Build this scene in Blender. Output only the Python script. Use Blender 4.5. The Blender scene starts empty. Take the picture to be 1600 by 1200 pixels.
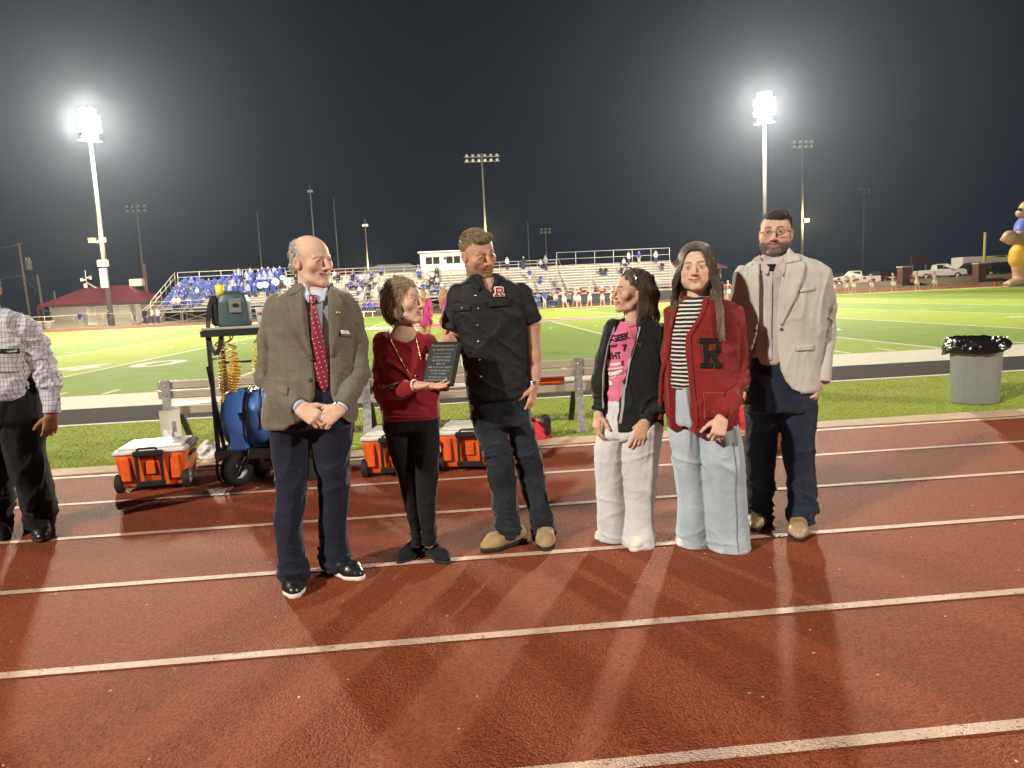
import bpy, bmesh, math, random
import numpy as np
from mathutils import Vector, Matrix, Euler
random.seed(7); np.random.seed(7)
SC = bpy.context.scene
COL = SC.collection
R = math.radians

# ------------------------------------------------------------------ camera
FPX, CAM_H, PHI, TH, RO = 1120.0, 1.47, R(4.42), R(7.17), R(2.67)
_up = np.array([0, 0, 1.0])
_f0 = np.array([math.sin(PHI), math.cos(PHI), 0]); _r0 = np.array([math.cos(PHI), -math.sin(PHI), 0])
FWD = _f0*math.cos(TH) - _up*math.sin(TH); _u1 = _up*math.cos(TH) + _f0*math.sin(TH)
RGT = _r0*math.cos(RO) - _u1*math.sin(RO); UPV = _u1*math.cos(RO) + _r0*math.sin(RO)
CAMP = np.array([0, 0, CAM_H])
cd = bpy.data.cameras.new('camera'); cam = bpy.data.objects.new('camera', cd); COL.objects.link(cam)
cd.sensor_fit = 'HORIZONTAL'; cd.sensor_width = 36; cd.lens = 36*FPX/1600
cd.clip_start = 0.1; cd.clip_end = 3000
cam.matrix_world = Matrix(((RGT[0], UPV[0], -FWD[0], 0), (RGT[1], UPV[1], -FWD[1], 0), (RGT[2], UPV[2], -FWD[2], CAM_H), (0, 0, 0, 1)))
SC.camera = cam

# ------------------------------------------------------------------ night sky, floodlights, exposure
w = bpy.data.worlds.new('World'); SC.world = w; w.use_nodes = True
nt = w.node_tree; bg = nt.nodes['Background']
tc = nt.nodes.new('ShaderNodeTexCoord'); sx = nt.nodes.new('ShaderNodeSeparateXYZ'); rp = nt.nodes.new('ShaderNodeValToRGB')
nt.links.new(tc.outputs['Generated'], sx.inputs[0]); nt.links.new(sx.outputs['Z'], rp.inputs[0]); nt.links.new(rp.outputs[0], bg.inputs[0])
e = rp.color_ramp.elements
e[0].position = 0.0; e[0].color = (0.0105, 0.0148, 0.0235, 1)
e[1].position = 0.6; e[1].color = (0.0062, 0.0062, 0.010, 1)
bg.inputs[1].default_value = 1.0
SC.view_settings.view_transform = 'Standard'; SC.view_settings.look = 'None'
SC.view_settings.exposure = 0.0; SC.view_settings.gamma = 1.0; SC.view_settings.use_curve_mapping = False
SC.render.engine = 'CYCLES'
SC.cycles.use_denoising = True
SC.cycles.max_bounces = 6; SC.cycles.transparent_max_bounces = 16
SC.cycles.volume_bounces = 0
SC.cycles.sample_clamp_indirect = 3.0

def flood(name, loc, target, power, color, angle=70, radius=0.5, blend=0.6):
    l = bpy.data.lights.new(name, 'SPOT'); l.energy = power; l.color = color
    l.spot_size = R(angle); l.spot_blend = blend; l.shadow_soft_size = radius
    o = bpy.data.objects.new(name, l); COL.objects.link(o); o.location = loc
    o.rotation_euler = (Vector(target) - Vector(loc)).to_track_quat('-Z', 'Y').to_euler()
    return o
WARM = (1.0, 0.90, 0.70)
POLES_FAR = [(-37.7, 83.0, 21.5), (37.0, 83.0, 21.3)]      # the two lit poles in view
COOL = (1.0, 0.93, 0.78)
for (px_, py_, pz_) in POLES_FAR:
    flood('floodlight_lamp', (px_, py_-0.9, pz_), (px_*0.12, 29, 0), 235000, WARM, 66, 1.5, 1.0)
    l = bpy.data.lights.new('floodlight_spill', 'POINT'); l.energy = 65000; l.color = WARM; l.shadow_soft_size = .8
    o = bpy.data.objects.new('floodlight_spill', l); COL.objects.link(o); o.location = (px_*.97, py_-2.6, pz_)
# poles of the home stand, behind the camera: near aim and far aim
flood('floodlight_lamp', (-32, -20, 23), (4, 22, 0), 125000, (1.0, 0.925, 0.80), 110, 0.9)
flood('floodlight_lamp', (44, -22, 23), (4, 26, 0), 95000, (1.0, 0.925, 0.80), 110, 0.9)
flood('floodlight_lamp', (-32, -20.5, 24), (-2, 95, 5), 480000, COOL, 50, 0.9, 1.0)
flood('floodlight_lamp', (44, -22.5, 24), (-4, 95, 5), 480000, COOL, 50, 0.9, 1.0)

# ------------------------------------------------------------------ small helpers
def at(x, y, Y):
    d = FWD + RGT*(x-800)/FPX - UPV*(y-600)/FPX
    return CAMP + d*(Y/d[1])
def atg(x, y, z=0.0):
    d = FWD + RGT*(x-800)/FPX - UPV*(y-600)/FPX
    return CAMP + d*((z-CAM_H)/d[2])

def tag(o, label=None, cat=None, group=None, kind=None):
    if label: o['label'] = label
    if cat: o['category'] = cat
    if group: o['group'] = group
    if kind: o['kind'] = kind
    return o
def link_mesh(name, me, parent=None, mats=(), loc=None):
    o = bpy.data.objects.new(name, me); COL.objects.link(o)
    if parent is not None: o.parent = parent
    if loc is not None: o.location = loc
    for m in (mats if isinstance(mats, (list, tuple)) else [mats]):
        if m is not None and len(me.materials) < 8 and o.data.users == 1: me.materials.append(m)
    return o
def empty(name, loc, rz=0.0):
    o = bpy.data.objects.new(name, None); COL.objects.link(o); o.location = loc; o.rotation_euler = (0, 0, rz)
    o.empty_display_size = 0.2
    return o
def copy_tree(o, parent=None):
    c = o.copy(); COL.objects.link(c)
    if parent is not None: c.parent = parent
    for ch in list(o.children): copy_tree(ch, c)
    return c

class MB:
    """collects boxes, bars, tubes and lathes; build() links them as one mesh"""
    def __init__(s): s.v = []; s.f = []; s.m = []; s.sm = []
    def add(s, vs, fs, mi=0, smooth=False):
        n = len(s.v); s.v += [tuple(map(float, v)) for v in vs]
        for f in fs: s.f.append(tuple(i+n for i in f)); s.m.append(mi); s.sm.append(smooth)
        return s
    def box(s, c, d, mi=0, M=None, bev=0.0):
        x, y, z = d[0]/2, d[1]/2, d[2]/2
        if bev > 0:
            b = min(bev, x*.8, y*.8, z*.8)
            vs = []; idx = {}
            for sx_ in (-1, 1):
                for sy_ in (-1, 1):
                    for sz_ in (-1, 1):
                        for a in range(3):
                            p = [sx_*(x-b), sy_*(y-b), sz_*(z-b)]
                            p[a] = (sx_*x, sy_*y, sz_*z)[a]
                            idx[(sx_, sy_, sz_, a)] = len(vs); vs.append(p)
            fs = []
            for a in range(3):
                o1, o2 = [i for i in range(3) if i != a]
                for sg in (-1, 1):
                    q = []
                    for (u, v_) in ((-1, -1), (1, -1), (1, 1), (-1, 1)):
                        k = [0, 0, 0]; k[a] = sg; k[o1] = u; k[o2] = v_
                        q.append(idx[(k[0], k[1], k[2], a)])
                    fs.append(q if (sg > 0) == (a != 1) else q[::-1])
            for a in range(3):
                o1, o2 = [i for i in range(3) if i != a]
                for u in (-1, 1):
                    for v_ in (-1, 1):
                        k0 = [0]*3; k1 = [0]*3; k0[a] = -1; k1[a] = 1
                        for k in (k0, k1): k[o1] = u; k[o2] = v_
                        fs.append([idx[(*k0, o1)], idx[(*k0, o2)], idx[(*k1, o2)], idx[(*k1, o1)]])
            for sx_ in (-1, 1):
                for sy_ in (-1, 1):
                    for sz_ in (-1, 1): fs.append([idx[(sx_, sy_, sz_, a)] for a in range(3)])
        else:
            vs = [(-x, -y, -z), (x, -y, -z), (x, y, -z), (-x, y, -z), (-x, -y, z), (x, -y, z), (x, y, z), (-x, y, z)]
            fs = [(0, 3, 2, 1), (4, 5, 6, 7), (0, 1, 5, 4), (1, 2, 6, 5), (2, 3, 7, 6), (3, 0, 4, 7)]
        if M is not None: vs = [tuple(M @ Vector(v)) for v in vs]
        vs = [(v[0]+c[0], v[1]+c[1], v[2]+c[2]) for v in vs]
        return s.add(vs, fs, mi)
    def bar(s, a, b, wd, ht=None, mi=0, up=(0, 0, 1)):
        a = Vector(a); b = Vector(b); d = (b-a); L = d.length; d.normalize(); ht = ht or wd
        u = Vector(up)
        if abs(d.dot(u)) > .98: u = Vector((0, 1, 0))
        x = d.cross(u).normalized(); z = x.cross(d).normalized()
        vs = []
        for p in (a, b):
            for (i, j) in ((-1, -1), (1, -1), (1, 1), (-1, 1)): vs.append(p + x*(i*wd/2) + z*(j*ht/2))
        return s.add(vs, [(3, 2, 1, 0), (4, 5, 6, 7), (0, 1, 5, 4), (1, 2, 6, 5), (2, 3, 7, 6), (3, 0, 4, 7)], mi)
    def tube(s, pts, r, n=8, mi=0, cap=True, smooth=True):
        pts = [Vector(p) for p in pts]; rr = r if isinstance(r, (list, tuple)) else [r]*len(pts)
        vs = []; pu = None
        for i, p in enumerate(pts):
            d = (pts[min(i+1, len(pts)-1)] - pts[max(i-1, 0)])
            if d.length < 1e-9: d = Vector((0, 0, 1))
            d.normalize()
            if pu is None:
                pu = Vector((0, 0, 1)) if abs(d.z) < .9 else Vector((1, 0, 0))
            x = pu - d*pu.dot(d)
            if x.length < 1e-6: x = d.orthogonal()
            x.normalize(); y = d.cross(x); pu = x
            for k in range(n):
                a = 2*math.pi*k/n; vs.append(p + (x*math.cos(a) + y*math.sin(a))*rr[i])
        fs = []
        for i in range(len(pts)-1):
            for k in range(n):
                k2 = (k+1) % n; fs.append((i*n+k, i*n+k2, (i+1)*n+k2, (i+1)*n+k))
        s.add(vs, fs, mi, smooth)
        if cap:
            m0 = len(s.v)-len(vs)
            s.f.append(tuple(m0+k for k in range(n))[::-1]); s.m.append(mi); s.sm.append(False)
            e0 = m0+(len(pts)-1)*n; s.f.append(tuple(e0+k for k in range(n))); s.m.append(mi); s.sm.append(False)
        return s
    def lathe(s, prof, c=(0, 0, 0), n=24, mi=0, M=None, smooth=True, sc=(1, 1)):
        vs = []
        for (r, z) in prof:
            for k in range(n):
                a = 2*math.pi*k/n; v = Vector((r*math.cos(a)*sc[0], r*math.sin(a)*sc[1], z))
                if M is not None: v = M @ v
                vs.append((v[0]+c[0], v[1]+c[1], v[2]+c[2]))
        fs = []
        for i in range(len(prof)-1):
            for k in range(n):
                k2 = (k+1) % n; fs.append((i*n+k, i*n+k2, (i+1)*n+k2, (i+1)*n+k))
        return s.add(vs, fs, mi, smooth)
    def sheet(s, x0, x1, y0, y1, z, mi=0): return s.add([(x0, y0, z), (x1, y0, z), (x1, y1, z), (x0, y1, z)], [(0, 1, 2, 3)], mi)
    def prism(s, poly, y0, y1, mi=0):
        """outline in x,z pushed along y"""
        n = len(poly); vs = [(x, y0, z) for x, z in poly] + [(x, y1, z) for x, z in poly]
        fs = [tuple(range(n)), tuple(range(2*n-1, n-1, -1))] + [(i, i+n, (i+1) % n + n, (i+1) % n) for i in range(n)]
        return s.add(vs, fs, mi)
    def mesh(s, name):
        me = bpy.data.meshes.new(name); me.from_pydata(s.v, [], s.f)
        if any(s.m): me.polygons.foreach_set('material_index', s.m)
        me.polygons.foreach_set('use_smooth', s.sm)
        bm = bmesh.new(); bm.from_mesh(me); bmesh.ops.recalc_face_normals(bm, faces=bm.faces); bm.to_mesh(me); bm.free()
        return me
    def build(s, name, mats, parent=None, loc=None): return link_mesh(name, s.mesh(name), parent, mats, loc)

# ------------------------------------------------------------------ materials
def mat(name, col=(.5, .5, .5), rough=.6, spec=.4, metal=0.0, bump=None, var=None, attr=False, sheen=0.0, sss=0.0, emit=None, estr=0.0, coat=0.0, custom=None):
    """bump=(scale, strength, distance[, detail, (sx,sy,sz)]); var=(scale, amount) mottles the colour"""
    m = bpy.data.materials.new(name); m.use_nodes = True; t = m.node_tree; b = t.nodes['Principled BSDF']
    b.inputs['Base Color'].default_value = (*col, 1); b.inputs['Roughness'].default_value = rough
    b.inputs['Specular IOR Level'].default_value = spec; b.inputs['Metallic'].default_value = metal
    if sheen: b.inputs['Sheen Weight'].default_value = sheen; b.inputs['Sheen Roughness'].default_value = .4
    if coat: b.inputs['Coat Weight'].default_value = coat
    if sss: b.inputs['Subsurface Weight'].default_value = sss; b.inputs['Subsurface Radius'].default_value = (.018, .008, .005); b.inputs['Subsurface Scale'].default_value = 1.0
    if emit: b.inputs['Emission Color'].default_value = (*emit, 1); b.inputs['Emission Strength'].default_value = estr
    tcn = t.nodes.new('ShaderNodeTexCoord'); src = None
    if attr:
        a = t.nodes.new('ShaderNodeVertexColor'); a.layer_name = 'Col'; src = a.outputs['Color']
    if custom: src = custom(t, tcn, src) or src
    if var:
        n = t.nodes.new('ShaderNodeTexNoise'); n.inputs['Scale'].default_value = var[0]; n.inputs['Detail'].default_value = 5
        mp = t.nodes.new('ShaderNodeMapRange'); mp.inputs[1].default_value = .3; mp.inputs[2].default_value = .7
        mp.inputs[3].default_value = 1-var[1]; mp.inputs[4].default_value = 1+var[1]
        t.links.new(tcn.outputs['Object'], n.inputs['Vector']); t.links.new(n.outputs['Fac'], mp.inputs[0])
        mx = t.nodes.new('ShaderNodeMix'); mx.data_type = 'RGBA'; mx.blend_type = 'MULTIPLY'; mx.inputs[0].default_value = 1
        if src is not None: t.links.new(src, mx.inputs[6])
        else: mx.inputs[6].default_value = (*col, 1)
        t.links.new(mp.outputs[0], mx.inputs[7]); src = mx.outputs[2]
    if src is not None: t.links.new(src, b.inputs['Base Color'])
    if bump:
        bl = bump if isinstance(bump, list) else [bump]; prev = None
        for bb in bl:
            n = t.nodes.new('ShaderNodeTexNoise'); n.inputs['Scale'].default_value = bb[0]; n.inputs['Detail'].default_value = bb[3] if len(bb) > 3 else 3
            v = tcn.outputs['Object']
            if len(bb) > 4:
                mpn = t.nodes.new('ShaderNodeMapping'); mpn.inputs['Scale'].default_value = bb[4]; t.links.new(v, mpn.inputs[0]); v = mpn.outputs[0]
            t.links.new(v, n.inputs['Vector'])
            bn = t.nodes.new('ShaderNodeBump'); bn.inputs['Strength'].default_value = bb[1]; bn.inputs['Distance'].default_value = bb[2]
            t.links.new(n.outputs['Fac'], bn.inputs['Height'])
            if prev is not None: t.links.new(prev, bn.inputs['Normal'])
            prev = bn.outputs[0]
        t.links.new(prev, b.inputs['Normal'])
    return m
def N(t, typ, **kw):
    n = t.nodes.new(typ)
    for k, v in kw.items():
        if k.startswith('i'): n.inputs[int(k[1:])].default_value = v
        else: setattr(n, k, v)
    return n
def M2(t, op, a, b=None):
    n = t.nodes.new('ShaderNodeMath'); n.operation = op
    for i, x in enumerate((a, b)):
        if x is None: continue
        if isinstance(x, (int, float)): n.inputs[i].default_value = x
        else: t.links.new(x, n.inputs[i])
    return n.outputs[0]
def MIXC(t, f, a, b):
    n = t.nodes.new('ShaderNodeMix'); n.data_type = 'RGBA'
    for i, x in ((0, f), (6, a), (7, b)):
        if isinstance(x, (int, float)): n.inputs[i].default_value = x
        elif isinstance(x, tuple): n.inputs[i].default_value = (*x, 1) if len(x) == 3 else x
        else: t.links.new(x, n.inputs[i])
    return n.outputs[2]
# ------------------------------------------------------------------ ground, field and track
def track_custom(t, tcn, src):
    n = N(t, 'ShaderNodeTexVoronoi', i2=125.0); t.links.new(tcn.outputs['Object'], n.inputs['Vector'])
    h = N(t, 'ShaderNodeSeparateColor'); t.links.new(n.outputs['Color'], h.inputs[0])
    c1 = MIXC(t, h.outputs[0], (.160, .036, .015), (.315, .074, .033))
    n2 = N(t, 'ShaderNodeTexNoise', i2=.9, i3=6.0); t.links.new(tcn.outputs['Object'], n2.inputs['Vector'])
    f = M2(t, 'MULTIPLY', M2(t, 'SUBTRACT', n2.outputs[0], .42), 2.2); f.node.use_clamp = True
    c2 = MIXC(t, M2(t, 'MULTIPLY', f, .35), c1, (.15, .055, .029))
    n4 = N(t, 'ShaderNodeTexNoise', i2=.35, i3=3.0); t.links.new(tcn.outputs['Object'], n4.inputs['Vector'])
    g4 = M2(t, 'MULTIPLY', M2(t, 'SUBTRACT', n4.outputs[0], .52), 4.0); g4.node.use_clamp = True
    c2 = MIXC(t, M2(t, 'MULTIPLY', g4, .22), c2, (.13, .052, .032))
    sp = M2(t, 'GREATER_THAN', h.outputs[1], .9997)
    return MIXC(t, sp, c2, (.62, .52, .42))
def track_bump(m):
    t = m.node_tree; b = t.nodes['Principled BSDF']; tcn = N(t, 'ShaderNodeTexCoord')
    v = N(t, 'ShaderNodeTexVoronoi', i2=125.0); t.links.new(tcn.outputs['Object'], v.inputs['Vector'])
    n = N(t, 'ShaderNodeTexNoise', i2=52.0, i3=5.0); t.links.new(tcn.outputs['Object'], n.inputs['Vector'])
    hgt = M2(t, 'ADD', M2(t, 'MULTIPLY', v.outputs['Distance'], -1.0), n.outputs[0])
    bn = N(t, 'ShaderNodeBump'); bn.inputs['Strength'].default_value = .95; bn.inputs['Distance'].default_value = .0075
    t.links.new(hgt, bn.inputs['Height']); t.links.new(bn.outputs[0], b.inputs['Normal'])
def line_custom(t, tcn, src):
    v = N(t, 'ShaderNodeTexVoronoi', i2=125.0); t.links.new(tcn.outputs['Object'], v.inputs['Vector'])
    n = N(t, 'ShaderNodeTexNoise', i2=26.0, i3=7.0, i4=.75); t.links.new(tcn.outputs['Object'], n.inputs['Vector'])
    h = N(t, 'ShaderNodeSeparateColor'); t.links.new(v.outputs['Color'], h.inputs[0])
    f = M2(t, 'GREATER_THAN', M2(t, 'ADD', n.outputs[0], M2(t, 'MULTIPLY', h.outputs[0], .35)), .86)
    return MIXC(t, f, (.58, .40, .31), (.27, .09, .05))
M_TRACK = mat('track_rubber', rough=.72, spec=.12, custom=track_custom); track_bump(M_TRACK)
M_LINE = mat('track_line_paint', rough=.6, spec=.5, custom=line_custom); track_bump(M_LINE)
def turf_mat(name, c):
    def cu(t, tcn, src):
        n = N(t, 'ShaderNodeTexNoise', i2=130.0, i3=2.0); mp = N(t, 'ShaderNodeMapping'); mp.inputs['Scale'].default_value = (1.0, .55, 1)
        t.links.new(tcn.outputs['Object'], mp.inputs[0]); t.links.new(mp.outputs[0], n.inputs['Vector'])
        n2 = N(t, 'ShaderNodeTexNoise', i2=1.3, i3=5.0); t.links.new(tcn.outputs['Object'], n2.inputs['Vector'])
        n3 = N(t, 'ShaderNodeTexNoise', i2=38.0, i3=3.0); t.links.new(mp.outputs[0], n3.inputs['Vector'])
        f = M2(t, 'ADD', M2(t, 'ADD', M2(t, 'MULTIPLY', n.outputs[0], 1.1), M2(t, 'MULTIPLY', n3.outputs[0], .55)), M2(t, 'MULTIPLY', n2.outputs[0], .35)); 
        f = M2(t, 'SUBTRACT', f, .5); f.node.use_clamp = True
        return MIXC(t, f, tuple(x*.52 for x in c), tuple(min(1, x*1.42) for x in c))
    return mat(name, c, rough=.85, spec=.06, custom=cu, bump=[(110, .8, .02, 2, (1, .6, 1))])
M_TURF = turf_mat('turf_side', (.270, .325, .052))
M_TURF_A = turf_mat('turf_bright', (.300, .385, .050))
M_TURF_B = turf_mat('turf_deep', (.215, .315, .056))
M_TWHITE = mat('turf_white_fibre', (.56, .52, .42), rough=.8, spec=.2, bump=(120, .6, .015, 2), var=(6, .06))
M_TBLACK = mat('turf_black_fibre', (.030, .029, .029), rough=.9, spec=.05, bump=(120, .8, .02, 2), var=(90, .5))
M_TRED = mat('turf_red_fibre', (.42, .045, .035), rough=.8, spec=.2, var=(20, .1))
M_TGREY = mat('turf_grey_fibre', (.20, .20, .21), rough=.8, spec=.2, var=(20, .1))
M_CONC = mat('beige_concrete', (.42, .30, .20), rough=.85, spec=.3, var=(5, .14), bump=(60, .5, .004, 4))
M_EARTH = mat('dark_ground', (.045, .043, .030), rough=.95, spec=.1, var=(.6, .4), bump=(3, .5, .08, 5))
M_PAVE = mat('far_pavement', (.16, .145, .125), rough=.9, spec=.2, var=(.8, .15))

def struct(name, mb, m): return tag(mb.build(name, m), kind='structure')
struct('ground', MB().sheet(-400, 400, -90, 600, -.06), M_EARTH)
struct('near_track', MB().sheet(-70, 80, -4.2, 6.76, 0), M_TRACK)
for i, y in enumerate((-1.62, -.70, .215, 1.13, 2.04, 2.96, 3.90, 4.81, 5.70)):
    struct('lane_line', MB().sheet(-70, 80, y-.027, y+.027, .004), M_LINE)
struct('lane_line', MB().sheet(-70, 80, 6.63, 6.70, .004), M_LINE)
# kerb of separate concrete lengths
kerb_me = MB().box((0, 0, .0), (2.992, .29, .022), bev=.003).mesh('kerb_stone'); kerb_me.materials.append(M_CONC)
for i in range(32):
    o = link_mesh('kerb_stone', kerb_me); o.location = (-46+3*i, 6.905, 0); tag(o, kind='structure')
struct('turf_verge', MB().sheet(-70, 80, 7.052, 9.80, 0), M_TURF)
struct('turf_line', MB().sheet(-70, 80, 9.80, 9.92, .004), M_TWHITE)
struct('coaches_box', MB().sheet(-22, 24, 9.92, 11.55, .002), M_TBLACK)
struct('turf_verge', MB().sheet(-70, -22, 9.92, 11.55, 0), M_TURF)
struct('turf_verge', MB().sheet(24, 80, 9.92, 11.55, 0), M_TURF)
struct('sideline_band', MB().sheet(-55, 56, 11.55, 13.37, .003), M_TWHITE)
SP = 4.72; X50 = .18
F0, F1 = 13.37, 62.1
for k in range(-12, 12):
    x0 = X50+SP*k
    struct('turf_panel', MB().sheet(x0, x0+SP, F0, F1, 0), M_TURF_A if k % 2 else M_TURF_B)
struct('turf_verge', MB().sheet(-70, 80, F1+1.8, 66.2, 0), M_TURF_A)
struct('sideline_band', MB().sheet(-55, 56, F1, F1+1.8, .003), M_TWHITE)
struct('turf_verge', MB().sheet(-70, X50-SP*12, F0, F1, 0), M_TURF)
struct('turf_verge', MB().sheet(X50+SP*12, 80, F0, F1, 0), M_TURF)
for k in range(-11, 12):
    x = X50+SP*k
    struct('yard_line', MB().sheet(x-.065, x+.065, F0+.02, F1-.02, .004), M_TWHITE)
hm = MB()
for k in range(-55, 56):
    if k % 5 == 0: continue
    x = X50+SP*k/5
    for y0 in (F0+.12, F0+15.5, F0+32, F1-.85): hm.sheet(x-.055, x+.055, y0, y0+.66, .004)
tag(hm.build('hash_marks', M_TWHITE), kind='stuff')
# painted yard numbers, built as outlined strokes on the turf
def number_sheet(ch, x0, y0, wd, ht, flip=False):
    m = MB(); s = .34
    def seg(a, b, s_=s):
        a = Vector((*a, 0)); b = Vector((*b, 0)); d = (b-a).normalized(); n = Vector((-d.y, d.x, 0))*s_/2
        m.add([(p.x, p.y, 0) for p in (a-n, b-n, b+n, a+n)], [(0, 1, 2, 3)])
    if ch == '0':
        n = 28; vs = []
        for k in range(n):
            a = 2*math.pi*k/n
            for q in (1.0, None):
                rx, ry = (wd/2, ht/2) if q else (wd/2-s, ht/2-s)
                ca, sa = math.cos(a), math.sin(a); p = 2.6
                rr = (abs(ca)**p+abs(sa)**p)**(-1/p); vs.append((wd/2+rx*rr*ca, ht/2+ry*rr*sa, 0))
        m.add(vs, [(2*k, 2*((k+1) % n), 2*((k+1) % n)+1, 2*k+1) for k in range(n)])
    if ch == '4':
        seg((wd*.68, 0), (wd*.68, ht)); seg((wd*.60, ht-.12), (.1, ht*.42), .30); seg((0, ht*.34), (wd*.60-.02, ht*.34))
        seg((wd*.76, ht*.34), (wd, ht*.34))
    if ch == '3':
        seg((.1, s/2), (wd-.4, s/2)); seg((.1, ht-s/2), (wd-.4, ht-s/2)); seg((.5, ht/2), (wd-.4, ht/2)); seg((wd-s/2, .1), (wd-s/2, ht-.1))
    if ch == '5':
        seg((.1, s/2), (wd-.4, s/2)); seg((0, ht-s/2), (wd, ht-s/2)); seg((s+.05, ht*.56), (wd-.4, ht*.56)); seg((s/2, ht*.5), (s/2, ht-s-.02)); seg((wd-s/2, .2), (wd-s/2, ht*.5))
    for i, v in enumerate(m.v):
        x, y = v[0], v[1]
        if flip: x, y = wd-x, ht-y
        m.v[i] = (x0+x, y0+y, .0045)
    o = m.build('yard_number', M_TWHITE); tag(o, kind='structure'); return o
for k, dg in ((-2, '4'), (2, '4'), (0, '5'), (4, '3')):
    xc = X50+SP*k
    number_sheet(dg, xc-.42-1.25, 19.6, 1.25, 2.0); number_sheet('0', xc+.42, 19.6, 1.25, 2.0)
    number_sheet('0', xc-.42-1.25, 54.4, 1.25, 2.0, True); number_sheet(dg, xc+.42, 54.4, 1.25, 2.0, True)
# midfield emblem: pointed wing in red with grey and white border
def lens(cx, cy, L, H, z, m, name, x_lo=-1, x_hi=1):
    vs = []; n = 30
    for i in range(n+1):
        u = x_lo+(x_hi-x_lo)*i/n; h = max(0.0, 1-abs(u)**1.3)*H
        vs += [(cx+u*L, cy-h, z), (cx+u*L, cy+h, z)]
    struct(name, MB().add(vs, [(2*i, 2*i+2, 2*i+3, 2*i+1) for i in range(n)]), m)
lens(X50, 37.7, 10.5, 3.2, .006, M_TGREY, 'midfield_emblem'); lens(X50, 37.9, 9.2, 2.4, .008, M_TWHITE, 'midfield_emblem')
lens(X50, 37.9, 8.0, 1.9, .010, M_TRED, 'midfield_emblem', -.35, 1)
# far track, pavement
struct('far_track', MB().sheet(-90, 100, 66.2, 76.6, 0), M_TRACK)
for i in range(8): struct('lane_line', MB().sheet(-90, 100, 67.1+.95*i-.03, 67.1+.95*i+.03, .005), M_LINE)
struct('far_pavement', MB().sheet(-90, 100, 76.6, 96, -.003), M_PAVE)
struct('embankment', MB().add([(34, 79.2, -.002), (110, 79.2, -.002), (110, 83.5, 1.5), (42, 82.0, .8), (110, 130, 1.5), (42, 130, .8), (30, 82, -.002), (30, 130, -.002)],
       [(0, 1, 2, 3), (3, 2, 4, 5), (0, 3, 6), (6, 3, 5, 7)]), mat('brown_slope', (.15, .11, .075), rough=.95, spec=.1, var=(.7, .25), bump=(4, .4, .05, 5)))

# thin evening haze that the floodlights glow in
hz = tag(MB().box((0, 255, 15.4), (820, 720, 33.2)).build('haze', None), kind='stuff')
m = bpy.data.materials.new('haze'); m.use_nodes = True; t = m.node_tree; t.nodes.remove(t.nodes['Principled BSDF'])
pv = t.nodes.new('ShaderNodeVolumePrincipled'); pv.inputs['Color'].default_value = (.66, .78, 1, 1); pv.inputs['Density'].default_value = .00017; pv.inputs['Anisotropy'].default_value = .76
t.links.new(pv.outputs[0], t.nodes['Material Output'].inputs['Volume']); hz.data.materials.append(m)

# loose fibre blades standing on the near turf strip (one countless mass)
rg = np.random.RandomState(12); nb_ = 150000
bx_ = rg.uniform(-7.5, 10.5, nb_); by_ = 7.06+2.74*rg.rand(nb_)**1.25; ba_ = rg.uniform(0, 6.283, nb_); bh_ = rg.uniform(.006, .017, nb_); bl_ = rg.normal(0, .008, (nb_, 2))
cs_, sn_ = np.cos(ba_)*.0035, np.sin(ba_)*.0035
V_ = np.empty((nb_, 3, 3), np.float32); V_[:, 0] = np.stack([bx_-cs_, by_-sn_, 0*bx_], 1); V_[:, 1] = np.stack([bx_+cs_, by_+sn_, 0*bx_], 1); V_[:, 2] = np.stack([bx_+bl_[:, 0], by_+bl_[:, 1], bh_], 1)
me_ = bpy.data.meshes.new('turf_fibres'); me_.vertices.add(nb_*3); me_.vertices.foreach_set('co', V_.ravel()); me_.loops.add(nb_*3); me_.polygons.add(nb_); me_.loops.foreach_set('vertex_index', np.arange(nb_*3, dtype=np.int32)); me_.polygons.foreach_set('loop_start', np.arange(nb_, dtype=np.int32)*3); me_.update(calc_edges=True)
cc_ = np.ones((nb_, 3, 4), np.float32); t_ = rg.rand(nb_)[:, None, None]; cc_[:, :, :3] = np.array([.30, .365, .055])*(.6+.7*t_)+np.array([.06, .05, .02])*(rg.rand(nb_)[:, None, None] > .82)
at_ = me_.color_attributes.new('Col', 'FLOAT_COLOR', 'POINT'); at_.data.foreach_set('color', cc_.ravel())
tag(link_mesh('turf_fibres', me_, None, mat('turf_fibre_blade', attr=True, rough=.6, spec=.15)), kind='stuff')
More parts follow.
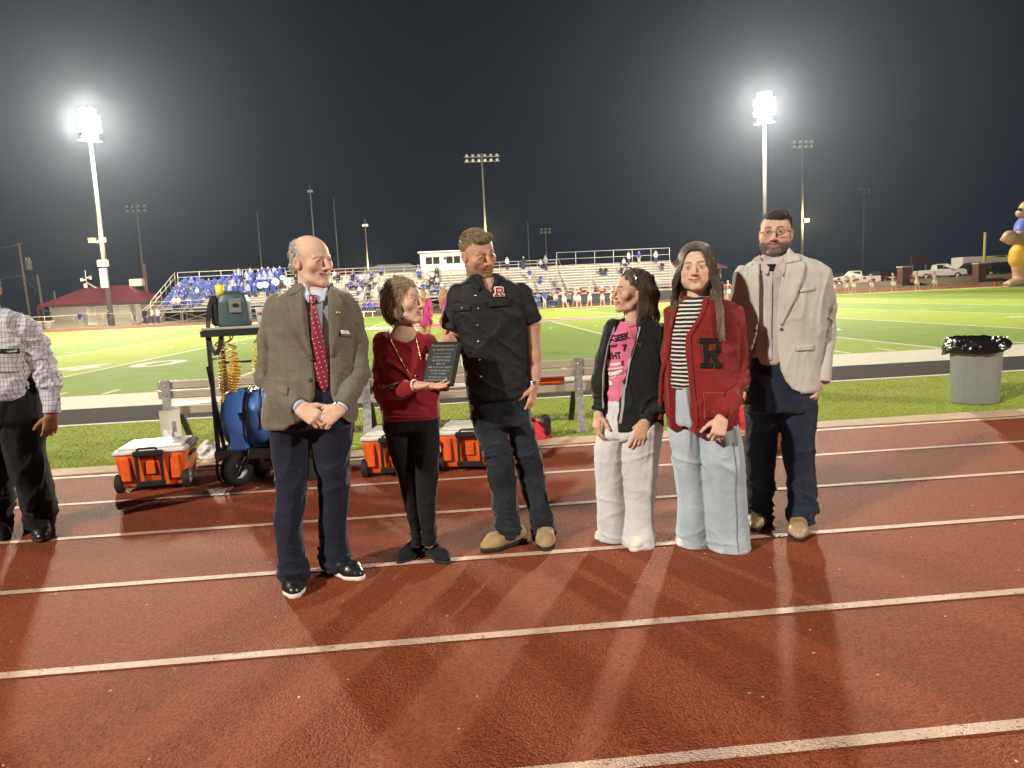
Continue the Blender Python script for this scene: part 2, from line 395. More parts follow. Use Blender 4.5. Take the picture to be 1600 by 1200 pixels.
# ------------------------------------------------------------------ sculpting kit: smooth distance fields on a grid, meshed by surface nets
def A3(v): return np.array(v, dtype=np.float32)
class SD:
    def __init__(s, lo, hi, h):
        s.h = h; s.lo = np.array(lo, float)-3*h; n = np.ceil((np.array(hi)-np.array(lo))/h).astype(int)+7
        s.n = n; s.D = np.full(n, 5.0, np.float32)
        s.ax = [(s.lo[i]+h*np.arange(n[i])).astype(np.float32) for i in range(3)]
    def win(s, lo, hi, m):
        sl = []; 
        for i in range(3):
            a = int(np.floor((lo[i]-m-s.lo[i])/s.h)); b = int(np.ceil((hi[i]+m-s.lo[i])/s.h))+1
            a = max(0, a); b = min(s.n[i], b)
            if a >= b: return None
            sl.append(slice(a, b))
        return tuple(sl), s.ax[0][sl[0]][:, None, None], s.ax[1][sl[1]][None, :, None], s.ax[2][sl[2]][None, None, :]
    def put(s, sl, d, k, op):
        A = s.D[sl]
        if op == 'u':
            if k > 0:
                q = np.clip(k-np.abs(A-d), 0, None)/k; A[...] = np.minimum(A, d)-q*q*(k*.25)
            else: np.minimum(A, d, out=A)
        elif op == 's':
            d = -d
            if k > 0:
                q = np.clip(k-np.abs(A-d), 0, None)/k; A[...] = np.maximum(A, d)+q*q*(k*.25)
            else: np.maximum(A, d, out=A)
    def cone(s, a, b, ra, rb, k=.01, op='u', flat=None):
        """tapered capsule; flat=(normal, factor) squashes it along a direction"""
        a = A3(a); b = A3(b); rm = max(ra, rb); W = s.win(np.minimum(a, b)-rm, np.maximum(a, b)+rm, k+2*s.h)
        if W is None: return s
        sl, X, Y, Z = W; ba = b-a; L2 = float(ba@ba)+1e-9
        px, py, pz = X-a[0], Y-a[1], Z-a[2]
        t = np.clip((px*ba[0]+py*ba[1]+pz*ba[2])/L2, 0, 1)
        dx, dy, dz = px-t*ba[0], py-t*ba[1], pz-t*ba[2]
        if flat is not None:
            n = A3(flat[0]); n = n/np.linalg.norm(n); q = (dx*n[0]+dy*n[1]+dz*n[2])*(flat[1]-1)
            dx = dx+q*n[0]; dy = dy+q*n[1]; dz = dz+q*n[2]
        d = np.sqrt(dx*dx+dy*dy+dz*dz)-(ra+(rb-ra)*t)
        s.put(sl, d, k, op); return s
    def path(s, pts, rs, k=.012, op='u', flat=None):
        for i in range(len(pts)-1): s.cone(pts[i], pts[i+1], rs[i], rs[i+1], k, op, flat)
        return s
    def ell(s, c, r, k=.01, op='u', Rm=None):
        c = A3(c); rm = max(r); W = s.win(c-rm, c+rm, k+2*s.h)
        if W is None: return s
        sl, X, Y, Z = W; x, y, z = X-c[0], Y-c[1], Z-c[2]
        if Rm is not None:
            M_ = np.array(Rm.to_3x3()).T.astype(np.float32)
            x, y, z = [M_[i, 0]*x+M_[i, 1]*y+M_[i, 2]*z for i in range(3)]
        k0 = np.sqrt((x/r[0])**2+(y/r[1])**2+(z/r[2])**2); k1 = np.sqrt((x/r[0]**2)**2+(y/r[1]**2)**2+(z/r[2]**2)**2)+1e-6
        s.put(sl, k0*(k0-1)/k1, k, op); return s
    def loft(s, secs, k=.01, op='u', e=2.0, rnd=.0):
        """secs: (z, cx, cy, rx, ry); superellipse sections, smooth in between"""
        secs = sorted(secs); S = np.array(secs, float); zz = S[:, 0]
        zf = np.linspace(zz[0], zz[-1], 160); C = np.stack([np.interp(zf, zz, S[:, i]) for i in range(1, 5)], 1)
        kk = 9; ker = np.hanning(kk+2)[1:-1]; ker /= ker.sum()
        C = np.stack([np.convolve(np.pad(C[:, i], kk//2, mode='edge'), ker, 'valid') for i in range(4)], 1)
        lo = np.array([(S[:, 1]-S[:, 3]).min(), (S[:, 2]-S[:, 4]).min(), zz[0]]); hi = np.array([(S[:, 1]+S[:, 3]).max(), (S[:, 2]+S[:, 4]).max(), zz[-1]])
        W = s.win(lo, hi, k+3*s.h)
        if W is None: return s
        sl, X, Y, Z = W; z1 = Z[0, 0]
        cx, cy, rx, ry = [np.interp(z1, zf, C[:, i]).astype(np.float32)[None, None, :] for i in range(4)]
        x, y = X-cx, Y-cy; q = np.sqrt(x*x+y*y)+1e-6
        k0 = (np.abs(x/rx)**e+np.abs(y/ry)**e)**(1/e)+1e-6
        d = q*(1-1/np.maximum(k0, .05)); d = np.maximum(d, -np.minimum(rx, ry))
        dz = np.maximum(zz[0]-Z, Z-zz[-1])
        if rnd > 0:
            a = np.maximum(d+rnd, 0); b = np.maximum(dz+rnd, 0); d = np.minimum(np.maximum(d, dz)+rnd, 0)+np.sqrt(a*a+b*b)-rnd
        else: d = np.maximum(d, dz)
        s.put(sl, d.astype(np.float32), k, op); return s
    def half(s, p, n, k=.004):
        """cut away everything on the side n points to"""
        n = A3(n); n = n/np.linalg.norm(n); p = A3(p)
        d = -((s.ax[0]-p[0])[:, None, None]*n[0]+(s.ax[1]-p[1])[None, :, None]*n[1]+(s.ax[2]-p[2])[None, None, :]*n[2])
        s.put((slice(None),)*3, d.astype(np.float32), k, 's'); return s
    def polycut(s, poly, ymin=-9., ymax=9., k=.003):
        """remove a vertical-plane outline (x,z polygon) pushed along y between ymin and ymax"""
        X = s.ax[0][:, None]; Z = s.ax[2][None, :]; P = np.array(poly, np.float32); n = len(P)
        d = np.full((len(s.ax[0]), len(s.ax[2])), 9., np.float32); ins = np.zeros(d.shape, bool)
        for i in range(n):
            a = P[i]; b = P[(i+1) % n]; e_ = b-a; t = np.clip(((X-a[0])*e_[0]+(Z-a[1])*e_[1])/(e_@e_+1e-9), 0, 1)
            d = np.minimum(d, np.hypot(X-a[0]-t*e_[0], Z-a[1]-t*e_[1]))
            c = ((a[1] > Z) != (b[1] > Z)) & (X < (b[0]-a[0])*(Z-a[1])/(b[1]-a[1]+1e-12)+a[0]); ins ^= c
        d = np.where(ins, -d, d)[:, None, :]; Y = s.ax[1][None, :, None]
        d = np.maximum(d, np.maximum(ymin-Y, Y-ymax)); s.put((slice(None),)*3, d.astype(np.float32), k, 's'); return s
    def shell(s, t):
        s.D = np.maximum(s.D, -(s.D+t)).astype(np.float32); return s
    def noise(s, f, amp, seed=0, fz=None):
        P = np.stack(np.meshgrid(*s.ax, indexing='ij'), -1)
        m = np.abs(s.D) < 3*s.h+amp
        q = P[m]*np.array([f, f, fz or f]); s.D[m] += (vnoise(q, seed)*amp).astype(np.float32); return s
    def front(s, x, z, default=None):
        """y of the surface first met coming from -y, for arrays of x,z (bilinear)"""
        x = np.asarray(x, float); z = np.asarray(z, float)
        if getattr(s, 'bvh', None) is not None: return s.front_b(x, z)
        u = np.clip((x-s.lo[0])/s.h, 0, s.n[0]-2.001); v = np.clip((z-s.lo[2])/s.h, 0, s.n[2]-2.001)
        i = u.astype(int); j = v.astype(int); fu = (u-i)[:, None]; fv = (v-j)[:, None]
        c = (s.D[i, :, j]*(1-fu)*(1-fv)+s.D[i+1, :, j]*fu*(1-fv)+s.D[i, :, j+1]*(1-fu)*fv+s.D[i+1, :, j+1]*fu*fv)
        ins = c < 0; k = ins.argmax(1); hit = ins.any(1); k = np.maximum(k, 1); r = np.arange(len(k))
        a = c[r, k-1]; b = c[r, k]; t = a/(a-b+1e-9); y = s.lo[1]+s.h*(k-1+np.clip(t, 0, 1))
        if not hit.all():
            dv = default if default is not None else (np.median(y[hit]) if hit.any() else 0)
            if hit.any():
                hx = np.flatnonzero(hit)
                for q in np.flatnonzero(~hit): y[q] = y[hx[np.argmin((x[hx]-x[q])**2+(z[hx]-z[q])**2)]]
            else: y[~hit] = dv
        return y
    def front_b(s, x, z):
        y0 = float(s.lo[1])-.1; d = Vector((0, 1, 0)); y = np.full(len(x), np.nan)
        for i in range(len(x)):
            h = s.bvh.ray_cast(Vector((x[i], y0, z[i])), d)
            if h[0] is not None: y[i] = h[0].y
        bad = np.isnan(y)
        if bad.any():
            ok = np.flatnonzero(~bad)
            if len(ok) == 0: y[:] = 0; return y
            for q in np.flatnonzero(bad): y[q] = y[ok[np.argmin((x[ok]-x[q])**2+(z[ok]-z[q])**2)]]
        return y
    def mesh(s, smooth=1):
        D = s.D; n = np.array(D.shape); cn = n-1; tot = int(np.prod(cn))
        S = D < 0; acc = np.zeros((tot, 3)); cnt = np.zeros(tot); quads = []
        for a in range(3):
            b, c = [(1, 2), (2, 0), (0, 1)][a]
            s0 = [slice(None)]*3; s1 = [slice(None)]*3; s0[a] = slice(None, -1); s1[a] = slice(1, None)
            d0 = D[tuple(s0)]; d1 = D[tuple(s1)]
            I = np.argwhere(S[tuple(s0)] != S[tuple(s1)])
            if len(I) == 0: continue
            ok = (I[:, b] > 0) & (I[:, c] > 0) & (I[:, b] < cn[b]) & (I[:, c] < cn[c]); I = I[ok]
            v0 = d0[tuple(I.T)]; v1 = d1[tuple(I.T)]; t = v0/(v0-v1)
            pos = I.astype(float); pos[:, a] += t; cells = []
            for (ob, oc) in ((1, 1), (0, 1), (0, 0), (1, 0)):
                q = I.copy(); q[:, b] -= ob; q[:, c] -= oc
                f = (q[:, 0]*cn[1]+q[:, 1])*cn[2]+q[:, 2]; cells.append(f)
                for i in range(3): acc[:, i] += np.bincount(f, pos[:, i], tot)
                cnt += np.bincount(f, minlength=tot)
            Q = np.stack(cells, 1); fl = v0 > 0; Q[fl] = Q[fl][:, ::-1]; quads.append(Q)
        use = np.flatnonzero(cnt); rm = np.full(tot, -1); rm[use] = np.arange(len(use))
        V = acc[use]/cnt[use][:, None]*s.h+s.lo; Q = rm[np.concatenate(quads)]
        for _ in range(smooth): V = lap(V, Q, .5)
        return V, Q
from mathutils.bvhtree import BVHTree
def lap(V, Q, f):
    E = np.concatenate([Q[:, [i, (i+1) % 4]] for i in range(4)]); n = len(V)
    acc = np.zeros_like(V); c = np.bincount(E[:, 0], minlength=n)+np.bincount(E[:, 1], minlength=n)
    for i in range(3): acc[:, i] = np.bincount(E[:, 0], V[E[:, 1], i], n)+np.bincount(E[:, 1], V[E[:, 0], i], n)
    return V+(acc/np.maximum(c, 1)[:, None]-V)*f
def normals(V, Q):
    n = np.cross(V[Q[:, 2]]-V[Q[:, 0]], V[Q[:, 3]]-V[Q[:, 1]]); o = np.zeros_like(V)
    for i in range(3): o[:, i] = sum(np.bincount(Q[:, j], n[:, i], len(V)) for j in range(4))
    return o/(np.linalg.norm(o, axis=1, keepdims=True)+1e-9)
def vnoise(p, seed=0):
    """value noise, about -1..1"""
    i = np.floor(p).astype(np.int64); f = p-i; f = f*f*(3-2*f)
    def hsh(a, b, c):
        h = (a*374761393+b*668265263+c*2147483647+seed*1442695041) & 0x7fffffff
        h = ((h ^ (h >> 13))*1274126177) & 0x7fffffff; h = (h ^ (h >> 16)) & 0xffff
        return h/32767.5-1
    r = 0
    for dx in (0, 1):
        for dy in (0, 1):
            for dz in (0, 1):
                wgt = (f[:, 0] if dx else 1-f[:, 0])*(f[:, 1] if dy else 1-f[:, 1])*(f[:, 2] if dz else 1-f[:, 2])
                r = r+wgt*hsh(i[:, 0]+dx, i[:, 1]+dy, i[:, 2]+dz)
    return r
def folds(V, Nn, freq, amp, seed=0, mask=None, ridge=True, warp=.0, rot=None):
    """push vertices along their normals in stretched creases"""
    p = V*1.0
    if rot is not None: p = p @ np.array(rot.to_3x3())
    p = p*np.array(freq)
    if warp: p = p+warp*np.stack([vnoise(p*.6+7, seed+i) for i in range(3)], 1)
    n = vnoise(p, seed)+.5*vnoise(p*2.1+3.3, seed+5)
    if ridge: n = 1.15*np.clip(1-np.abs(vnoise(p, seed))*1.25, 0, 1)**4-.28+.30*vnoise(p*.55+9, seed+2)+.35*np.clip(1-np.abs(vnoise(p*1.9+4, seed+7))*1.3, 0, 1)**4
    if mask is not None: n = n*mask
    return V+Nn*(n*amp)[:, None]
def sm(x, a, b): t = np.clip((x-a)/(b-a), 0, 1); return t*t*(3-2*t)
def bump1(x, c, w_): return np.exp(-((x-c)/w_)**2)

def mk(name, V, Q, mats, parent=None, col=None, mi=None):
    me = bpy.data.meshes.new(name); V = np.asarray(V, np.float32); Q = np.asarray(Q, np.int32)
    me.vertices.add(len(V)); me.vertices.foreach_set('co', V.ravel()); k = Q.shape[1]
    me.loops.add(Q.size); me.polygons.add(len(Q)); me.loops.foreach_set('vertex_index', Q.ravel())
    me.polygons.foreach_set('loop_start', np.arange(len(Q), dtype=np.int32)*k)
    me.polygons.foreach_set('use_smooth', np.ones(len(Q), bool))
    if mi is not None: me.polygons.foreach_set('material_index', np.asarray(mi, np.int32))
    me.update(calc_edges=True); me.validate()
    if col is not None:
        a = me.color_attributes.new('Col', 'FLOAT_COLOR', 'POINT'); c = np.ones((len(V), 4), np.float32); c[:, :3] = col; a.data.foreach_set('color', c.ravel())
    return link_mesh(name, me, parent, mats)
def joinVQ(parts):
    Vs, Qs, n = [], [], 0
    for V, Q in parts: Vs.append(V); Qs.append(Q+n); n += len(V)
    return np.concatenate(Vs), np.concatenate(Qs)

def resample(P, n):
    P = np.array(P, float); L = np.r_[0, np.cumsum(np.linalg.norm(np.diff(P, axis=0), axis=1))]
    t = np.linspace(0, L[-1], n); return np.stack([np.interp(t, L, P[:, i]) for i in range(P.shape[1])], 1)
def patch(F, Lp, Rp, n=24, m=6, off=.004, thick=.004, bulge=0.0, yadd=None, edge_roll=0.0):
    """strip between two x,z polylines laid on the front of field F, with thickness"""
    a = resample(Lp, n); b = resample(Rp, n); t = np.linspace(0, 1, m)[None, :, None]
    g = a[:, None, :]*(1-t)+b[:, None, :]*t; x = g[..., 0].ravel(); z = g[..., 1].ravel()
    y = F.front(x, z) if F is not None else np.zeros(len(x))
    y = y.reshape(n, m); 
    for _ in range(2): y[1:-1] = (y[:-2]+2*y[1:-1]+y[2:])/4
    if yadd is not None: y = y+yadd
    tt = np.linspace(0, 1, m)[None, :]; y = y-bulge*np.sin(tt*math.pi)
    y = y.ravel()
    Vf = np.stack([x, y-off-thick, z], 1); Vb = np.stack([x, y-off+.02*0+.001, z], 1); V = np.concatenate([Vf, Vb]); k = n*m; Q = []
    for i in range(n-1):
        for j in range(m-1):
            q = (i*m+j, i*m+j+1, (i+1)*m+j+1, (i+1)*m+j); Q.append(q); Q.append(tuple(v+k for v in q[::-1]))
    for i in range(n-1):
        for j in (0, m-1):
            q = (i*m+j, (i+1)*m+j, (i+1)*m+j+k, i*m+j+k); Q.append(q if j == 0 else q[::-1])
    for j in range(m-1):
        for i in (0, n-1):
            q = (i*m+j, i*m+j+1, i*m+j+1+k, i*m+j+k); Q.append(q if i else q[::-1])
    return V, np.array(Q)
def dots(F, pts, r, off=.003, sq=.5):
    """little domes (buttons) on the front of F at x,z points"""
    P = []
    for (x, z) in pts:
        y = float(F.front(np.array([x]), np.array([z]))[0]) if F is not None else 0
        V = []; Q = []; n = 10
        for i, (rr, dd) in enumerate(((1, .002), (1, -off), (.7, -off-r*sq*.6), (.01, -off-r*sq*.6))):
            for k in range(n): V.append((x+r*rr*math.cos(2*math.pi*k/n), y+dd, z+r*rr*math.sin(2*math.pi*k/n)))
        for i in range(3):
            for k in range(n): Q.append((i*n+k, i*n+(k+1) % n, (i+1)*n+(k+1) % n, (i+1)*n+k))
        P.append((np.array(V), np.array(Q)))
    return joinVQ(P)
def lettering(txt, size, fn, name, m, parent, off=.003, bold=0.0, sub=2, align='CENTER', shear=0.0):
    """flat text mesh; fn maps (x,y) of the text to 3-D points"""
    cu = bpy.data.curves.new('t', 'FONT'); cu.body = txt; cu.size = size; cu.align_x = align; cu.offset = bold; cu.resolution_u = 3; cu.shear = shear
    o = bpy.data.objects.new('t', cu); COL.objects.link(o); bpy.context.view_layer.update()
    me = bpy.data.meshes.new_from_object(o.evaluated_get(bpy.context.evaluated_depsgraph_get())); bpy.data.objects.remove(o); bpy.data.curves.remove(cu)
    if sub:
        bm = bmesh.new(); bm.from_mesh(me)
        for _ in range(sub):
            es = [e_ for e_ in bm.edges if e_.calc_length() > size*.14]
            if es: bmesh.ops.subdivide_edges(bm, edges=es, cuts=1, use_grid_fill=False)
            bmesh.ops.triangulate(bm, faces=bm.faces)
        bm.to_mesh(me); bm.free()
    co = np.array([v.co[:2] for v in me.vertices]); P = fn(co[:, 0], co[:, 1])
    me.vertices.foreach_set('co', np.asarray(P, np.float32).ravel()); me.update(); me.name = name
    return link_mesh(name, me, parent, m)
def on_front(F, x0, z0, ang=0.0, off=.004, sx_=1.0):
    ca, sa = math.cos(ang), math.sin(ang)
    def fn(u, v):
        u = u*sx_; x = x0+u*ca-v*sa; z = z0+u*sa+v*ca; y = F.front(x, z)
        return np.stack([x, y-off, z], 1)
    return fn

# ------------------------------------------------------------------ heads, hands and shoes
def split_parts(o):
    """give each loose piece of a part its own object"""
    me = o.data; n = len(me.vertices); lab = np.arange(n); E = np.zeros(len(me.edges)*2, np.int64); me.edges.foreach_get('vertices', E); E = E.reshape(-1, 2)
    while True:
        l2 = lab.copy(); np.minimum.at(l2, E[:, 0], lab[E[:, 1]]); np.minimum.at(l2, E[:, 1], lab[E[:, 0]]); l2 = l2[l2]
        if (l2 == lab).all(): break
        lab = l2
    ids = np.unique(lab)
    if len(ids) < 2: return
    co = np.array([v.co[:] for v in me.vertices]); polys = [tuple(p.vertices) for p in me.polygons]; sm__ = [p.use_smooth for p in me.polygons]; m = me.materials[0] if me.materials else None; nm = o.name.split('.')[0]
    for q, k in enumerate(ids):
        sel = np.flatnonzero(lab == k); mp = {int(v): i for i, v in enumerate(sel)}; fi = [i for i, f in enumerate(polys) if lab[f[0]] == k]
        nme = bpy.data.meshes.new(nm); nme.from_pydata(co[sel].tolist(), [], [[mp[v] for v in polys[i]] for i in fi]); nme.polygons.foreach_set('use_smooth', [sm__[i] for i in fi]); 
        if m: nme.materials.append(m)
        if q == 0: o.data = nme
        else:
            c = bpy.data.objects.new(nm, nme); COL.objects.link(c); c.parent = o.parent; c.matrix_parent_inverse = o.matrix_parent_inverse; c.location = o.location
def rotm(yaw, pitch=0, roll=0): return Matrix.Rotation(R(yaw), 3, 'Z') @ Matrix.Rotation(R(roll), 3, 'Y') @ Matrix.Rotation(R(pitch), 3, 'X')
class Head:
    """local frame: face looks along -y, origin between the ears at eye height; yaw > 0 turns the face towards +x"""
    def __init__(s, c, yaw, pitch=0, roll=0, sc=1.0, wx=1.0, h=.0026, neck=None, neck_r=.056, smile=.004, nose=1.0, jaw=1.0, open_=0.0, female=False, chin=1.0, fat=0.0, squint=0.0):
        s.c = np.array(c, float); s.M = np.array(rotm(yaw, pitch, roll)); s.sc = sc; s.wx = wx; s.o = dict(smile=smile)
        sq = squint; s.sq = squint; mw = .035 if smile > .006 else .029; s.mw = mw; F = s.F = SD(s.c-np.array([.15, .15, .30]), s.c+np.array([.15, .15, .15]), h)
        T = s.T; k = sc; Rm = Matrix(s.M)
        def ell(c, r, kk=.012, op='u', rr=None): F.ell(T(c), tuple(x*k*(wx if i == 0 else 1) for i, x in enumerate(r)), kk*k, op, Rm if rr is None else Rm @ rr)
        def cone(a, b, ra, rb, kk=.008, op='u', flat=None): F.cone(T(a), T(b), ra*k, rb*k, kk*k, op, None if flat is None else (s.M @ np.array(flat[0]), flat[1]))
        ell((0, .018, .036), (.0745, .094, .080), .02)
        ell((0, -.018, .02), (.068, .070, .070), .03)
        ell((0, -.030, -.042), (.058*jaw+fat*.3, .060, .074), .03)
        for sx_ in (-1, 1):
            cone((sx_*.055*jaw, .012, -.045), (sx_*.045*jaw, -.025, -.084), .018, .016, .02)
            cone((sx_*.045*jaw, -.025, -.084), (sx_*.012, -.076, -.104), .016, .014*chin, .02)
            if fat: ell((sx_*.042, -.045, -.060), (.026+fat, .03, .03), .02)
            ell((sx_*.044, -.060, -.024), (.025, .021, .022), .026)
            cone((sx_*.012, -.0905, .021), (sx_*.047, -.074, .017), .0062 if not female else .0045, .0055, .014)
            ell((sx_*.033, -.101, -.001), (.020, .0140, .0115), .016, 's')
            ell((sx_*.033, -.0765, -.001), (.0150, .0130, .0120), .003)
            # lids
            cone((sx_*.019, -.0885, .0040-sq), (sx_*.033, -.0917, .0092-sq), .0030, .0038, .004); cone((sx_*.033, -.0917, .0092-sq), (sx_*.047, -.0845, .0035-sq), .0038, .0030, .004)
            cone((sx_*.020, -.0870, -.0065+sq), (sx_*.033, -.0895, -.0104+sq), .0024, .0028, .005); cone((sx_*.033, -.0895, -.0104+sq), (sx_*.046, -.083, -.0055+sq), .0028, .0026, .005)
            # ear
            ell((sx_*.079/1.0, .012, -.012), (.0085, .019, .031), .006, 'u', Matrix.Rotation(R(-22*sx_), 3, 'Z') @ Matrix.Rotation(R(-12), 3, 'X'))
            ell((sx_*.0875, .010, -.007), (.0075, .011, .019), .003, 's', Matrix.Rotation(R(-22*sx_), 3, 'Z'))
        cone((0, -.0915, .012), (0, -.112*.5-.0975*.5, -.012), .0075, .0085, .010)
        cone((0, -.1045, -.012), (0, -.108-.010*nose, -.0335), .0085, .0115, .010)
        for sx_ in (-1, 1):
            ell((sx_*.0125, -.1015, -.037), (.0085, .0105, .0072), .007); ell((sx_*.0065, -.1065, -.0455), (.0030, .004, .0024), .003, 's')
        ell((0, -.074, -.064), (.034, .021, .030), .018)
        sm_ = smile
        for sx_ in (-1, 1):
            cone((0, -.0968, -.0618), (sx_*mw, -.0955+.52*mw, -.0650+sm_), .0050, .0026, .005)
            cone((0, -.0952, -.0742-open_), (sx_*(mw-.001), -.0945+.52*mw, -.0680+sm_-open_*.5), .0060, .0028, .006)
            cone((0, -.1030, -.0680-open_*.5), (sx_*(mw+.001), -.1005+.50*mw, -.0665+sm_-open_*.2), .0026+open_*.45, .0018, .002, 's')
        ell((0, -.079, -.101), (.021*chin, .016, .015), .014)
        if neck is not None:
            nb = np.array(neck, float); F.cone(T((0, .022, -.050)), nb, neck_r*k, neck_r*1.12*k, .02)
            if not female: cone((0, -.020, -.118), (0, -.012, -.150), .014, .012, .02)
    def T(s, p): return s.c+s.M @ (np.array(p, float)*s.sc*np.array([s.wx, 1, 1]))
    def L(s, V): return ((V-s.c) @ s.M)/(s.sc*np.array([s.wx, 1, 1]))
    def skin(s, base, lip=(.42, .13, .10), beard=None, bcol=None, brow=None, blush=.35, age=0.0, brow_w=.0045, blotch=.05, teeth=0):
        V, Q = s.F.mesh(2); L = s.L(V); x, y, z = L.T; ax = np.abs(x); C = np.tile(np.array(base, float), (len(V), 1))
        n = vnoise(V*90, 3)*.5+vnoise(V*230, 4)*.5
        C *= (1+n*blotch)[:, None]
        def mixc(m, c):
            nonlocal C
            C = C*(1-m[:, None])+np.array(c)*m[:, None]
        fr = sm(-y, .02, .06)
        red = np.clip(bump1(ax, .045, .022)*bump1(z, -.030, .022)+bump1(x, 0, .014)*bump1(z, -.036, .016)*1.0+bump1(ax, .083, .01)*.7, 0, 1)*blush
        C *= 1-red[:, None]*np.array([.03, .36, .36])
        if beard is not None:
            nz = vnoise(V*np.array([420, 420, 160]), 9)*.5
            jl = sm(-z, .038, .058)*sm(.075-y*.0-ax, -.012, .0)*sm(.045-y, .0, .03)
            mouth = 1-bump1(x, 0, .019)*bump1(z, -.068, .0085)
            ch = 1-.85*bump1(ax, .040, .016)*bump1(z, -.040, .012)
            must = bump1(z, -.0525, .0075)*sm(.034-ax, 0, .012)*sm(-y, .07, .085)
            nk = sm(z, -.135, -.110)
            m = np.clip(np.maximum(jl*ch*nk, must)*mouth*beard*(1+nz), 0, 1); mixc(m, bcol)
            V = V+normals(V, Q)*(m*(.0035+.0022*nz))[:, None]
        z0 = -.0680+s.o['smile']*(ax/s.mw)**1.3; fm = sm(s.mw-ax, 0, .006)*sm(-y, .066, .074)
        mixc(np.clip(bump1(z, z0+.0055, .0040)+bump1(z, z0-.0065, .0048), 0, 1)*fm*.75, lip)
        mixc(bump1(z, z0, .0026+teeth*.0030)*fm*.9, (.10, .028, .022))
        if teeth: mixc(np.clip(bump1(z, z0+.0006, .0022), 0, 1)*sm(s.mw*.66-ax, 0, .008)*sm(-y, .07, .076)*.85*teeth, (.46, .40, .34))
        if brow is not None:
            zz = .024+.0035*sm(ax, .012, .036)-.005*sm(ax, .038, .054); m = bump1(z, zz, brow_w)*sm(ax, .010, .016)*sm(.056-ax, 0, .012)*sm(-y, .05, .065); mixc(np.clip(m*1.25, 0, 1)*.85, brow)
        lash = bump1(z, .0070-s.sq, .0024)*sm(ax, .017, .022)*sm(.049-ax, 0, .006)*sm(-y, .08, .086); mixc(np.clip(lash, 0, 1)*(.75 if brow is not None else .4), (.03, .02, .015))
        if age:
            w_ = vnoise(L*np.array([30, 30, 160])+3, 2); C *= (1-age*.14*np.clip(w_, 0, 1)*sm(z, .03, .05))[:, None]
            C *= (1-age*.25*bump1(ax, .034, .016)*bump1(z, -.018, .006))[:, None]
        return V, Q, C
    def eyes(s, parent, iris=(.10, .06, .03), look=0.0, r=.0125, y=-.0795):
        for sx_ in (-1, 1):
            V = []; C = []; Q = []; n, m = 18, 14
            for i in range(m+1):
                th = math.pi*i/m
                for k in range(n):
                    a = 2*math.pi*k/n; v = np.array([math.sin(th)*math.cos(a), -math.cos(th), math.sin(th)*math.sin(a)])*r
                    V.append(s.T(np.array([sx_*.033, y, -.0005])+np.array(rotm(look)) @ v))
                    C.append((.012, .010, .010) if th < .20 else iris if th < .52 else (.62, .58, .54))
            for i in range(m):
                for k in range(n): Q.append((i*n+k, i*n+(k+1) % n, (i+1)*n+(k+1) % n, (i+1)*n+k))
            mk('eye', V, np.array(Q), M_EYE, parent, C)
def unit(v): v = np.array(v, float); return v/np.linalg.norm(v)
def hand(w_, d, n, side, curl=(35, 45, 25), sc=1.0, h=.0029, spread=4.0, thumb=(.75, 25), idx_off=(0, 4, 10, 16), wrist_from=None, wr=.026):
    """w_ wrist, d towards the knuckles, n way the palm faces, side=+1 if thumb lies along cross(d,n)"""
    w_ = np.array(w_, float); d = unit(d); n = unit(np.array(n)-d*np.dot(n, d)); s = np.cross(d, n)*side
    F = SD(w_-.17*sc-.03, w_+.17*sc+.03, h)
    if wrist_from is not None: F.cone(wrist_from, w_+d*.012, wr*1.15, wr*.95, .01, flat=(n, 1.25))
    for o, rr in ((.026, .0155), (.008, .0165), (-.011, .0155), (-.028, .0135)):
        F.cone(w_+s*o*.7*sc+d*.006, w_+d*(.086-abs(o-.008)*.18)*sc+s*o*sc, .017*sc, rr*.92*sc, .012, flat=(n, 1.18))
    ln = ((.043, .025, .021), (.047, .029, .022), (.044, .027, .021), (.034, .020, .018)); rr = (.0092, .0096, .0090, .0080)
    for f, o in enumerate((.0285, .0095, -.0095, -.0280)):
        p = w_+d*(.088-abs(o-.008)*.22)*sc+s*o*sc; a = 0.0; sp = R(spread)*(1.5-f)
        dd = unit(d+s*math.tan(sp))
        for j in range(3):
            a += R(curl[j]+idx_off[f]*(1 if j else .6)); v = dd*math.cos(a)+n*math.sin(a); q = p+v*ln[f][j]*sc
            F.cone(p, q, rr[f]*(1-.10*j)*sc, rr[f]*(1-.10*(j+1))*sc, .004 if j else .007); p = q
    p = w_+d*.024*sc+s*.026*sc+n*.006*sc; t0 = unit(d*(1-thumb[0]*.55)+s*thumb[0]*.75+n*.28); a = 0
    F.cone(w_+d*.014*sc+s*.012*sc, p+t0*.03*sc, .017*sc, .0135*sc, .01)
    for j, (L_, r_) in enumerate(((.040, .0128), (.031, .0108), (.025, .0096))):
        t1 = unit(t0*math.cos(a)+(d*.75+n*.65)*math.sin(a)); q = p+t1*L_*sc; F.cone(p, q, r_*sc, r_*.88*sc, .006); p = q; a += R(thumb[1])
    return F.mesh(1)
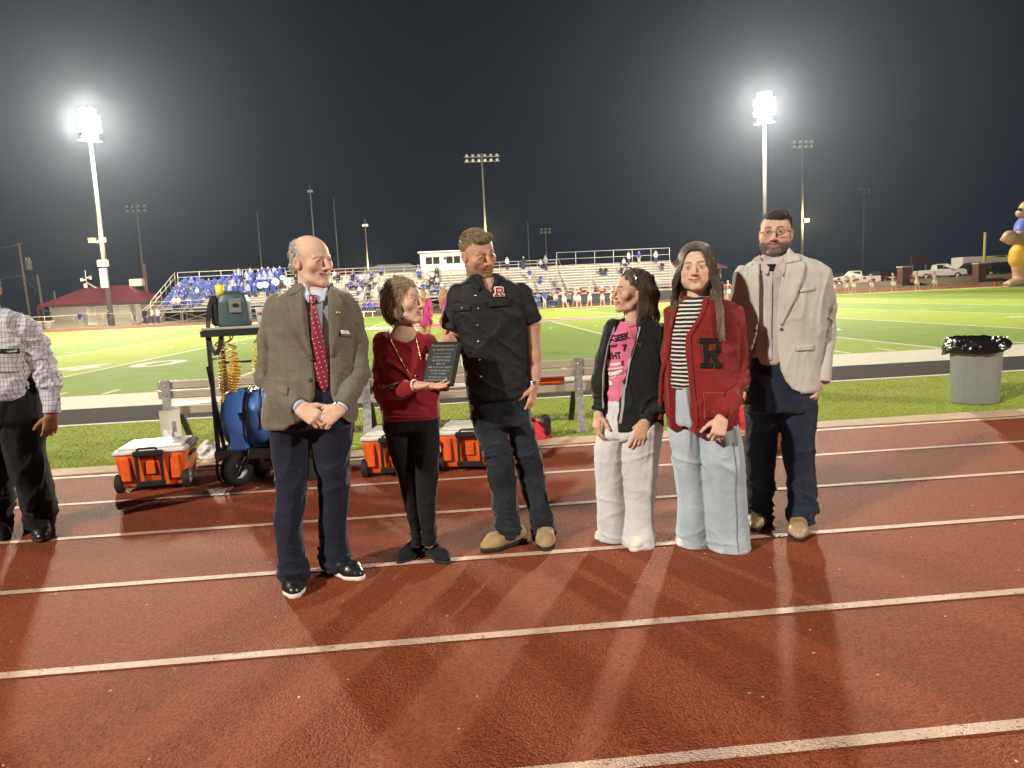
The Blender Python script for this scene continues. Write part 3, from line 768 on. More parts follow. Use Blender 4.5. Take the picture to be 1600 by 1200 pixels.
def shoe_field(heel, ang, L=.285, wd=.098, h=.005, boot=0.0, toe=.6, sole=.022, ht=.085):
    """heel point on the ground, toe direction ang (deg, 0 = +x); returns (upper field, sole field)"""
    hx = np.array(heel, float); d = np.array([math.cos(R(ang)), math.sin(R(ang)), 0]); s = np.array([-d[1], d[0], 0])
    lo = np.minimum(hx, hx+d*L)-.09; hi = np.maximum(hx, hx+d*L)+.09; lo[2] = -.01; hi[2] = ht+boot+.09
    F = SD(lo, hi, h); r = wd/2
    F.cone(hx+d*.045+[0, 0, sole+.032], hx+d*(L*.45)+[0, 0, sole+.034], r*.72, r*.80, .03)
    F.cone(hx+d*(L*.45)+[0, 0, sole+.030], hx+d*(L*.72)+[0, 0, sole+.018], r*.86, r*.98, .03)
    F.cone(hx+d*(L*.72)+[0, 0, sole+.012], hx+d*(L-r*toe)+[0, 0, sole+.006], r*.96, r*toe, .03)
    F.cone(hx+d*.060+[0, 0, sole+.05], hx+d*.070+[0, 0, ht+boot], r*.74, r*.80+boot*.08, .03)
    F.half((0, 0, sole), (0, 0, -1)); F.half((0, 0, ht+boot), (0, 0, 1))
    G = SD(lo, np.array([hi[0], hi[1], sole+.02]), h*.8)
    for a, b, ra, rb in ((.042, L*.42, r*.80, r*.80), (L*.42, L*.72, r*.80, r*1.02), (L*.72, L-r*toe, r*1.02, r*toe*1.12)):
        G.cone(hx+d*a+[0, 0, sole*.6], hx+d*b+[0, 0, sole*.6], ra, rb, .01)
    G.half((0, 0, sole+.004), (0, 0, 1)); G.half((0, 0, .001), (0, 0, -1))
    return F, G
def strands(specs, n_side=4):
    """specs: list of (points, radii) -> joined tapered locks"""
    P = []
    for pts, rs in specs:
        m = MB(); m.tube([tuple(p) for p in pts], list(rs), n_side, cap=False); P.append((np.array(m.v), np.array(m.f)))
    return joinVQ(P)
M_EYE = mat('eye', attr=True, rough=.12, spec=.6)
# ------------------------------------------------------------------ cloth and skin materials
def cloth(name, col, weave=420, rough=.85, spec=.2, sheen=.25, var=(9, .08), custom=None, attr=False, wr=.35):
    return mat(name, col, rough, spec, bump=[(weave, .35, .0012, 2), (26, wr, .010, 3)], var=var, sheen=sheen, custom=custom, attr=attr)
def tweed(t, tcn, src):
    s = N(t, 'ShaderNodeSeparateXYZ'); t.links.new(tcn.outputs['Object'], s.inputs[0])
    n = N(t, 'ShaderNodeTexNoise', i2=260.0, i3=2.0); t.links.new(tcn.outputs['Object'], n.inputs['Vector'])
    c = MIXC(t, n.outputs[0], (.085, .074, .052), (.200, .176, .132))
    def stripes(sock, f, wd): return M2(t, 'LESS_THAN', M2(t, 'ABSOLUTE', M2(t, 'SUBTRACT', M2(t, 'FRACT', M2(t, 'MULTIPLY', sock, f)), .5)), wd)
    l1 = M2(t, 'MAXIMUM', stripes(s.outputs[0], 17.0, .05), stripes(s.outputs[2], 17.0, .05)); c = MIXC(t, M2(t, 'MULTIPLY', l1, .12), c, (.040, .030, .018))
    l2 = M2(t, 'MAXIMUM', stripes(s.outputs[0], 8.5, .02), stripes(s.outputs[2], 8.5, .02)); return MIXC(t, M2(t, 'MULTIPLY', l2, .12), c, (.30, .26, .19))
def stripe_shirt(t, tcn, src):
    s = N(t, 'ShaderNodeSeparateXYZ'); t.links.new(tcn.outputs['Object'], s.inputs[0])
    n = N(t, 'ShaderNodeTexNoise', i2=14.0); t.links.new(tcn.outputs['Object'], n.inputs['Vector'])
    z = M2(t, 'ADD', s.outputs[2], M2(t, 'MULTIPLY', n.outputs[0], .010))
    f = M2(t, 'LESS_THAN', M2(t, 'FRACT', M2(t, 'MULTIPLY', z, 46.0)), .40); return MIXC(t, f, (.018, .016, .018), (.62, .58, .53))
def grid_shirt(t, tcn, src):
    s = N(t, 'ShaderNodeSeparateXYZ'); t.links.new(tcn.outputs['Object'], s.inputs[0])
    n = N(t, 'ShaderNodeTexNoise', i2=5.0); t.links.new(tcn.outputs['Object'], n.inputs['Vector'])
    o = M2(t, 'MULTIPLY', n.outputs[0], .05); r = None
    for k in (0, 2):
        f = M2(t, 'LESS_THAN', M2(t, 'FRACT', M2(t, 'MULTIPLY', M2(t, 'ADD', s.outputs[k], o), 52.0 if k == 0 else 33.0)), .12); r = f if r is None else M2(t, 'MAXIMUM', r, M2(t, 'MULTIPLY', f, .75))
    return MIXC(t, M2(t, 'MULTIPLY', r, .85), (.47, .455, .50), (.05, .045, .075))
def tie_pat(t, tcn, src):
    s = N(t, 'ShaderNodeSeparateXYZ'); t.links.new(tcn.outputs['Object'], s.inputs[0]); d = []
    mp = N(t, 'ShaderNodeMapping'); mp.inputs['Rotation'].default_value = (0, R(12), 0); t.links.new(tcn.outputs['Object'], mp.inputs[0]); t.links.new(mp.outputs[0], s.inputs[0])
    for k in (0, 2): d.append(M2(t, 'SUBTRACT', M2(t, 'FRACT', M2(t, 'MULTIPLY', s.outputs[k], 42.0)), .5))
    q = M2(t, 'ADD', M2(t, 'MULTIPLY', d[0], d[0]), M2(t, 'MULTIPLY', d[1], d[1]))
    c = MIXC(t, M2(t, 'LESS_THAN', q, .075), (.27, .012, .030), (.05, .02, .06)); return MIXC(t, M2(t, 'LESS_THAN', q, .022), c, (.52, .42, .42))
def denim(name, c, fade):
    def cu(t, tcn, src):
        n = N(t, 'ShaderNodeTexNoise', i2=380.0, i3=2.0); t.links.new(tcn.outputs['Object'], n.inputs['Vector'])
        n2 = N(t, 'ShaderNodeTexNoise', i2=3.2, i3=4.0); t.links.new(tcn.outputs['Object'], n2.inputs['Vector'])
        f = M2(t, 'MULTIPLY', M2(t, 'SUBTRACT', n2.outputs[0], .40), 3.0); f.node.use_clamp = True
        a = MIXC(t, f, c, fade); return MIXC(t, M2(t, 'MULTIPLY', n.outputs[0], .5), a, tuple(x*.55 for x in c))
    return mat(name, c, .85, .2, bump=[(300, .4, .0015, 2), (30, .45, .010, 4)], custom=cu, sheen=.2)
M_TWEED = cloth('tweed', (.17, .14, .09), custom=tweed, wr=.25)
M_TWEED_L = cloth('tweed_lapel', (.17, .14, .09), custom=tweed, wr=.1)
M_NAVY = cloth('navy_trouser', (.013, .015, .030), sheen=.15)
M_SHIRT_BLUE = cloth('pale_blue_shirt', (.46, .53, .62), wr=.3, sheen=.05)
M_TIE = mat('tie_silk', (.3, .02, .04), .45, .5, custom=tie_pat)
M_LEATHER = mat('black_leather', (.012, .011, .011), .32, .5, bump=(60, .3, .004, 3))
M_SOLEW = mat('white_sole', (.66, .62, .55), .6, .3)
M_SOLED = mat('dark_sole', (.02, .018, .016), .7, .3)
M_REDSW = cloth('red_knit', (.215, .010, .017), weave=600, sheen=.3, wr=.5)
M_BLACKT = cloth('black_cloth', (.008, .008, .009), sheen=.12)
M_BLKSHIRT = cloth('black_shirt', (.0075, .0075, .0085), sheen=.06, rough=.7, spec=.3, wr=.5)
M_JEAN_D = denim('dark_denim', (.013, .016, .023), (.036, .045, .062))
M_JEAN_N = denim('navy_denim', (.012, .017, .032), (.024, .034, .062))
M_JEAN_L = denim('pale_denim', (.55, .57, .58), (.70, .71, .70))
M_JEAN_B = denim('light_blue_denim', (.36, .43, .48), (.55, .61, .65))
M_SUEDE = mat('tan_suede', (.30, .20, .095), .85, .2, bump=(90, .4, .003, 3), var=(14, .25), sheen=.3)
M_BOOT = mat('tan_boot_leather', (.30, .20, .105), .45, .45, bump=(40, .3, .004, 3), var=(18, .16))
M_HOODIE = cloth('charcoal_jersey', (.014, .016, .0155), weave=500, sheen=.2)
M_PINK = cloth('pink_jersey', (.60, .150, .240), weave=500, wr=.4)
M_ZIP = mat('grey_zip_tape', (.32, .33, .33), .5, .4, bump=(700, .8, .002))
M_CARD = cloth('red_cardigan_knit', (.190, .013, .011), weave=230, sheen=.4, wr=.35)
M_STRIPE = cloth('striped_knit', custom=stripe_shirt, col=(.5, .5, .5))
M_CREAM = cloth('cream_linen', (.44, .415, .365), weave=330, wr=.30, sheen=.1)
M_CREAM_L = cloth('cream_linen_lapel', (.44, .415, .365), weave=330, wr=.10, sheen=.1)
M_LILAC = cloth('pale_mauve_shirt', (.42, .36, .345), wr=.3, sheen=.05)
M_GRID = cloth('checked_shirt', (.6, .55, .6), custom=grid_shirt, wr=.3, sheen=.05)
M_WHITE = mat('white_cloth', (.72, .70, .66), .8, .2)
M_METAL = mat('bright_metal', (.75, .72, .66), .25, .5, 1.0)
M_GOLD = mat('gold_metal', (.75, .55, .22), .3, .5, 1.0)
M_BTN = mat('dark_button', (.03, .024, .018), .4, .5)
M_PEARL = mat('pearl', (.72, .64, .50), .3, .5)
M_LETTER_B = mat('black_felt', (.010, .010, .011), .9, .15, sheen=.2)
M_LETTER_W = mat('white_print', (.70, .66, .62), .8, .2)
M_LETTER_R = mat('red_print', (.34, .02, .02), .8, .2)
M_SKIN = mat('skin', attr=True, rough=.58, spec=.22, sss=.55, bump=[(160, .25, .0015, 4)])
def hairmat(name, rough=.42, sheen=.0, spec=.5):
    return mat(name, attr=True, rough=rough, spec=spec, sheen=sheen, bump=[(120, .5, .003, 3, (1, 1, .12))])
M_HAIR = hairmat('hair', rough=.58, sheen=.3, spec=.3)

class Person:
    def __init__(s, label, base, Y, cat='person', group=None):
        b = at(base[0], base[1], Y); s.X0, s.Y0 = float(b[0]), Y
        s.root = tag(empty('person', (s.X0, Y, 0)), label, cat, group); s.skinparts = []
    def p(s, x, y, dy=0.0):
        q = at(x, y, s.Y0+dy); return np.array([q[0]-s.X0, dy, q[2]])
    def xz(s, x, y, dy=-.12): q = s.p(x, y, dy); return (q[0], q[2])
    def pl(s, pts, dy=-.12): return [s.xz(x, y, dy) for x, y in pts]
    def g(s, x, y): q = atg(x, y); return np.array([q[0]-s.X0, q[1]-s.Y0, 0])
    def secs(s, rows, grow=0.0, dy0=0.0):
        o = []
        for r in rows:
            y, xl, xr, ry = r[:4]; dy = (r[4] if len(r) > 4 else 0.0)+dy0
            a = s.p(xl, y, dy); b = s.p(xr, y, dy); o.append(((a[2]+b[2])/2, (a[0]+b[0])/2, dy, (b[0]-a[0])/2+grow, ry+grow))
        return sorted(o)
    def leg(s, rows, dy, kr=1.12, hem=0):
        o = []
        for r in rows:
            y, xl, xr = r[:3]
            if isinstance(dy, tuple):
                t = (y-rows[0][0])/(rows[-1][0]-rows[0][0]); d = dy[0]+(dy[1]-dy[0])*t**1.3
            else: d = dy
            kq = kr
            if y < hem: q = (xr-xl)*.07; xl, xr = xl+q, xr-q; d += .02; kq = kr*.86
            a = s.p(xl, y, d); b = s.p(xr, y, d); rx = (b[0]-a[0])/2; o.append(((a[2]+b[2])/2, (a[0]+b[0])/2, d, rx, rx*kq))
        return sorted(o)
    def trousers(s, hips, legs, m, wr, h=.0065, name='trousers', seed=0, e=2.0, kr=1.12, hem=0):
        sec = [s.leg(l, d, kr, hem) for l, d in legs]; hp = s.secs(hips)
        allr = sec[0]+sec[1]+hp; A = np.array(allr)
        lo = [(A[:, 1]-A[:, 3]).min()-.02, (A[:, 2]-A[:, 4]).min()-.03, A[:, 0].min()-.01]; hi = [(A[:, 1]+A[:, 3]).max()+.02, (A[:, 2]+A[:, 4]).max()+.03, A[:, 0].max()+.01]
        F = SD(lo, hi, h); F.loft(hp, .02, e=2.3, rnd=.02)
        F.loft(sec[0], .02, rnd=.012, e=e); F.loft(sec[1], .012, rnd=.012, e=e)
        V, Q = F.mesh(1); Nn = normals(V, Q); z = V[:, 2]; top = hp[0][0]
        for fr, amp, m0, m1, rg, rot in wr:
            mask = None
            if m0 is not None: mask = sm(m0[1]-z, 0, m0[1]-m0[0]) if m0[0] < m0[1] else sm(z, m0[1], m0[0])
            if m1: mask = (1 if mask is None else mask)*bump1(z, m1[0], m1[1])
            V = folds(V, Nn, fr, amp*1.35, seed, mask, rg, .6, rot); Nn = normals(V, Q); seed += 3
        V = lap(V, Q, .25); s.trF = F; F.bvh = BVHTree.FromPolygons([tuple(v) for v in V], [tuple(q) for q in Q.tolist()])
        return mk(name, V, Q, m, s.root)
    def garment(s, name, rows, arms, m, h=.0056, grow=0.0, e=2.4, cut=None, cut_y=.0, extra=None, wr=(), seed=1, k=.03, rnd=.02, smooth=1, hem=None):
        sec = s.secs(rows, grow); A = np.array(sec); lo = np.array([(A[:, 1]-A[:, 3]).min(), (A[:, 2]-A[:, 4]).min(), A[:, 0].min()]); hi = np.array([(A[:, 1]+A[:, 3]).max(), (A[:, 2]+A[:, 4]).max(), A[:, 0].max()])
        for pts, rs in arms:
            for q, r in zip(pts, rs): lo = np.minimum(lo, np.array(q)-r); hi = np.maximum(hi, np.array(q)+r)
        F = SD(lo-.03, hi+.03, h); F.loft(sec, .02, e=e, rnd=rnd)
        if arms:   # sleeves are shaped on their own, squared off at the cuff, then blended in
            G = SD(lo-.03, hi+.03, h)
            for pts, rs in arms: G.path(pts, rs, k)
            for pts, rs in arms: F_half(G, pts[-1], unit(np.array(pts[-1])-np.array(pts[-2])), rs[-1]*1.6)
            F.put((slice(None),)*3, G.D, .009, 'u')
        if extra: extra(F)
        if cut: F.polycut(cut, -9, cut_y)
        if hem: F.polycut(hem, -9, 9)
        V, Q = F.mesh(smooth); Nn = normals(V, Q)
        zb = sec[0][0]; hm_ = .12+.88*np.clip((V[:, 2]-zb)/.07, 0, 1)
        for fr, amp, fn, rg, rot in wr:
            V = folds(V, Nn, fr, amp*1.35, seed, (fn(V) if fn else 1)*hm_, rg, .6, rot); Nn = normals(V, Q); seed += 3
        V = lap(V, Q, .2)
        F.bvh = BVHTree.FromPolygons([tuple(v) for v in V], [tuple(q) for q in Q.tolist()])
        return F, mk(name, V, Q, m, s.root)
    def body(s, head, hands, arms, torso, legs, base, **kw):
        V, Q, C = head.skin(base, **kw); parts = [(V, Q)]; cols = [C]
        for (hv, hq) in hands:
            parts.append((hv, hq)); n = vnoise(hv*70, 3)*.10+vnoise(hv*190, 5)*.07; c = np.array(base)*(1+n)[:, None]; c[:, 1:] *= .95; cols.append(c)
        A = np.array(torso); F = SD([-.55, -.35, .0], [.55, .35, A[:, 0].max()+.03], .02); F.loft(torso, .03)
        for pts, rs in arms+legs: F.path(pts, rs, .03)
        v, q = F.mesh(1); parts.append((v, q)); cols.append(np.tile(np.array(base), (len(v), 1)))
        V, Q = joinVQ(parts); return mk('body', V, Q, M_SKIN, s.root, np.concatenate(cols))
    def innerlegs(s, legs):
        o = []
        for l, d in legs:
            q = s.leg(l, d); o.append(([(x[1], x[2], x[0]) for x in q[::-1]], [min(x[3], .07)*.72 for x in q[::-1]]))
        return o
    def ank(s, heel, toe, L, snap=None):
        a = s.g(*heel); b = s.g(*toe); ang = math.degrees(math.atan2(b[1]-a[1], b[0]-a[0])) if snap is None else snap
        return float(b[1]-(L-.075)*math.sin(R(ang)))
    def cuff(s, a, d, r, ln, m, name='cuff', parent=None, h=.0045):
        a = np.array(a, float); d = unit(d); F = SD(a-.12, a+.12, h); F.cone(a-d*.05, a+d*(ln+r), r*1.02, r, 0); F.half(a+d*ln, d, .006); F.half(a-d*.03, -d, .004)
        return mk(name, *F.mesh(1), m, parent or s.root)
    def shoe(s, heel, toe, L, m_up, m_sole, name='shoe', wd=.098, boot=0.0, sole=.022, toe_r=.6, h=.005, laces=None, ht=.085, snap=None):
        a = s.g(*heel); b = s.g(*toe); ang = math.degrees(math.atan2(b[1]-a[1], b[0]-a[0])) if snap is None else snap
        F, G = shoe_field(b-L*np.array([math.cos(R(ang)), math.sin(R(ang)), 0]), ang, L, wd, h, boot, toe_r, sole, ht)
        o = mk(name, *F.mesh(1), m_up, s.root); mk('sole', *G.mesh(1), m_sole, o)
        if laces is not None:
            hp = b-L*np.array([math.cos(R(ang)), math.sin(R(ang)), 0]); d = np.array([math.cos(R(ang)), math.sin(R(ang)), 0]); sd_ = np.array([-d[1], d[0], 0]); lm = MB()
            for i in range(4):
                q = hp+d*(.105+.024*i)*L/.285; z = sole+.078-.012*i
                lm.tube([q-sd_*.022+[0, 0, z-.008], q+[0, 0, z], q+sd_*.022+[0, 0, z-.008]], .0035, 5)
            lm.build('lace', laces, o)
        return o
    def add(s, name, VQ, m, parent=None, col=None): return mk(name, VQ[0], VQ[1], m, parent or s.root, col)
_add = Person.add
def _add2(s, name, VQ, m, parent=None, col=None):
    o = _add(s, name, VQ, m, parent, col)
    if name in ('pocket', 'button', 'bead', 'collar', 'lapel') and col is None: split_parts(o)
    return o
Person.add = _add2
def F_half(F, p, d, r):
    """flatten a sleeve end: cut what lies beyond p along d, only near p"""
    p = A3(p); d = A3(unit(d)); W = F.win(p-r*1.3, p+r*1.3, 0)
    if W is None: return
    sl, X, Y, Z = W; q = (X-p[0])*d[0]+(Y-p[1])*d[1]+(Z-p[2])*d[2]; rr = np.sqrt((X-p[0])**2+(Y-p[1])**2+(Z-p[2])**2)
    F.put(sl, np.maximum(-q, rr-r*1.25).astype(np.float32), .004, 's')
class HairF:
    def __init__(s, hd, lo=(-.16, -.16, -.2), hi=(.16, .2, .18), h=.0038):
        s.hd = hd; s.F = SD(hd.c+np.array(lo), hd.c+np.array(hi), h); s.k = hd.sc
    def ell(s, c, r, k=.015, op='u', rr=None):
        Rm = Matrix(s.hd.M); s.F.ell(s.hd.T(c), tuple(x*s.k*(s.hd.wx if i == 0 else 1) for i, x in enumerate(r)), k, op, Rm if rr is None else Rm @ rr); return s
    def cone(s, a, b, ra, rb, k=.015, op='u'): s.F.cone(s.hd.T(a), s.hd.T(b), ra*s.k, rb*s.k, k, op); return s
    def half(s, p, n, k=.008): s.F.half(s.hd.T(p), s.hd.M @ np.array(n, float), k); return s
    def done(s, parent, base, tip=None, fr=(90, 90, 14), amp=.006, seed=3, streak=.45, locks=None, name='hair', m=None, grad=None, tufts=None):
        V, Q = s.F.mesh(1); L = s.hd.L(V); Nn = normals(V, Q); L2 = L*np.array(fr); L2 = L2+1.2*np.stack([vnoise(L*18+i*3, seed+i) for i in range(3)], 1)
        n = vnoise(L2, seed); V = V+Nn*(n*amp+vnoise(L2*2.3, seed+2)*amp*.5)[:, None]; parts = [(V, Q)]
        if tufts is not None:
            n_, ln, r, fl, lift, spread = tufts; rg = np.random.RandomState(seed+4); Nn = normals(V, Q); T_ = []; i_ = rg.choice(len(V), min(n_, len(V)), replace=False)
            for i in i_:
                f = fl(L[i], Nn[i] @ s.hd.M)
                if f is None: continue
                d = s.hd.M @ (np.array(f, float)+rg.normal(0, spread, 3)); d = d-Nn[i]*(d @ Nn[i])*.92; d /= np.linalg.norm(d)+1e-6; l_ = ln*rg.uniform(.6, 1.3)
                T_.append(([V[i]-Nn[i]*r*.4+d*l_*t+Nn[i]*l_*(lift*t-lift*.9*t*t) for t in (0, .35, .7, 1)], [r, r, r*.7, r*.15]))
            parts.append(strands(T_, 3))
        if locks is not None: parts.append(locks)
        V, Q = joinVQ(parts); L = s.hd.L(V); L2 = L*np.array(fr); n = vnoise(L2*1.0, seed)*.6+vnoise(L2*2.2, seed+2)*.5
        C = np.array(base)*(1+streak*n)[:, None]
        if tip is not None: f = np.clip(grad(L) if grad else .5+.9*n, 0, 1)[:, None]; C = C*(1-f)+np.array(tip)*(1+.3*n)[:, None]*f
        return mk(name, V, Q, m or M_HAIR, parent, np.clip(C, .002, 1))
def shortlocks(hd, fn, n, L, r=.0022, seed=0, lift=.15, spread=.4, curve=.12):
    """short tufts rooted on an ellipsoid; fn(dir) -> None or flow direction"""
    rs = random.Random(seed); out = []
    while len(out) < n:
        d = np.array([rs.gauss(0, 1), rs.gauss(0, 1), rs.gauss(0, 1)]); d /= np.linalg.norm(d); f = fn(d)
        if f is None: continue
        root, flow = f; nrm = d; flow = np.array(flow, float)+np.array([rs.gauss(0, spread) for _ in range(3)]); flow = unit(flow-nrm*np.dot(flow, nrm)*.9)
        ll = L*(.6+.8*rs.random()); pts = [hd.T(np.array(root)+flow*ll*t+nrm*ll*(lift*t*(1-t*.6)-curve*t*t)) for t in (0, .4, .75, 1)]
        out.append((pts, [r, r*.9, r*.6, r*.15]))
    return strands(out)
# ------------------------------------------------------------------ stands, buildings, poles and vehicles across the field
M_BLEACH = mat('bleacher_aluminium', (.40, .37, .31), .5, .5, .35, var=(.7, .1))
M_BFRAME = mat('bleacher_frame', (.20, .19, .17), .6, .4, .4)
M_RAIL = mat('rail_pipe', (.42, .41, .38), .5, .5, .4)
M_MAROON = mat('maroon_sheet_metal', (.070, .012, .020), .45, .45, var=(.5, .12))
M_WALL = mat('beige_siding', (.42, .36, .29), .8, .3, var=(1.2, .06))
M_WHITEW = mat('white_siding', (.60, .58, .52), .7, .3, var=(1.5, .05))
M_GREYROOF = mat('grey_shingle', (.17, .165, .15), .8, .3, var=(2, .15))
M_GLASSD = mat('dark_glass', (.03, .028, .026), .12, .6)
M_POLE = mat('pole_concrete', (.13, .125, .115), .7, .4, var=(.6, .08))
M_WOOD = mat('creosote_wood', (.17, .13, .095), .9, .2, bump=(8, .5, .02, 4, (6, 6, .3)), var=(3, .2))
M_LAMP = mat('lit_lamp', (.3, .3, .3), emit=(1.0, .93, .78), estr=120.0)
M_LAMPY = mat('lit_yellow_lamp', (.05, .03, .005), emit=(1.0, .68, .13), estr=2.6)
M_LAMPOFF = mat('unlit_lamp', (.45, .45, .46), .3, .5, .5)
M_BLUESEAT = mat('blue_seat', (.016, .045, .24), .5, .4)

def pole_thing(loc, H, r0, r1, lab, name='light_pole', cat='light pole', m=None, group=None):
    o = tag(empty(name, loc), lab, cat, group); MB().tube([(0, 0, -.05), (0, 0, H*.5), (0, 0, H)], [r0, (r0+r1)/2, r1], 14).build('pole', m or M_POLE, o); return o
def glow(loc, e_=4500):
    l = bpy.data.lights.new('yellow_lamp', 'POINT'); l.energy = e_; l.color = (1, .76, .30); l.shadow_soft_size = .3
    q = bpy.data.objects.new('yellow_lamp', l); COL.objects.link(q); q.location = loc
def rack(o, z, rows, n, wd, ml, tilt=30, size=.26, face=(0, -1), pitch=3.0):
    """cross-arms with round floodlights pointing at the field"""
    fx = Vector((face[0], face[1], 0)).normalized(); sx_ = Vector((-fx.y, fx.x, 0))
    for k in range(rows):
        zz = z+k*size*pitch; a = MB(); a.bar(tuple(sx_*-wd/2+Vector((0, 0, zz))), tuple(sx_*wd/2+Vector((0, 0, zz))), .10); a.build('cross_arm', M_BFRAME, o)
        n_ = n-(1 if ml is M_LAMP and k in (0, rows-1) else 0)
        for i in range(n_):
            p = sx_*(-wd/2+wd*(i+.5+(n-n_)/2)/n)+Vector((0, 0, zz+size*.75))+fx*.18; q = (fx*math.cos(R(tilt))+Vector((0, 0, -math.sin(R(tilt))))).to_track_quat('Z', 'Y').to_matrix()
            h = MB().lathe([(.0001, -size*1.05), (size*.5, -size*.9), (size*.95, -size*.15), (size, .02), (size*.94, .02), (size*.9, -.06)], p, 16, M=q).build('floodlight', M_BFRAME if ml is not M_LAMPOFF else M_LAMPOFF, o)
            MB().lathe([(.0001, -.03), (size*.91, -.04)], p, 16, M=q).build('lens', ml, h)
for i, (x, y, z) in enumerate(POLES_FAR):
    o = pole_thing((x, y, 0), z+1.6, .30, .15, ('tall lit floodlight pole rising beside the maroon-roofed building on the left', 'tall lit floodlight pole rising behind the cream blazer man')[i], group='lit floodlight poles')
    rack(o, z-1.7, 4, 3, 2.2, M_LAMP, 18, .42, (-x*1.3, -y), 2.15)
    if i == 0:
        MB().box((-.05, -.42, 5.2), (.75, .35, 2.1), bev=.05).build('control_cabinet', M_WHITEW, o); MB().box((0, -.36, 6.8), (1.15, .3, .7), bev=.05).build('junction_box', M_WHITEW, o)
        for dx in (-.8, .35):
            h = MB().box((dx, -.45, 9.3), (.7, .28, .5), bev=.06).build('yellow_floodlight', M_BFRAME, o); MB().box((dx, -.62, 9.3), (.66, .06, .46)).build('lens', M_LAMPY, h)
        glow((x-.2, y-1.8, 9.3))
        MB().bar((-1.05, -.3, 9.1), (.6, -.3, 9.1), .08).build('bracket', M_RAIL, o); MB().lathe([(.34, 0), (.36, .9), (.34, .9)], (0, 0, .1), 16).build('base_wrap', M_BLK_FAR if 'M_BLK_FAR' in globals() else M_GLASSD, o)
def px_at(x, Y): return float(at(x, 430, Y)[0])
def pz_at(x, y, Y): return float(at(x, y, Y)[2])
for (px, ytop, Y, r, nl, lab) in ((1253, 222, 128, .26, 4, 'unlit pole with two lamp rows just right of the cream blazer man'), (762, 243, 128, .26, 6, 'unlit pole with a wide lamp bar above the black shirt man'), (224, 322, 140, .26, 4, 'unlit pole with two lamp rows right of the left lit pole'),
                                  (495, 292, 150, .22, 2, 'dim unlit pole with small lamp head above the older man'), (1348, 296, 165, .26, 3, 'dim unlit pole with two lamp rows far right of the blazer man'), (855, 358, 190, .24, 3, 'faint unlit lamp pole right of the black shirt man'), (576, 345, 140, .18, 2, 'thin unlit lamp pole above the bleachers left of the press box')):
    H = pz_at(px, ytop, Y); o = pole_thing((px_at(px, Y), Y, 0), H+.4, r, r*.55, lab, group='unlit lamp poles on the grounds behind')
    rack(o, H-1.0, 2 if nl > 2 else 1, nl, nl*1.05 if nl > 2 else 1.2, M_LAMPOFF, 35, .27)
    if px in (1253, 576, 762):
        zz = pz_at(px, {1253: 345, 576: 423, 762: 372}[px], Y); h = MB().box((.5, -.5, zz), (.75, .4, .5), bev=.05).build('yellow_floodlight', M_BFRAME, o); MB().box((.5, -.73, zz), (.9, .06, .62)).build('lens', M_LAMPY, h); glow((px_at(px, Y)+.5, Y-2.0, zz), 9000)
for px, yt, Y, r, m, lab in ((410, 332, 160, .16, M_POLE, 'bare dark pole left of the older man'), (530, 310, 170, .20, M_POLE, 'bare dark pole right of the older man'), (828, 347, 175, .16, M_POLE, 'bare thin pole right of the black shirt man'), (227, 412, 112, .22, mat('rusty_red_pole', (.20, .07, .06), .7, .3), 'short rusty red pole behind the maroon roof')):
    pole_thing((px_at(px, Y), Y, 0), pz_at(px, yt, Y), r, r*.7, lab, 'bare_pole', 'pole', m)
o = pole_thing((px_at(1537, 92), 92, .8), pz_at(1537, 363, 92)-.8, .17, .17, 'yellow upright standing behind the brick pillar', 'yellow_upright', 'upright', mat('goal_yellow', (.42, .36, .08), .5, .4)); MB().tube([(0, 0, 2.6), (3.0, 0, 2.6)], .12, 10).build('crossbar', o.children[0].data.materials[0], o)

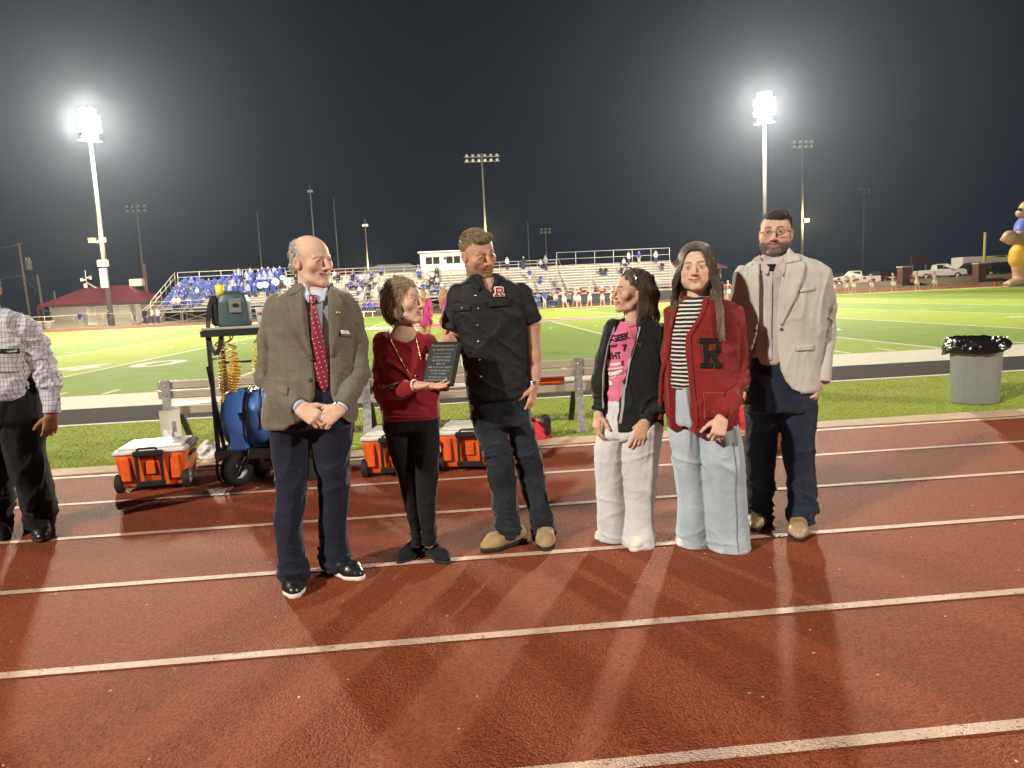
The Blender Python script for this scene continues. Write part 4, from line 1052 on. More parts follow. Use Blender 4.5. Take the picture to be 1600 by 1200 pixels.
# bleachers: planks are parts, section by section
NR = 10
def row_y(i): return 82.2+.68*i
def row_z(i): return 1.70+.325*i
def bleacher(x0, x1, lab, rail_h, rail_n, front_rail=True):
    b = tag(empty('bleacher', ((x0+x1)/2, 81, 0)), lab, 'bleachers', 'bleacher sections across the field'); L = x1-x0; ox = -(x1-x0)/2
    ms = MB().box((0, 0, 0), (L, .27, .045)).mesh('seat_plank'); ms.materials.append(M_BLEACH); mf = MB().box((0, 0, 0), (L, .50, .04)).mesh('foot_plank'); mf.materials.append(M_BLEACH)
    mr = MB().box((0, 0, 0), (L, .02, .15)).mesh('riser'); mr.materials.append(M_BLEACH)
    for i in range(NR):
        for nm, me, c in (('seat_plank', ms, (0, row_y(i)-81, row_z(i))), ('foot_plank', mf, (0, row_y(i)-81-.40, row_z(i)-.43)), ('riser', mr, (0, row_y(i)-81+.02, row_z(i)-.16))):
            o = link_mesh(nm, me, b); o.location = c
    o = link_mesh('walkway', MB().box((0, .0, 1.18), (L, 1.5, .06)).mesh('walkway'), b, M_BLEACH)
    f = MB(); n = max(2, int(L/3.0))
    for k in range(n+1):
        x = ox+L*k/n; f.bar((x, -.6, 0), (x, -.6, 1.18), .09); f.bar((x, .7, 0), (x, .7, 1.2), .09); f.bar((x, -.6, 1.1), (x, row_y(NR-1)-81, row_z(NR-1)-.55), .10, .14); f.bar((x, row_y(NR-1)-81+.2, 0), (x, row_y(NR-1)-81+.2, row_z(NR-1)), .10); f.bar((x, .7, .1), (x, row_y(NR-1)-81, row_z(NR-1)-.9), .07)
        if k < n: f.bar((x, -.6, .15), (x+L/n, -.6, 1.1), .05); f.bar((x, -.6, 1.1), (x+L/n, -.6, .15), .05)
    f.build('understructure', M_BFRAME, b)
    rl = MB(); yb = row_y(NR-1)-81+.45; zt = row_z(NR-1)
    for k in range(rail_n): rl.tube([(ox, yb, zt+rail_h*(k+1)/rail_n), (-ox, yb, zt+rail_h*(k+1)/rail_n)], .035, 6)
    n = max(2, int(L/2.2))
    for k in range(n+1): rl.tube([(ox+L*k/n, yb, zt-.6), (ox+L*k/n, yb, zt+rail_h)], .035, 6)
    rl.build('back_rail', M_RAIL, b)
    if front_rail:
        rl = MB()
        for z in (1.55, 1.95, 2.35): rl.tube([(ox, -.70, z), (-ox, -.70, z)], .028, 6)
        n = int(L/2.0)
        for k in range(n+1): rl.tube([(ox+L*k/n, -.70, 1.2), (ox+L*k/n, -.70, 2.35)], .028, 6)
        rl.build('front_rail', M_RAIL, b)
    return b
bA = bleacher(-32.2, -19.7, 'left bleacher section with tall back rail, blue chairs and band', 1.15, 2)
bB = bleacher(-19.6, 13.0, 'long middle bleacher section below the white press box', .75, 2)
bC = bleacher(13.1, 27.3, 'pale near-empty right bleacher section behind the cheerleaders', 1.6, 2)
m = MB(); m.tube([(-6.35, -.5, 2.4), (-6.35, row_y(NR-1)-81, row_z(NR-1)+1.15)], .04, 6); m.tube([(-6.35, -.5, 1.9), (-6.35, row_y(NR-1)-81, row_z(NR-1)+.6)], .04, 6)
for k in range(6): y = -.5+7.6*k/5; m.tube([(-6.35, y, 1.1+3.3*k/5), (-6.35, y, 2.4+3.35*k/5)], .035, 6)
m.build('side_rail', M_RAIL, bA)
m = MB()   # access stair at the left end
for k in range(6): m.box((-6.6-.30*k, -.2, 1.1-.19*k), (.30, 1.1, .04))
m.bar((-6.4, -.72, 1.1), (-8.3, -.72, .0), .06, .2); m.bar((-6.4, .32, 1.1), (-8.3, .32, .0), .06, .2)
for y in (-.72, .32): m.tube([(-6.3, y, 2.1), (-8.3, y, .95)], .03, 6); m.tube([(-8.3, y, .95), (-8.3, y, 0)], .03, 6); m.tube([(-6.3, y, 2.1), (-6.3, y, 1.1)], .03, 6)
m.build('access_stair', M_BLEACH, bA)
# handrail down the aisle between the middle and right sections
m = MB(); m.tube([(-7.0, 1.0, 2.2), (-7.0, 7.2, row_z(NR-1)+.9)], .03, 6); m.tube([(-7.0, 1.0, 1.3), (-7.0, 1.0, 2.2)], .03, 6); m.tube([(-7.0, 4.2, 2.6), (-7.0, 4.2, 3.75)], .03, 6); m.build('aisle_rail', M_RAIL, bC)
# chain-link behind the right section's rail
def chainlink(w_, h, sp=.22, t=.012):
    m = MB(); n = int((w_+h)/sp)
    for k in range(n):
        for s_ in (1, -1):
            a = k*sp-h; x0, z0, x1, z1 = a, 0, a+h, h
            if x0 < 0: z0 -= x0; x0 = 0
            if x1 > w_: z1 -= x1-w_; x1 = w_
            if z1 <= z0: continue
            if s_ < 0: x0, x1 = w_-x0, w_-x1
            m.bar((x0, 0, z0), (x1, 0, z1), t)
    return m
def fence(x0, x1, y, h, lab, n):
    f = tag(empty('chainlink_fence', (x0, y, 0)), lab, 'fence'); L = x1-x0
    for k in range(n+1): MB().tube([(L*k/n, 0, 0), (L*k/n, 0, h+.03)], .035, 8).build('fence_post', M_RAIL, f)
    MB().tube([(0, 0, h), (L, 0, h)], .030, 8).build('top_rail', M_RAIL, f)
    o = chainlink(L, h-.05).build('mesh', M_BFRAME, f); tag(o, kind='stuff'); o.name = 'wire_mesh'; return f
fence(-72, -33.9, 79.3, 1.35, 'low chainlink fence along the far track on the left', 13)
fence(27.6, 34, 79.2, 1.15, 'low chainlink fence beyond the cheerleaders on the right', 3)
# folding blue stadium seats filling the left section
sm_ = MB(); sm_.box((0, 0, .05), (.46, .42, .06), bev=.02); sm_.box((0, .22, .30), (.46, .05, .46), bev=.02); seat_me = sm_.mesh('stadium_seat'); seat_me.materials.append(M_BLUESEAT)
rs = random.Random(5); k = 0
for i in range(NR):
    for j in range(10):
        x = -31.6+.72*j+(.3 if i > 6 else 0)
        if rs.random() < .30 or (i < 2 and j > 7): continue
        o = link_mesh('stadium_seat', seat_me); o.location = (x, row_y(i)-.02, row_z(i)+.03); tag(o, 'blue folding stadium seat clipped on the left bleacher section', 'stadium seat', 'blue stadium seats')
# press box
def building(name, lab, loc, cat='building'): return tag(empty(name, loc), lab, cat)
P_ = building('press_box', 'white press box with dark windows above the bleachers', (.1, 90, 0)); W2 = 3.7
MB().box((0, 0, 5.45), (7.4, 2.6, 2.7)).build('wall', M_WHITEW, P_); MB().box((0, -.1, 6.92), (7.9, 3.2, .2), bev=.04).build('roof', M_WHITEW, P_)
for k, x in enumerate((-2.65, -1.75, -.15, .75, 2.0, 2.8)):
    wf = MB(); wf.box((x, -1.32, 5.9), (.86, .06, .95)); o = wf.build('window', M_WHITEW, P_); MB().box((x, -1.36, 5.9), (.76, .04, .84)).build('pane', M_GLASSD, o)
MB().box((-.7, -1.36, 6.1), (.25, .08, .3)).build('speaker', M_GLASSD, P_)
for x in (-3.5, 3.5): MB().box((x, .5, 2.1), (.2, .2, 4.2)).build('post', M_BFRAME, P_)
def hip(name, lab, cx, cy, wx, wy, z0, z1, ridge, mw, mr, over=.6, ribs=0, wall=True):
    b = building(name, lab, (cx, cy, 0))
    if wall: MB().box((0, 0, z0/2), (wx, wy, z0)).build('wall', mw, b)
    a, c = wx/2+over, wy/2+over; m = MB(); m.add([(-a, -c, z0), (a, -c, z0), (a, c, z0), (-a, c, z0), (-ridge/2, 0, z1), (ridge/2, 0, z1), (-a, -c, z0-.14), (a, -c, z0-.14), (a, c, z0-.14), (-a, c, z0-.14)], [(0, 1, 5, 4), (1, 2, 5), (2, 3, 4, 5), (3, 0, 4), (6, 7, 1, 0), (7, 8, 2, 1), (8, 9, 3, 2), (9, 6, 0, 3), (9, 8, 7, 6)]); r = m.build('roof', mr, b)
    if ribs:
        m = MB()
        for k in range(ribs):
            x = -a+.2+(2*a-.4)*k/(ribs-1); t = 1.0 if abs(x) < ridge/2 else (a-abs(x))/(a-ridge/2); m.bar((x, -c, z0+.02), (x, -c+c*t, z0+(z1-z0)*t+.02), .05, .06)
        m.build('standing_seam', mr, r)
    return b
b = hip('concession_building', 'beige concession building with maroon metal hip roof on the left', -42.2, 93, 10.2, 7, 2.65, 4.75, 4.5, M_WALL, M_MAROON, 1.0, 30)
for z in (.7, 1.4, 2.1): MB().box((0, -3.512, z), (10.1, .02, .03)).build('siding_joint', M_BFRAME, b)
MB().box((-.6, -3.53, 1.1), (1.0, .06, 2.1)).build('door', M_WHITEW, b); MB().box((3.2, .8, 5.0), (1.5, 1.0, .9), bev=.05).build('roof_unit', M_WALL, b)
MB().bar((-6.1, -4.4, 0), (-6.1, -4.4, 2.5), .14).build('canopy_post', M_MAROON, b); MB().bar((-6.1, -4.4, 2.5), (-5.1, -3.6, 1.7), .1).build('brace', M_MAROON, b)
w_ = tag(empty('weather_mast', (-44.4, 92.5, 4.3)), 'small mast with horns and instruments on the maroon roof', 'mast')
MB().tube([(0, 0, -.3), (0, 0, 2.4)], .05, 8).build('mast', M_RAIL, w_)
for z, s_ in ((1.5, 1), (1.25, -1)): MB().lathe([(.05, 0), (.10, .25), (.26, .55)], (0, 0, z), 12, M=Matrix.Rotation(R(90*s_), 3, 'Y')).build('horn', M_WHITEW, w_)
MB().box((-.1, -.1, .55), (.35, .3, .5), bev=.04).build('instrument_box', M_WHITEW, w_); MB().bar((.1, 0, .9), (1.2, -.1, .15), .14, .05).build('panel_arm', M_WHITEW, w_)
hip('clubhouse', 'low grey-roofed building behind the middle bleachers', -8.0, 104, 9.5, 8, 4.6, 6.4, 4.5, M_WALL, M_GREYROOF, .7)
hip('shed', 'small maroon-roofed shed behind the bleachers right of the older man', -16.3, 104, 4.2, 4, 5.0, 6.0, 3.9, M_WALL, M_MAROON, .3, 9)
hip('pavilion', 'open maroon-roofed pavilion between the two right-hand heads', 33.0, 98, 7, 6, 3.7, 5.6, 1.5, M_WALL, M_MAROON, .5, 14, False)
pv = [o for o in bpy.data.objects if o.name.startswith('pavilion')][0]
for x in (-3.2, 0, 3.2): MB().box((x, -2.8, 1.8), (.22, .22, 3.6)).build('post', M_BFRAME, pv)
# utility poles with transformer and wires
u1 = tag(empty('utility_pole', (-61.2, 110, 0)), 'leaning wooden utility pole with transformer and crossarms at the far left', 'utility pole', 'utility poles')
MB().tube([(0, 0, 0), (-.25, 0, pz_at(70, 378, 110))], [.20, .14], 12).build('pole', M_WOOD, u1); MB().bar((-1.3, 0, 11.6), (.3, 0, 11.9), .12).build('crossarm', M_WOOD, u1); MB().bar((-1.1, 0, 7.3), (.3, 0, 7.3), .12).build('crossarm', M_WOOD, u1)
t = MB(); t.lathe([(.0001, 0), (.42, .02), (.45, .1), (.45, 1.3), (.42, 1.45), (.0001, 1.5)], (.75, -.1, 8.0), 18); tr = t.build('transformer', M_POLE, u1)
for dx in (-.2, .2): MB().lathe([(.05, 0), (.09, .1), (.05, .18), (.09, .28), (.03, .4)], (.75+dx, -.1, 9.45), 8).build('bushing', M_WHITEW, tr)
u2 = tag(empty('utility_pole', (-59.6, 110.6, 0)), 'shorter brown wooden pole just right of the transformer', 'utility pole', 'utility poles'); MB().tube([(0, 0, 0), (-.2, 0, 7.4)], [.22, .17], 12).build('pole', M_WOOD, u2)
u3 = tag(empty('service_post', (-56.4, 108, 0)), 'short service post with a beige metal cabinet left of the maroon roof', 'post'); MB().tube([(0, 0, 0), (0, 0, 4.9)], .14, 10).build('post', M_POLE, u3); MB().box((.1, -.2, 2.2), (1.7, .5, 1.5), bev=.05).build('cabinet', M_WALL, u3)
for k, (a, b, sag) in enumerate((((-61.4, 110, 11.7), (-100, 112, 10.5), 1.2), ((-62.2, 110, 7.3), (-100, 112, 5.8), 1.2), ((-60.5, 110, 8.6), (-56.4, 108, 4.9), 1.6), ((-61.3, 110, 7.2), (-59.7, 110.6, 5.2), .5))):
    a = Vector(a); b = Vector(b); tag(MB().tube([a.lerp(b, t)-Vector((0, 0, sag*4*t*(1-t))) for t in np.linspace(0, 1, 14)], .025, 5).build('power_line', M_BFRAME), ('upper power line running left from the transformer pole', 'lower power line running left from the transformer pole', 'sagging cable from the transformer to the service post', 'short cable between the two wooden poles')[k], 'power line')
for x, lab in ((-46.4, 'pale round barrel left of the lit pole base'), (-43.4, 'pale round barrel right of the lit pole base'), (-42.5, 'second pale round barrel right of the lit pole base')):
    tag(MB().lathe([(.0001, 0), (.33, 0), (.42, .1), (.50, .78), (.54, .8), (.54, .88), (.44, .88), (.42, .2), (.0001, .2)], (x, 79.6, 0), 20).build('barrel_planter', M_WHITEW), lab, 'barrel', 'pale barrels by the far track')
# vehicles on the raised parking behind the track
M_TYRE = mat('tyre', (.015, .015, .015), .8, .2)
def vehicle(lab, x, y, z, col, rz, kind, cat):
    r = tag(empty('parked_'+kind, (x, y, z), R(rz)), lab, cat, 'vehicles parked behind the track'); paint = mat('car_paint', col, .25, .5, coat=.6)
    L = 5.6 if kind == 'pickup' else 4.8
    if kind == 'pickup': prof = [(-2.8, .55), (-2.8, 1.18), (-.75, 1.22), (-.70, 1.82), (-.45, 1.90), (.75, 1.90), (1.35, 1.28), (2.55, 1.16), (2.78, 1.0), (2.80, .50), (2.2, .42), (-2.4, .42)]
    else: prof = [(-2.4, .5), (-2.42, 1.15), (-2.2, 1.66), (-1.9, 1.75), (.45, 1.75), (1.05, 1.14), (2.2, 1.0), (2.4, .85), (2.4, .45), (1.9, .38), (-2.0, .38)]
    bm = bmesh.new(); n = len(prof); vs = [bm.verts.new((x_, s_*(.93 if z_ < 1.3 else .74), z_)) for s_ in (-1, 1) for x_, z_ in prof]
    bm.faces.new(vs[:n]); bm.faces.new(vs[n:][::-1])
    for i in range(n): bm.faces.new((vs[i], vs[n+i], vs[n+(i+1) % n], vs[(i+1) % n]))
    bmesh.ops.recalc_face_normals(bm, faces=bm.faces); bmesh.ops.bevel(bm, geom=bm.edges[:], offset=.07, segments=2, affect='EDGES'); me = bpy.data.meshes.new('body'); bm.to_mesh(me); bm.free(); link_mesh('body', me, r, paint)
    for s_ in (-1, 1):
        wins = [(-.55, .12), (.2, .80)] if kind == 'pickup' else [(-2.0, -.95), (-.85, .0), (.08, .55)]
        for a, b in wins:
            zt = 1.80 if kind == 'pickup' else 1.66; zb = 1.30 if kind == 'pickup' else 1.22; lean = .35 if b > .4 else .05
            MB().add([(a, s_*.90, zb), (b+lean, s_*.90, zb), (b, s_*.765, zt), (a, s_*.765, zt), (a, s_*.86, zb), (b+lean, s_*.86, zb), (b, s_*.72, zt), (a, s_*.72, zt)], [(0, 1, 2, 3), (7, 6, 5, 4), (0, 4, 5, 1), (1, 5, 6, 2), (2, 6, 7, 3), (3, 7, 4, 0)]).build('side_window', M_GLASSD, r)
        for x_ in (-1.75, 1.75) if kind == 'pickup' else (-1.45, 1.45):
            w_ = MB().lathe([(.0001, -.12), (.25, -.13), (.38, -.11), (.40, 0), (.38, .11), (.25, .13), (.0001, .12)], (x_, s_*.86, .40), 20, M=Matrix.Rotation(R(90), 3, 'X')).build('wheel', M_TYRE, r); MB().lathe([(.0001, -.145), (.22, -.14), (.23, -.12), (.23, .12), (.22, .14), (.0001, .145)], (x_, s_*.86, .40), 14, M=Matrix.Rotation(R(90), 3, 'X')).build('rim', M_RAIL, w_)
        fx = 2.74 if kind == 'pickup' else 2.36
        MB().box((fx, s_*.68, .95), (.12, .36, .2), bev=.03).build('headlight', M_LAMPOFF, r); MB().box((-fx-.04, s_*.80, 1.0), (.08, .16, .34), bev=.02).build('tail_light', mat('tail_red', (.25, .01, .01), .3, .5), r)
        MB().box((.95, s_*1.02, 1.30), (.18, .2, .16), bev=.04).build('mirror', paint, r)
    ws = (.78, 1.84, 1.34, 1.30) if kind == 'pickup' else (.48, 1.69, 1.04, 1.16)
    MB().add([(ws[0]+.05, -.66, ws[1]), (ws[0]+.05, .66, ws[1]), (ws[2]+.03, .80, ws[3]), (ws[2]+.03, -.80, ws[3])], [(0, 1, 2, 3)]).build('windscreen', M_GLASSD, r)
    MB().box((fx+.05, 0, .88), (.08, 1.0, .32), bev=.03).build('grille', M_GLASSD, r); MB().box((fx+.06, 0, .55), (.16, 1.8, .2), bev=.04).build('bumper', M_RAIL, r)
    return r
vehicle('white crew pickup truck parked between the two brick pillars', px_at(1468, 86), 86, .78, (.55, .54, .51), -18, 'pickup', 'truck')
vehicle('white pickup cab parked left of the first brick pillar', px_at(1335, 84), 84, .4, (.50, .49, .46), 158, 'pickup', 'truck')
vehicle('black car parked between the white pickup and the brick pillar', px_at(1385, 86), 86, .5, (.012, .013, .015), 20, 'car', 'car')
vehicle('black pickup truck parked behind the second brick pillar', px_at(1520, 88), 88, .80, (.012, .012, .014), 170, 'pickup', 'truck')
vehicle('dark car parked right of the second brick pillar', px_at(1562, 88), 88, .85, (.016, .018, .022), 10, 'car', 'car')
vehicle('dark grey car partly hidden beside the first white pickup', px_at(1308, 86), 86, .35, (.03, .03, .034), 12, 'car', 'car')
t = tag(empty('box_trailer', (px_at(1532, 96), 96, .8)), 'long white enclosed trailer behind the parked trucks', 'trailer'); MB().box((0, 0, 1.75), (7.2, 2.3, 2.1), bev=.06).build('box', M_WHITEW, t); MB().box((0, -1.16, 1.0), (7.1, .04, .3)).build('stripe', M_GLASSD, t)
for x in (-.5, .5): MB().lathe([(.0001, -.1), (.33, -.1), (.36, 0), (.33, .1), (.0001, .1)], (x, -1.0, .38), 16, M=Matrix.Rotation(R(90), 3, 'X')).build('wheel', M_TYRE, t)
M_BRICK = mat('dark_red_brick', (.13, .055, .04), .9, .2, var=(3, .2)); M_BRICK2 = mat('mortar', (.16, .12, .10), .9, .2)
for px, lab in ((1412, 'brick gate pillar with pale cap left of the white pickup'), (1530, 'brick gate pillar with pale cap right of the white pickup')):
    p_ = tag(empty('brick_pillar', (px_at(px, 80.5), 80.5, .1)), lab, 'pillar', 'brick pillars by the car park'); MB().box((0, 0, 1.1), (.93, .93, 2.4)).build('mortar_core', M_BRICK2, p_)
    m = MB()
    for c in range(24):
        for j in range(4):
            o_ = .12 if c % 2 else 0; x = -.49+.245*j+o_
            m.box((min(x+.115, .44), -.475, .02+.1*c), (.225 if x+.23 < .5 else .12, .05, .085)); m.box((-.475, min(x+.115, .44), .02+.1*c), (.05, .225 if x+.23 < .5 else .12, .085)); m.box((.475, min(x+.115, .44), .02+.1*c), (.05, .225 if x+.23 < .5 else .12, .085))
    tag(m.build('brick', M_BRICK, p_), kind='stuff'); MB().box((0, 0, 2.36), (1.15, 1.15, .14), bev=.02).build('cap', M_WALL, p_)
s_ = tag(empty('scoreboard', (px_at(1437, 118), 118, 0)), 'dark maroon board on legs behind the white pickup', 'board'); MB().box((0, 0, 4.0), (3.2, .3, 1.5), bev=.03).build('panel', mat('board_maroon', (.07, .018, .018), .7, .3), s_)
for x in (-1.2, 1.2): MB().box((x, .1, 1.6), (.2, .2, 3.2)).build('leg', M_BFRAME, s_)
# red pylon and low white benches on the far side
tag(MB().box((px_at(1556, 66.2), 66.2, .23), (.18, .18, .46), bev=.02).build('pylon', mat('pylon_red', (.60, .03, .02), .6, .3)), 'small red pylon beside the inflatable figure', 'pylon')
for px, lab in ((571, 'low white bench on the far track right of the older man'), (700, 'low white bench on the far track left of the black shirt man'), (893, 'low blue bench on the far track right of the black shirt man')):
    r = tag(empty('low_bench', (px_at(px, 66.6), 66.6, 0)), lab, 'bench', 'low benches on the far side'); MB().box((0, 0, .46), (1.8 if px > 600 else 1.4, .3, .06), bev=.01).build('seat', M_WHITEW if px < 800 else M_BLUESEAT, r)
    for x in (-.5, .5): MB().box((x*.8, 0, .22), (.08, .25, .43)).build('leg', M_WHITEW, r)
for px, lab, wd in ((925, 'black padded barrier behind the left cheerleaders', 8.0), (1052, 'black padded barrier between the two women', 5.0)):
    r = tag(empty('padded_barrier', (px_at(px, 77.2), 77.2, 0)), lab, 'barrier'); MB().box((0, 0, .55), (wd, .25, 1.0), bev=.04).build('pad', mat('black_vinyl', (.015, .016, .017), .5, .4), r); MB().tube([(-wd/2, 0, 1.12), (wd/2, 0, 1.12)], .035, 8).build('rail', M_RAIL, r)
# tall inflatable figure at the right edge: brown plush arms, blue top, yellow shorts
I = tag(empty('inflatable_figure', (float(atg(1592, 447)[0]), float(atg(1592, 447)[1]), 0)), 'giant inflatable figure with brown fists, blue top and yellow shorts at the right edge', 'inflatable')
def infl(nm, fn, m, lo=(-3, -2.5, -.1), hi=(5, 2.5, 8.2)):
    F = SD(lo, hi, .085); fn(F); return mk(nm, *F.mesh(2), m, I)
M_IB = mat('inflatable_brown', (.44, .27, .17), .5, .4, bump=(1.2, .3, .05)); M_IY = mat('inflatable_yellow', (.60, .36, .02), .5, .4, bump=(1.5, .3, .05)); M_IBL = mat('inflatable_blue', (.10, .14, .50), .5, .4)
def fbody(F):
    for s_ in (0, 2.6):
        F.cone((s_+.1, 0, .5), (s_+.2, 0, 2.0), .62, .72, .2); F.ell((s_-.55, -.5, .35), (1.0, .75, .42), .2); F.cone((s_+.1, 0, 1.8), (s_+.4, 0, 3.0), .7, .9, .2)
        for k in (-.3, .05, .4): F.ell((s_-1.3, -.5+k, .25), (.38, .2, .24), .08)
    F.ell((1.4, .2, 3.3), (1.7, 1.2, 1.1), .3); F.ell((1.4, .2, 5.0), (1.6, 1.15, 1.7), .3); F.cone((.1, -.2, 5.3), (-.6, -.6, 4.3), .55, .50, .2); F.cone((-.6, -.6, 4.25), (-1.7, -1.0, 4.3), .48, .55, .2); F.ell((-2.0, -1.1, 4.45), (.62, .6, .62), .15)
    for k in range(4): F.ell((-2.35, -1.45+.25*k, 4.65-.12*k), (.28, .16, .18), .06)
    F.ell((.7, -.2, 6.9), (1.05, .9, .95), .2); F.ell((-.25, -.5, 6.6), (.65, .6, .48), .2); F.ell((1.4, .2, 7.4), (.3, .3, .5), .1)
infl('body', fbody, M_IB); infl('shorts', lambda F: (F.ell((1.4, .2, 3.25), (1.85, 1.35, .95), .2), F.cone((.15, 0, 3.0), (.1, 0, 2.5), 1.0, 1.0, .2), F.cone((2.7, 0, 3.0), (2.7, 0, 2.5), 1.0, 1.0, .2)), M_IY)
infl('top', lambda F: (F.ell((1.4, .2, 5.2), (1.72, 1.28, 1.5), .2), F.cone((.2, -.2, 5.5), (-.1, -.35, 5.1), .66, .66, .2)), M_IBL); infl('collar', lambda F: F.ell((.3, -.45, 6.15), (.55, .5, .28), .1), M_WHITEW)
MB().lathe([(.0001, .06), (.28, .0), (.3, -.1)], (-.78, -.55, 6.75), 14, M=Matrix.Rotation(R(-90), 3, 'Y')).build('nose', M_GLASSD, I)
# ------------------------------------------------------------------ sideline furniture
M_ALU = mat('brushed_aluminium', (.44, .385, .31), .45, .5, .30, bump=[(40, .25, .003, 4, (.08, 1, 1))], var=(3, .12))
M_GALV = mat('galvanised_steel', (.30, .30, .29), .5, .5, .6, var=(22, .3), bump=(50, .2, .002))
M_DKSTEEL = mat('dark_steel', (.05, .045, .038), .5, .4, .3)
M_BLK = mat('black_plastic', (.012, .012, .012), .45, .4, bump=(80, .2, .002))
M_ORANGE = mat('orange_plastic', (.62, .090, .012), .42, .45, bump=(9, .15, .006), var=(11, .16))
M_LID = mat('white_plastic', (.60, .56, .50), .5, .35, var=(14, .14))
M_RUBBER = mat('black_rubber', (.018, .017, .016), .75, .3, bump=(60, .3, .003))
M_BLUE = mat('blue_plastic', (.075, .20, .62), .38, .5, bump=(6, .25, .01), var=(4, .08))
M_TEAL = mat('teal_grey_plastic', (.045, .075, .078), .45, .4)
M_YEL = mat('yellow_hose', (.62, .36, .015), .4, .5)
M_YELB = mat('bright_yellow', (.78, .66, .03), .5, .4)
M_WTOWEL = mat('white_towel', (.68, .65, .60), .9, .1, bump=(120, .6, .004, 3), sheen=.3)
M_REDBAG = mat('red_bag_fabric', (.50, .022, .035), .6, .35, bump=[(200, .3, .001), (12, .5, .012, 3)])

def bench(x0, n_legs, L, lab):
    r = tag(empty('team_bench', (x0, 7.42, 0)), lab, 'bench', 'benches on the sideline')
    def plank(c, d, nm):   # extruded plank with grooves
        m = MB(); y, z = d[1], d[2]
        if y > z:
            m.box(c, (L, y, z), bev=.006)
            for k in (-1, 0, 1): m.box((c[0], c[1]+k*y*.28, c[2]+z/2+.001), (L-.01, .012, .004))
        else:
            m.box(c, (L, y, z), bev=.006)
            for k in (-1, 0, 1): m.box((c[0], c[1]-y/2-.002, c[2]+k*z*.30), (L-.01, .006, .014))
        m.build(nm, M_ALU, r)
    plank((L/2, .055, .712), (L, .035, .082), 'back_plank'); plank((L/2, .055, .615), (L, .035, .082), 'back_plank')
    plank((L/2, .42, .455), (L, .24, .04), 'seat_plank'); plank((L/2, .16, .44), (L, .035, .09), 'seat_plank')
    for x in (.09, 2.08, 4.30):
        m = MB(); m.box((x, .018, .56), (.085, .012, .42)); m.bar((x, .02, .36), (x, -.14, .02), .085, .012); m.build('back_bracket', M_GALV, r)
        for zz in (.71, .615, .44): MB().lathe([(.0001, .008), (.011, .004), (.011, 0)], (x, .010, zz), 8, M=Matrix.Rotation(R(90), 3, 'X')).build('bolt', M_METAL, r)
        m = MB(); m.bar((x, .30, .43), (x, .62, .0), .06, .03); m.build('front_leg', M_DKSTEEL, r)
        m = MB(); m.bar((x, .02, .42), (x, .52, .425), .05, .02); m.box((x, -.13, .012), (.11, .12, .02)); m.build('crossbar', M_GALV, r)
    return r
bench(-3.02, 4, 4.9, 'long aluminium team bench along the sideline behind the group')
# a pale folded card and printed sheet hanging from the bench end
o = tag(MB().box((-2.90, 7.392, .30), (.20, .006, .33)).build('hanging_sheet', mat('pale_card', (.50, .46, .38), .8, .2)), 'pale printed sheet hanging on the left end of the bench', 'sheet')
def sheet_txt(u, v): return np.stack([-2.86-v, np.full(len(u), 7.386), .20+u], 1)
lettering('8800', .055, lambda u, v: np.stack([-2.845-v, np.full(len(u), 7.386), .30-u*-1], 1), 'printed_number', M_BLK, o, sub=0)
tag(MB().box((.98, 7.60, .555), (.34, .14, .13), bev=.02).build('orange_box', M_ORANGE), 'small orange case standing on the bench seat', 'case')
tag(MB().box((-1.95, 7.60, .545), (.20, .14, .13), bev=.02).build('brown_box', mat('brown_box', (.20, .075, .035), .6, .3)), 'small brown box on the bench seat behind the cart', 'box')
tag(MB().box((-1.02, 7.62, .53), (.26, .16, .10), bev=.03).build('black_pouch', M_BLK), 'black pouch on the bench beside the older man', 'pouch')

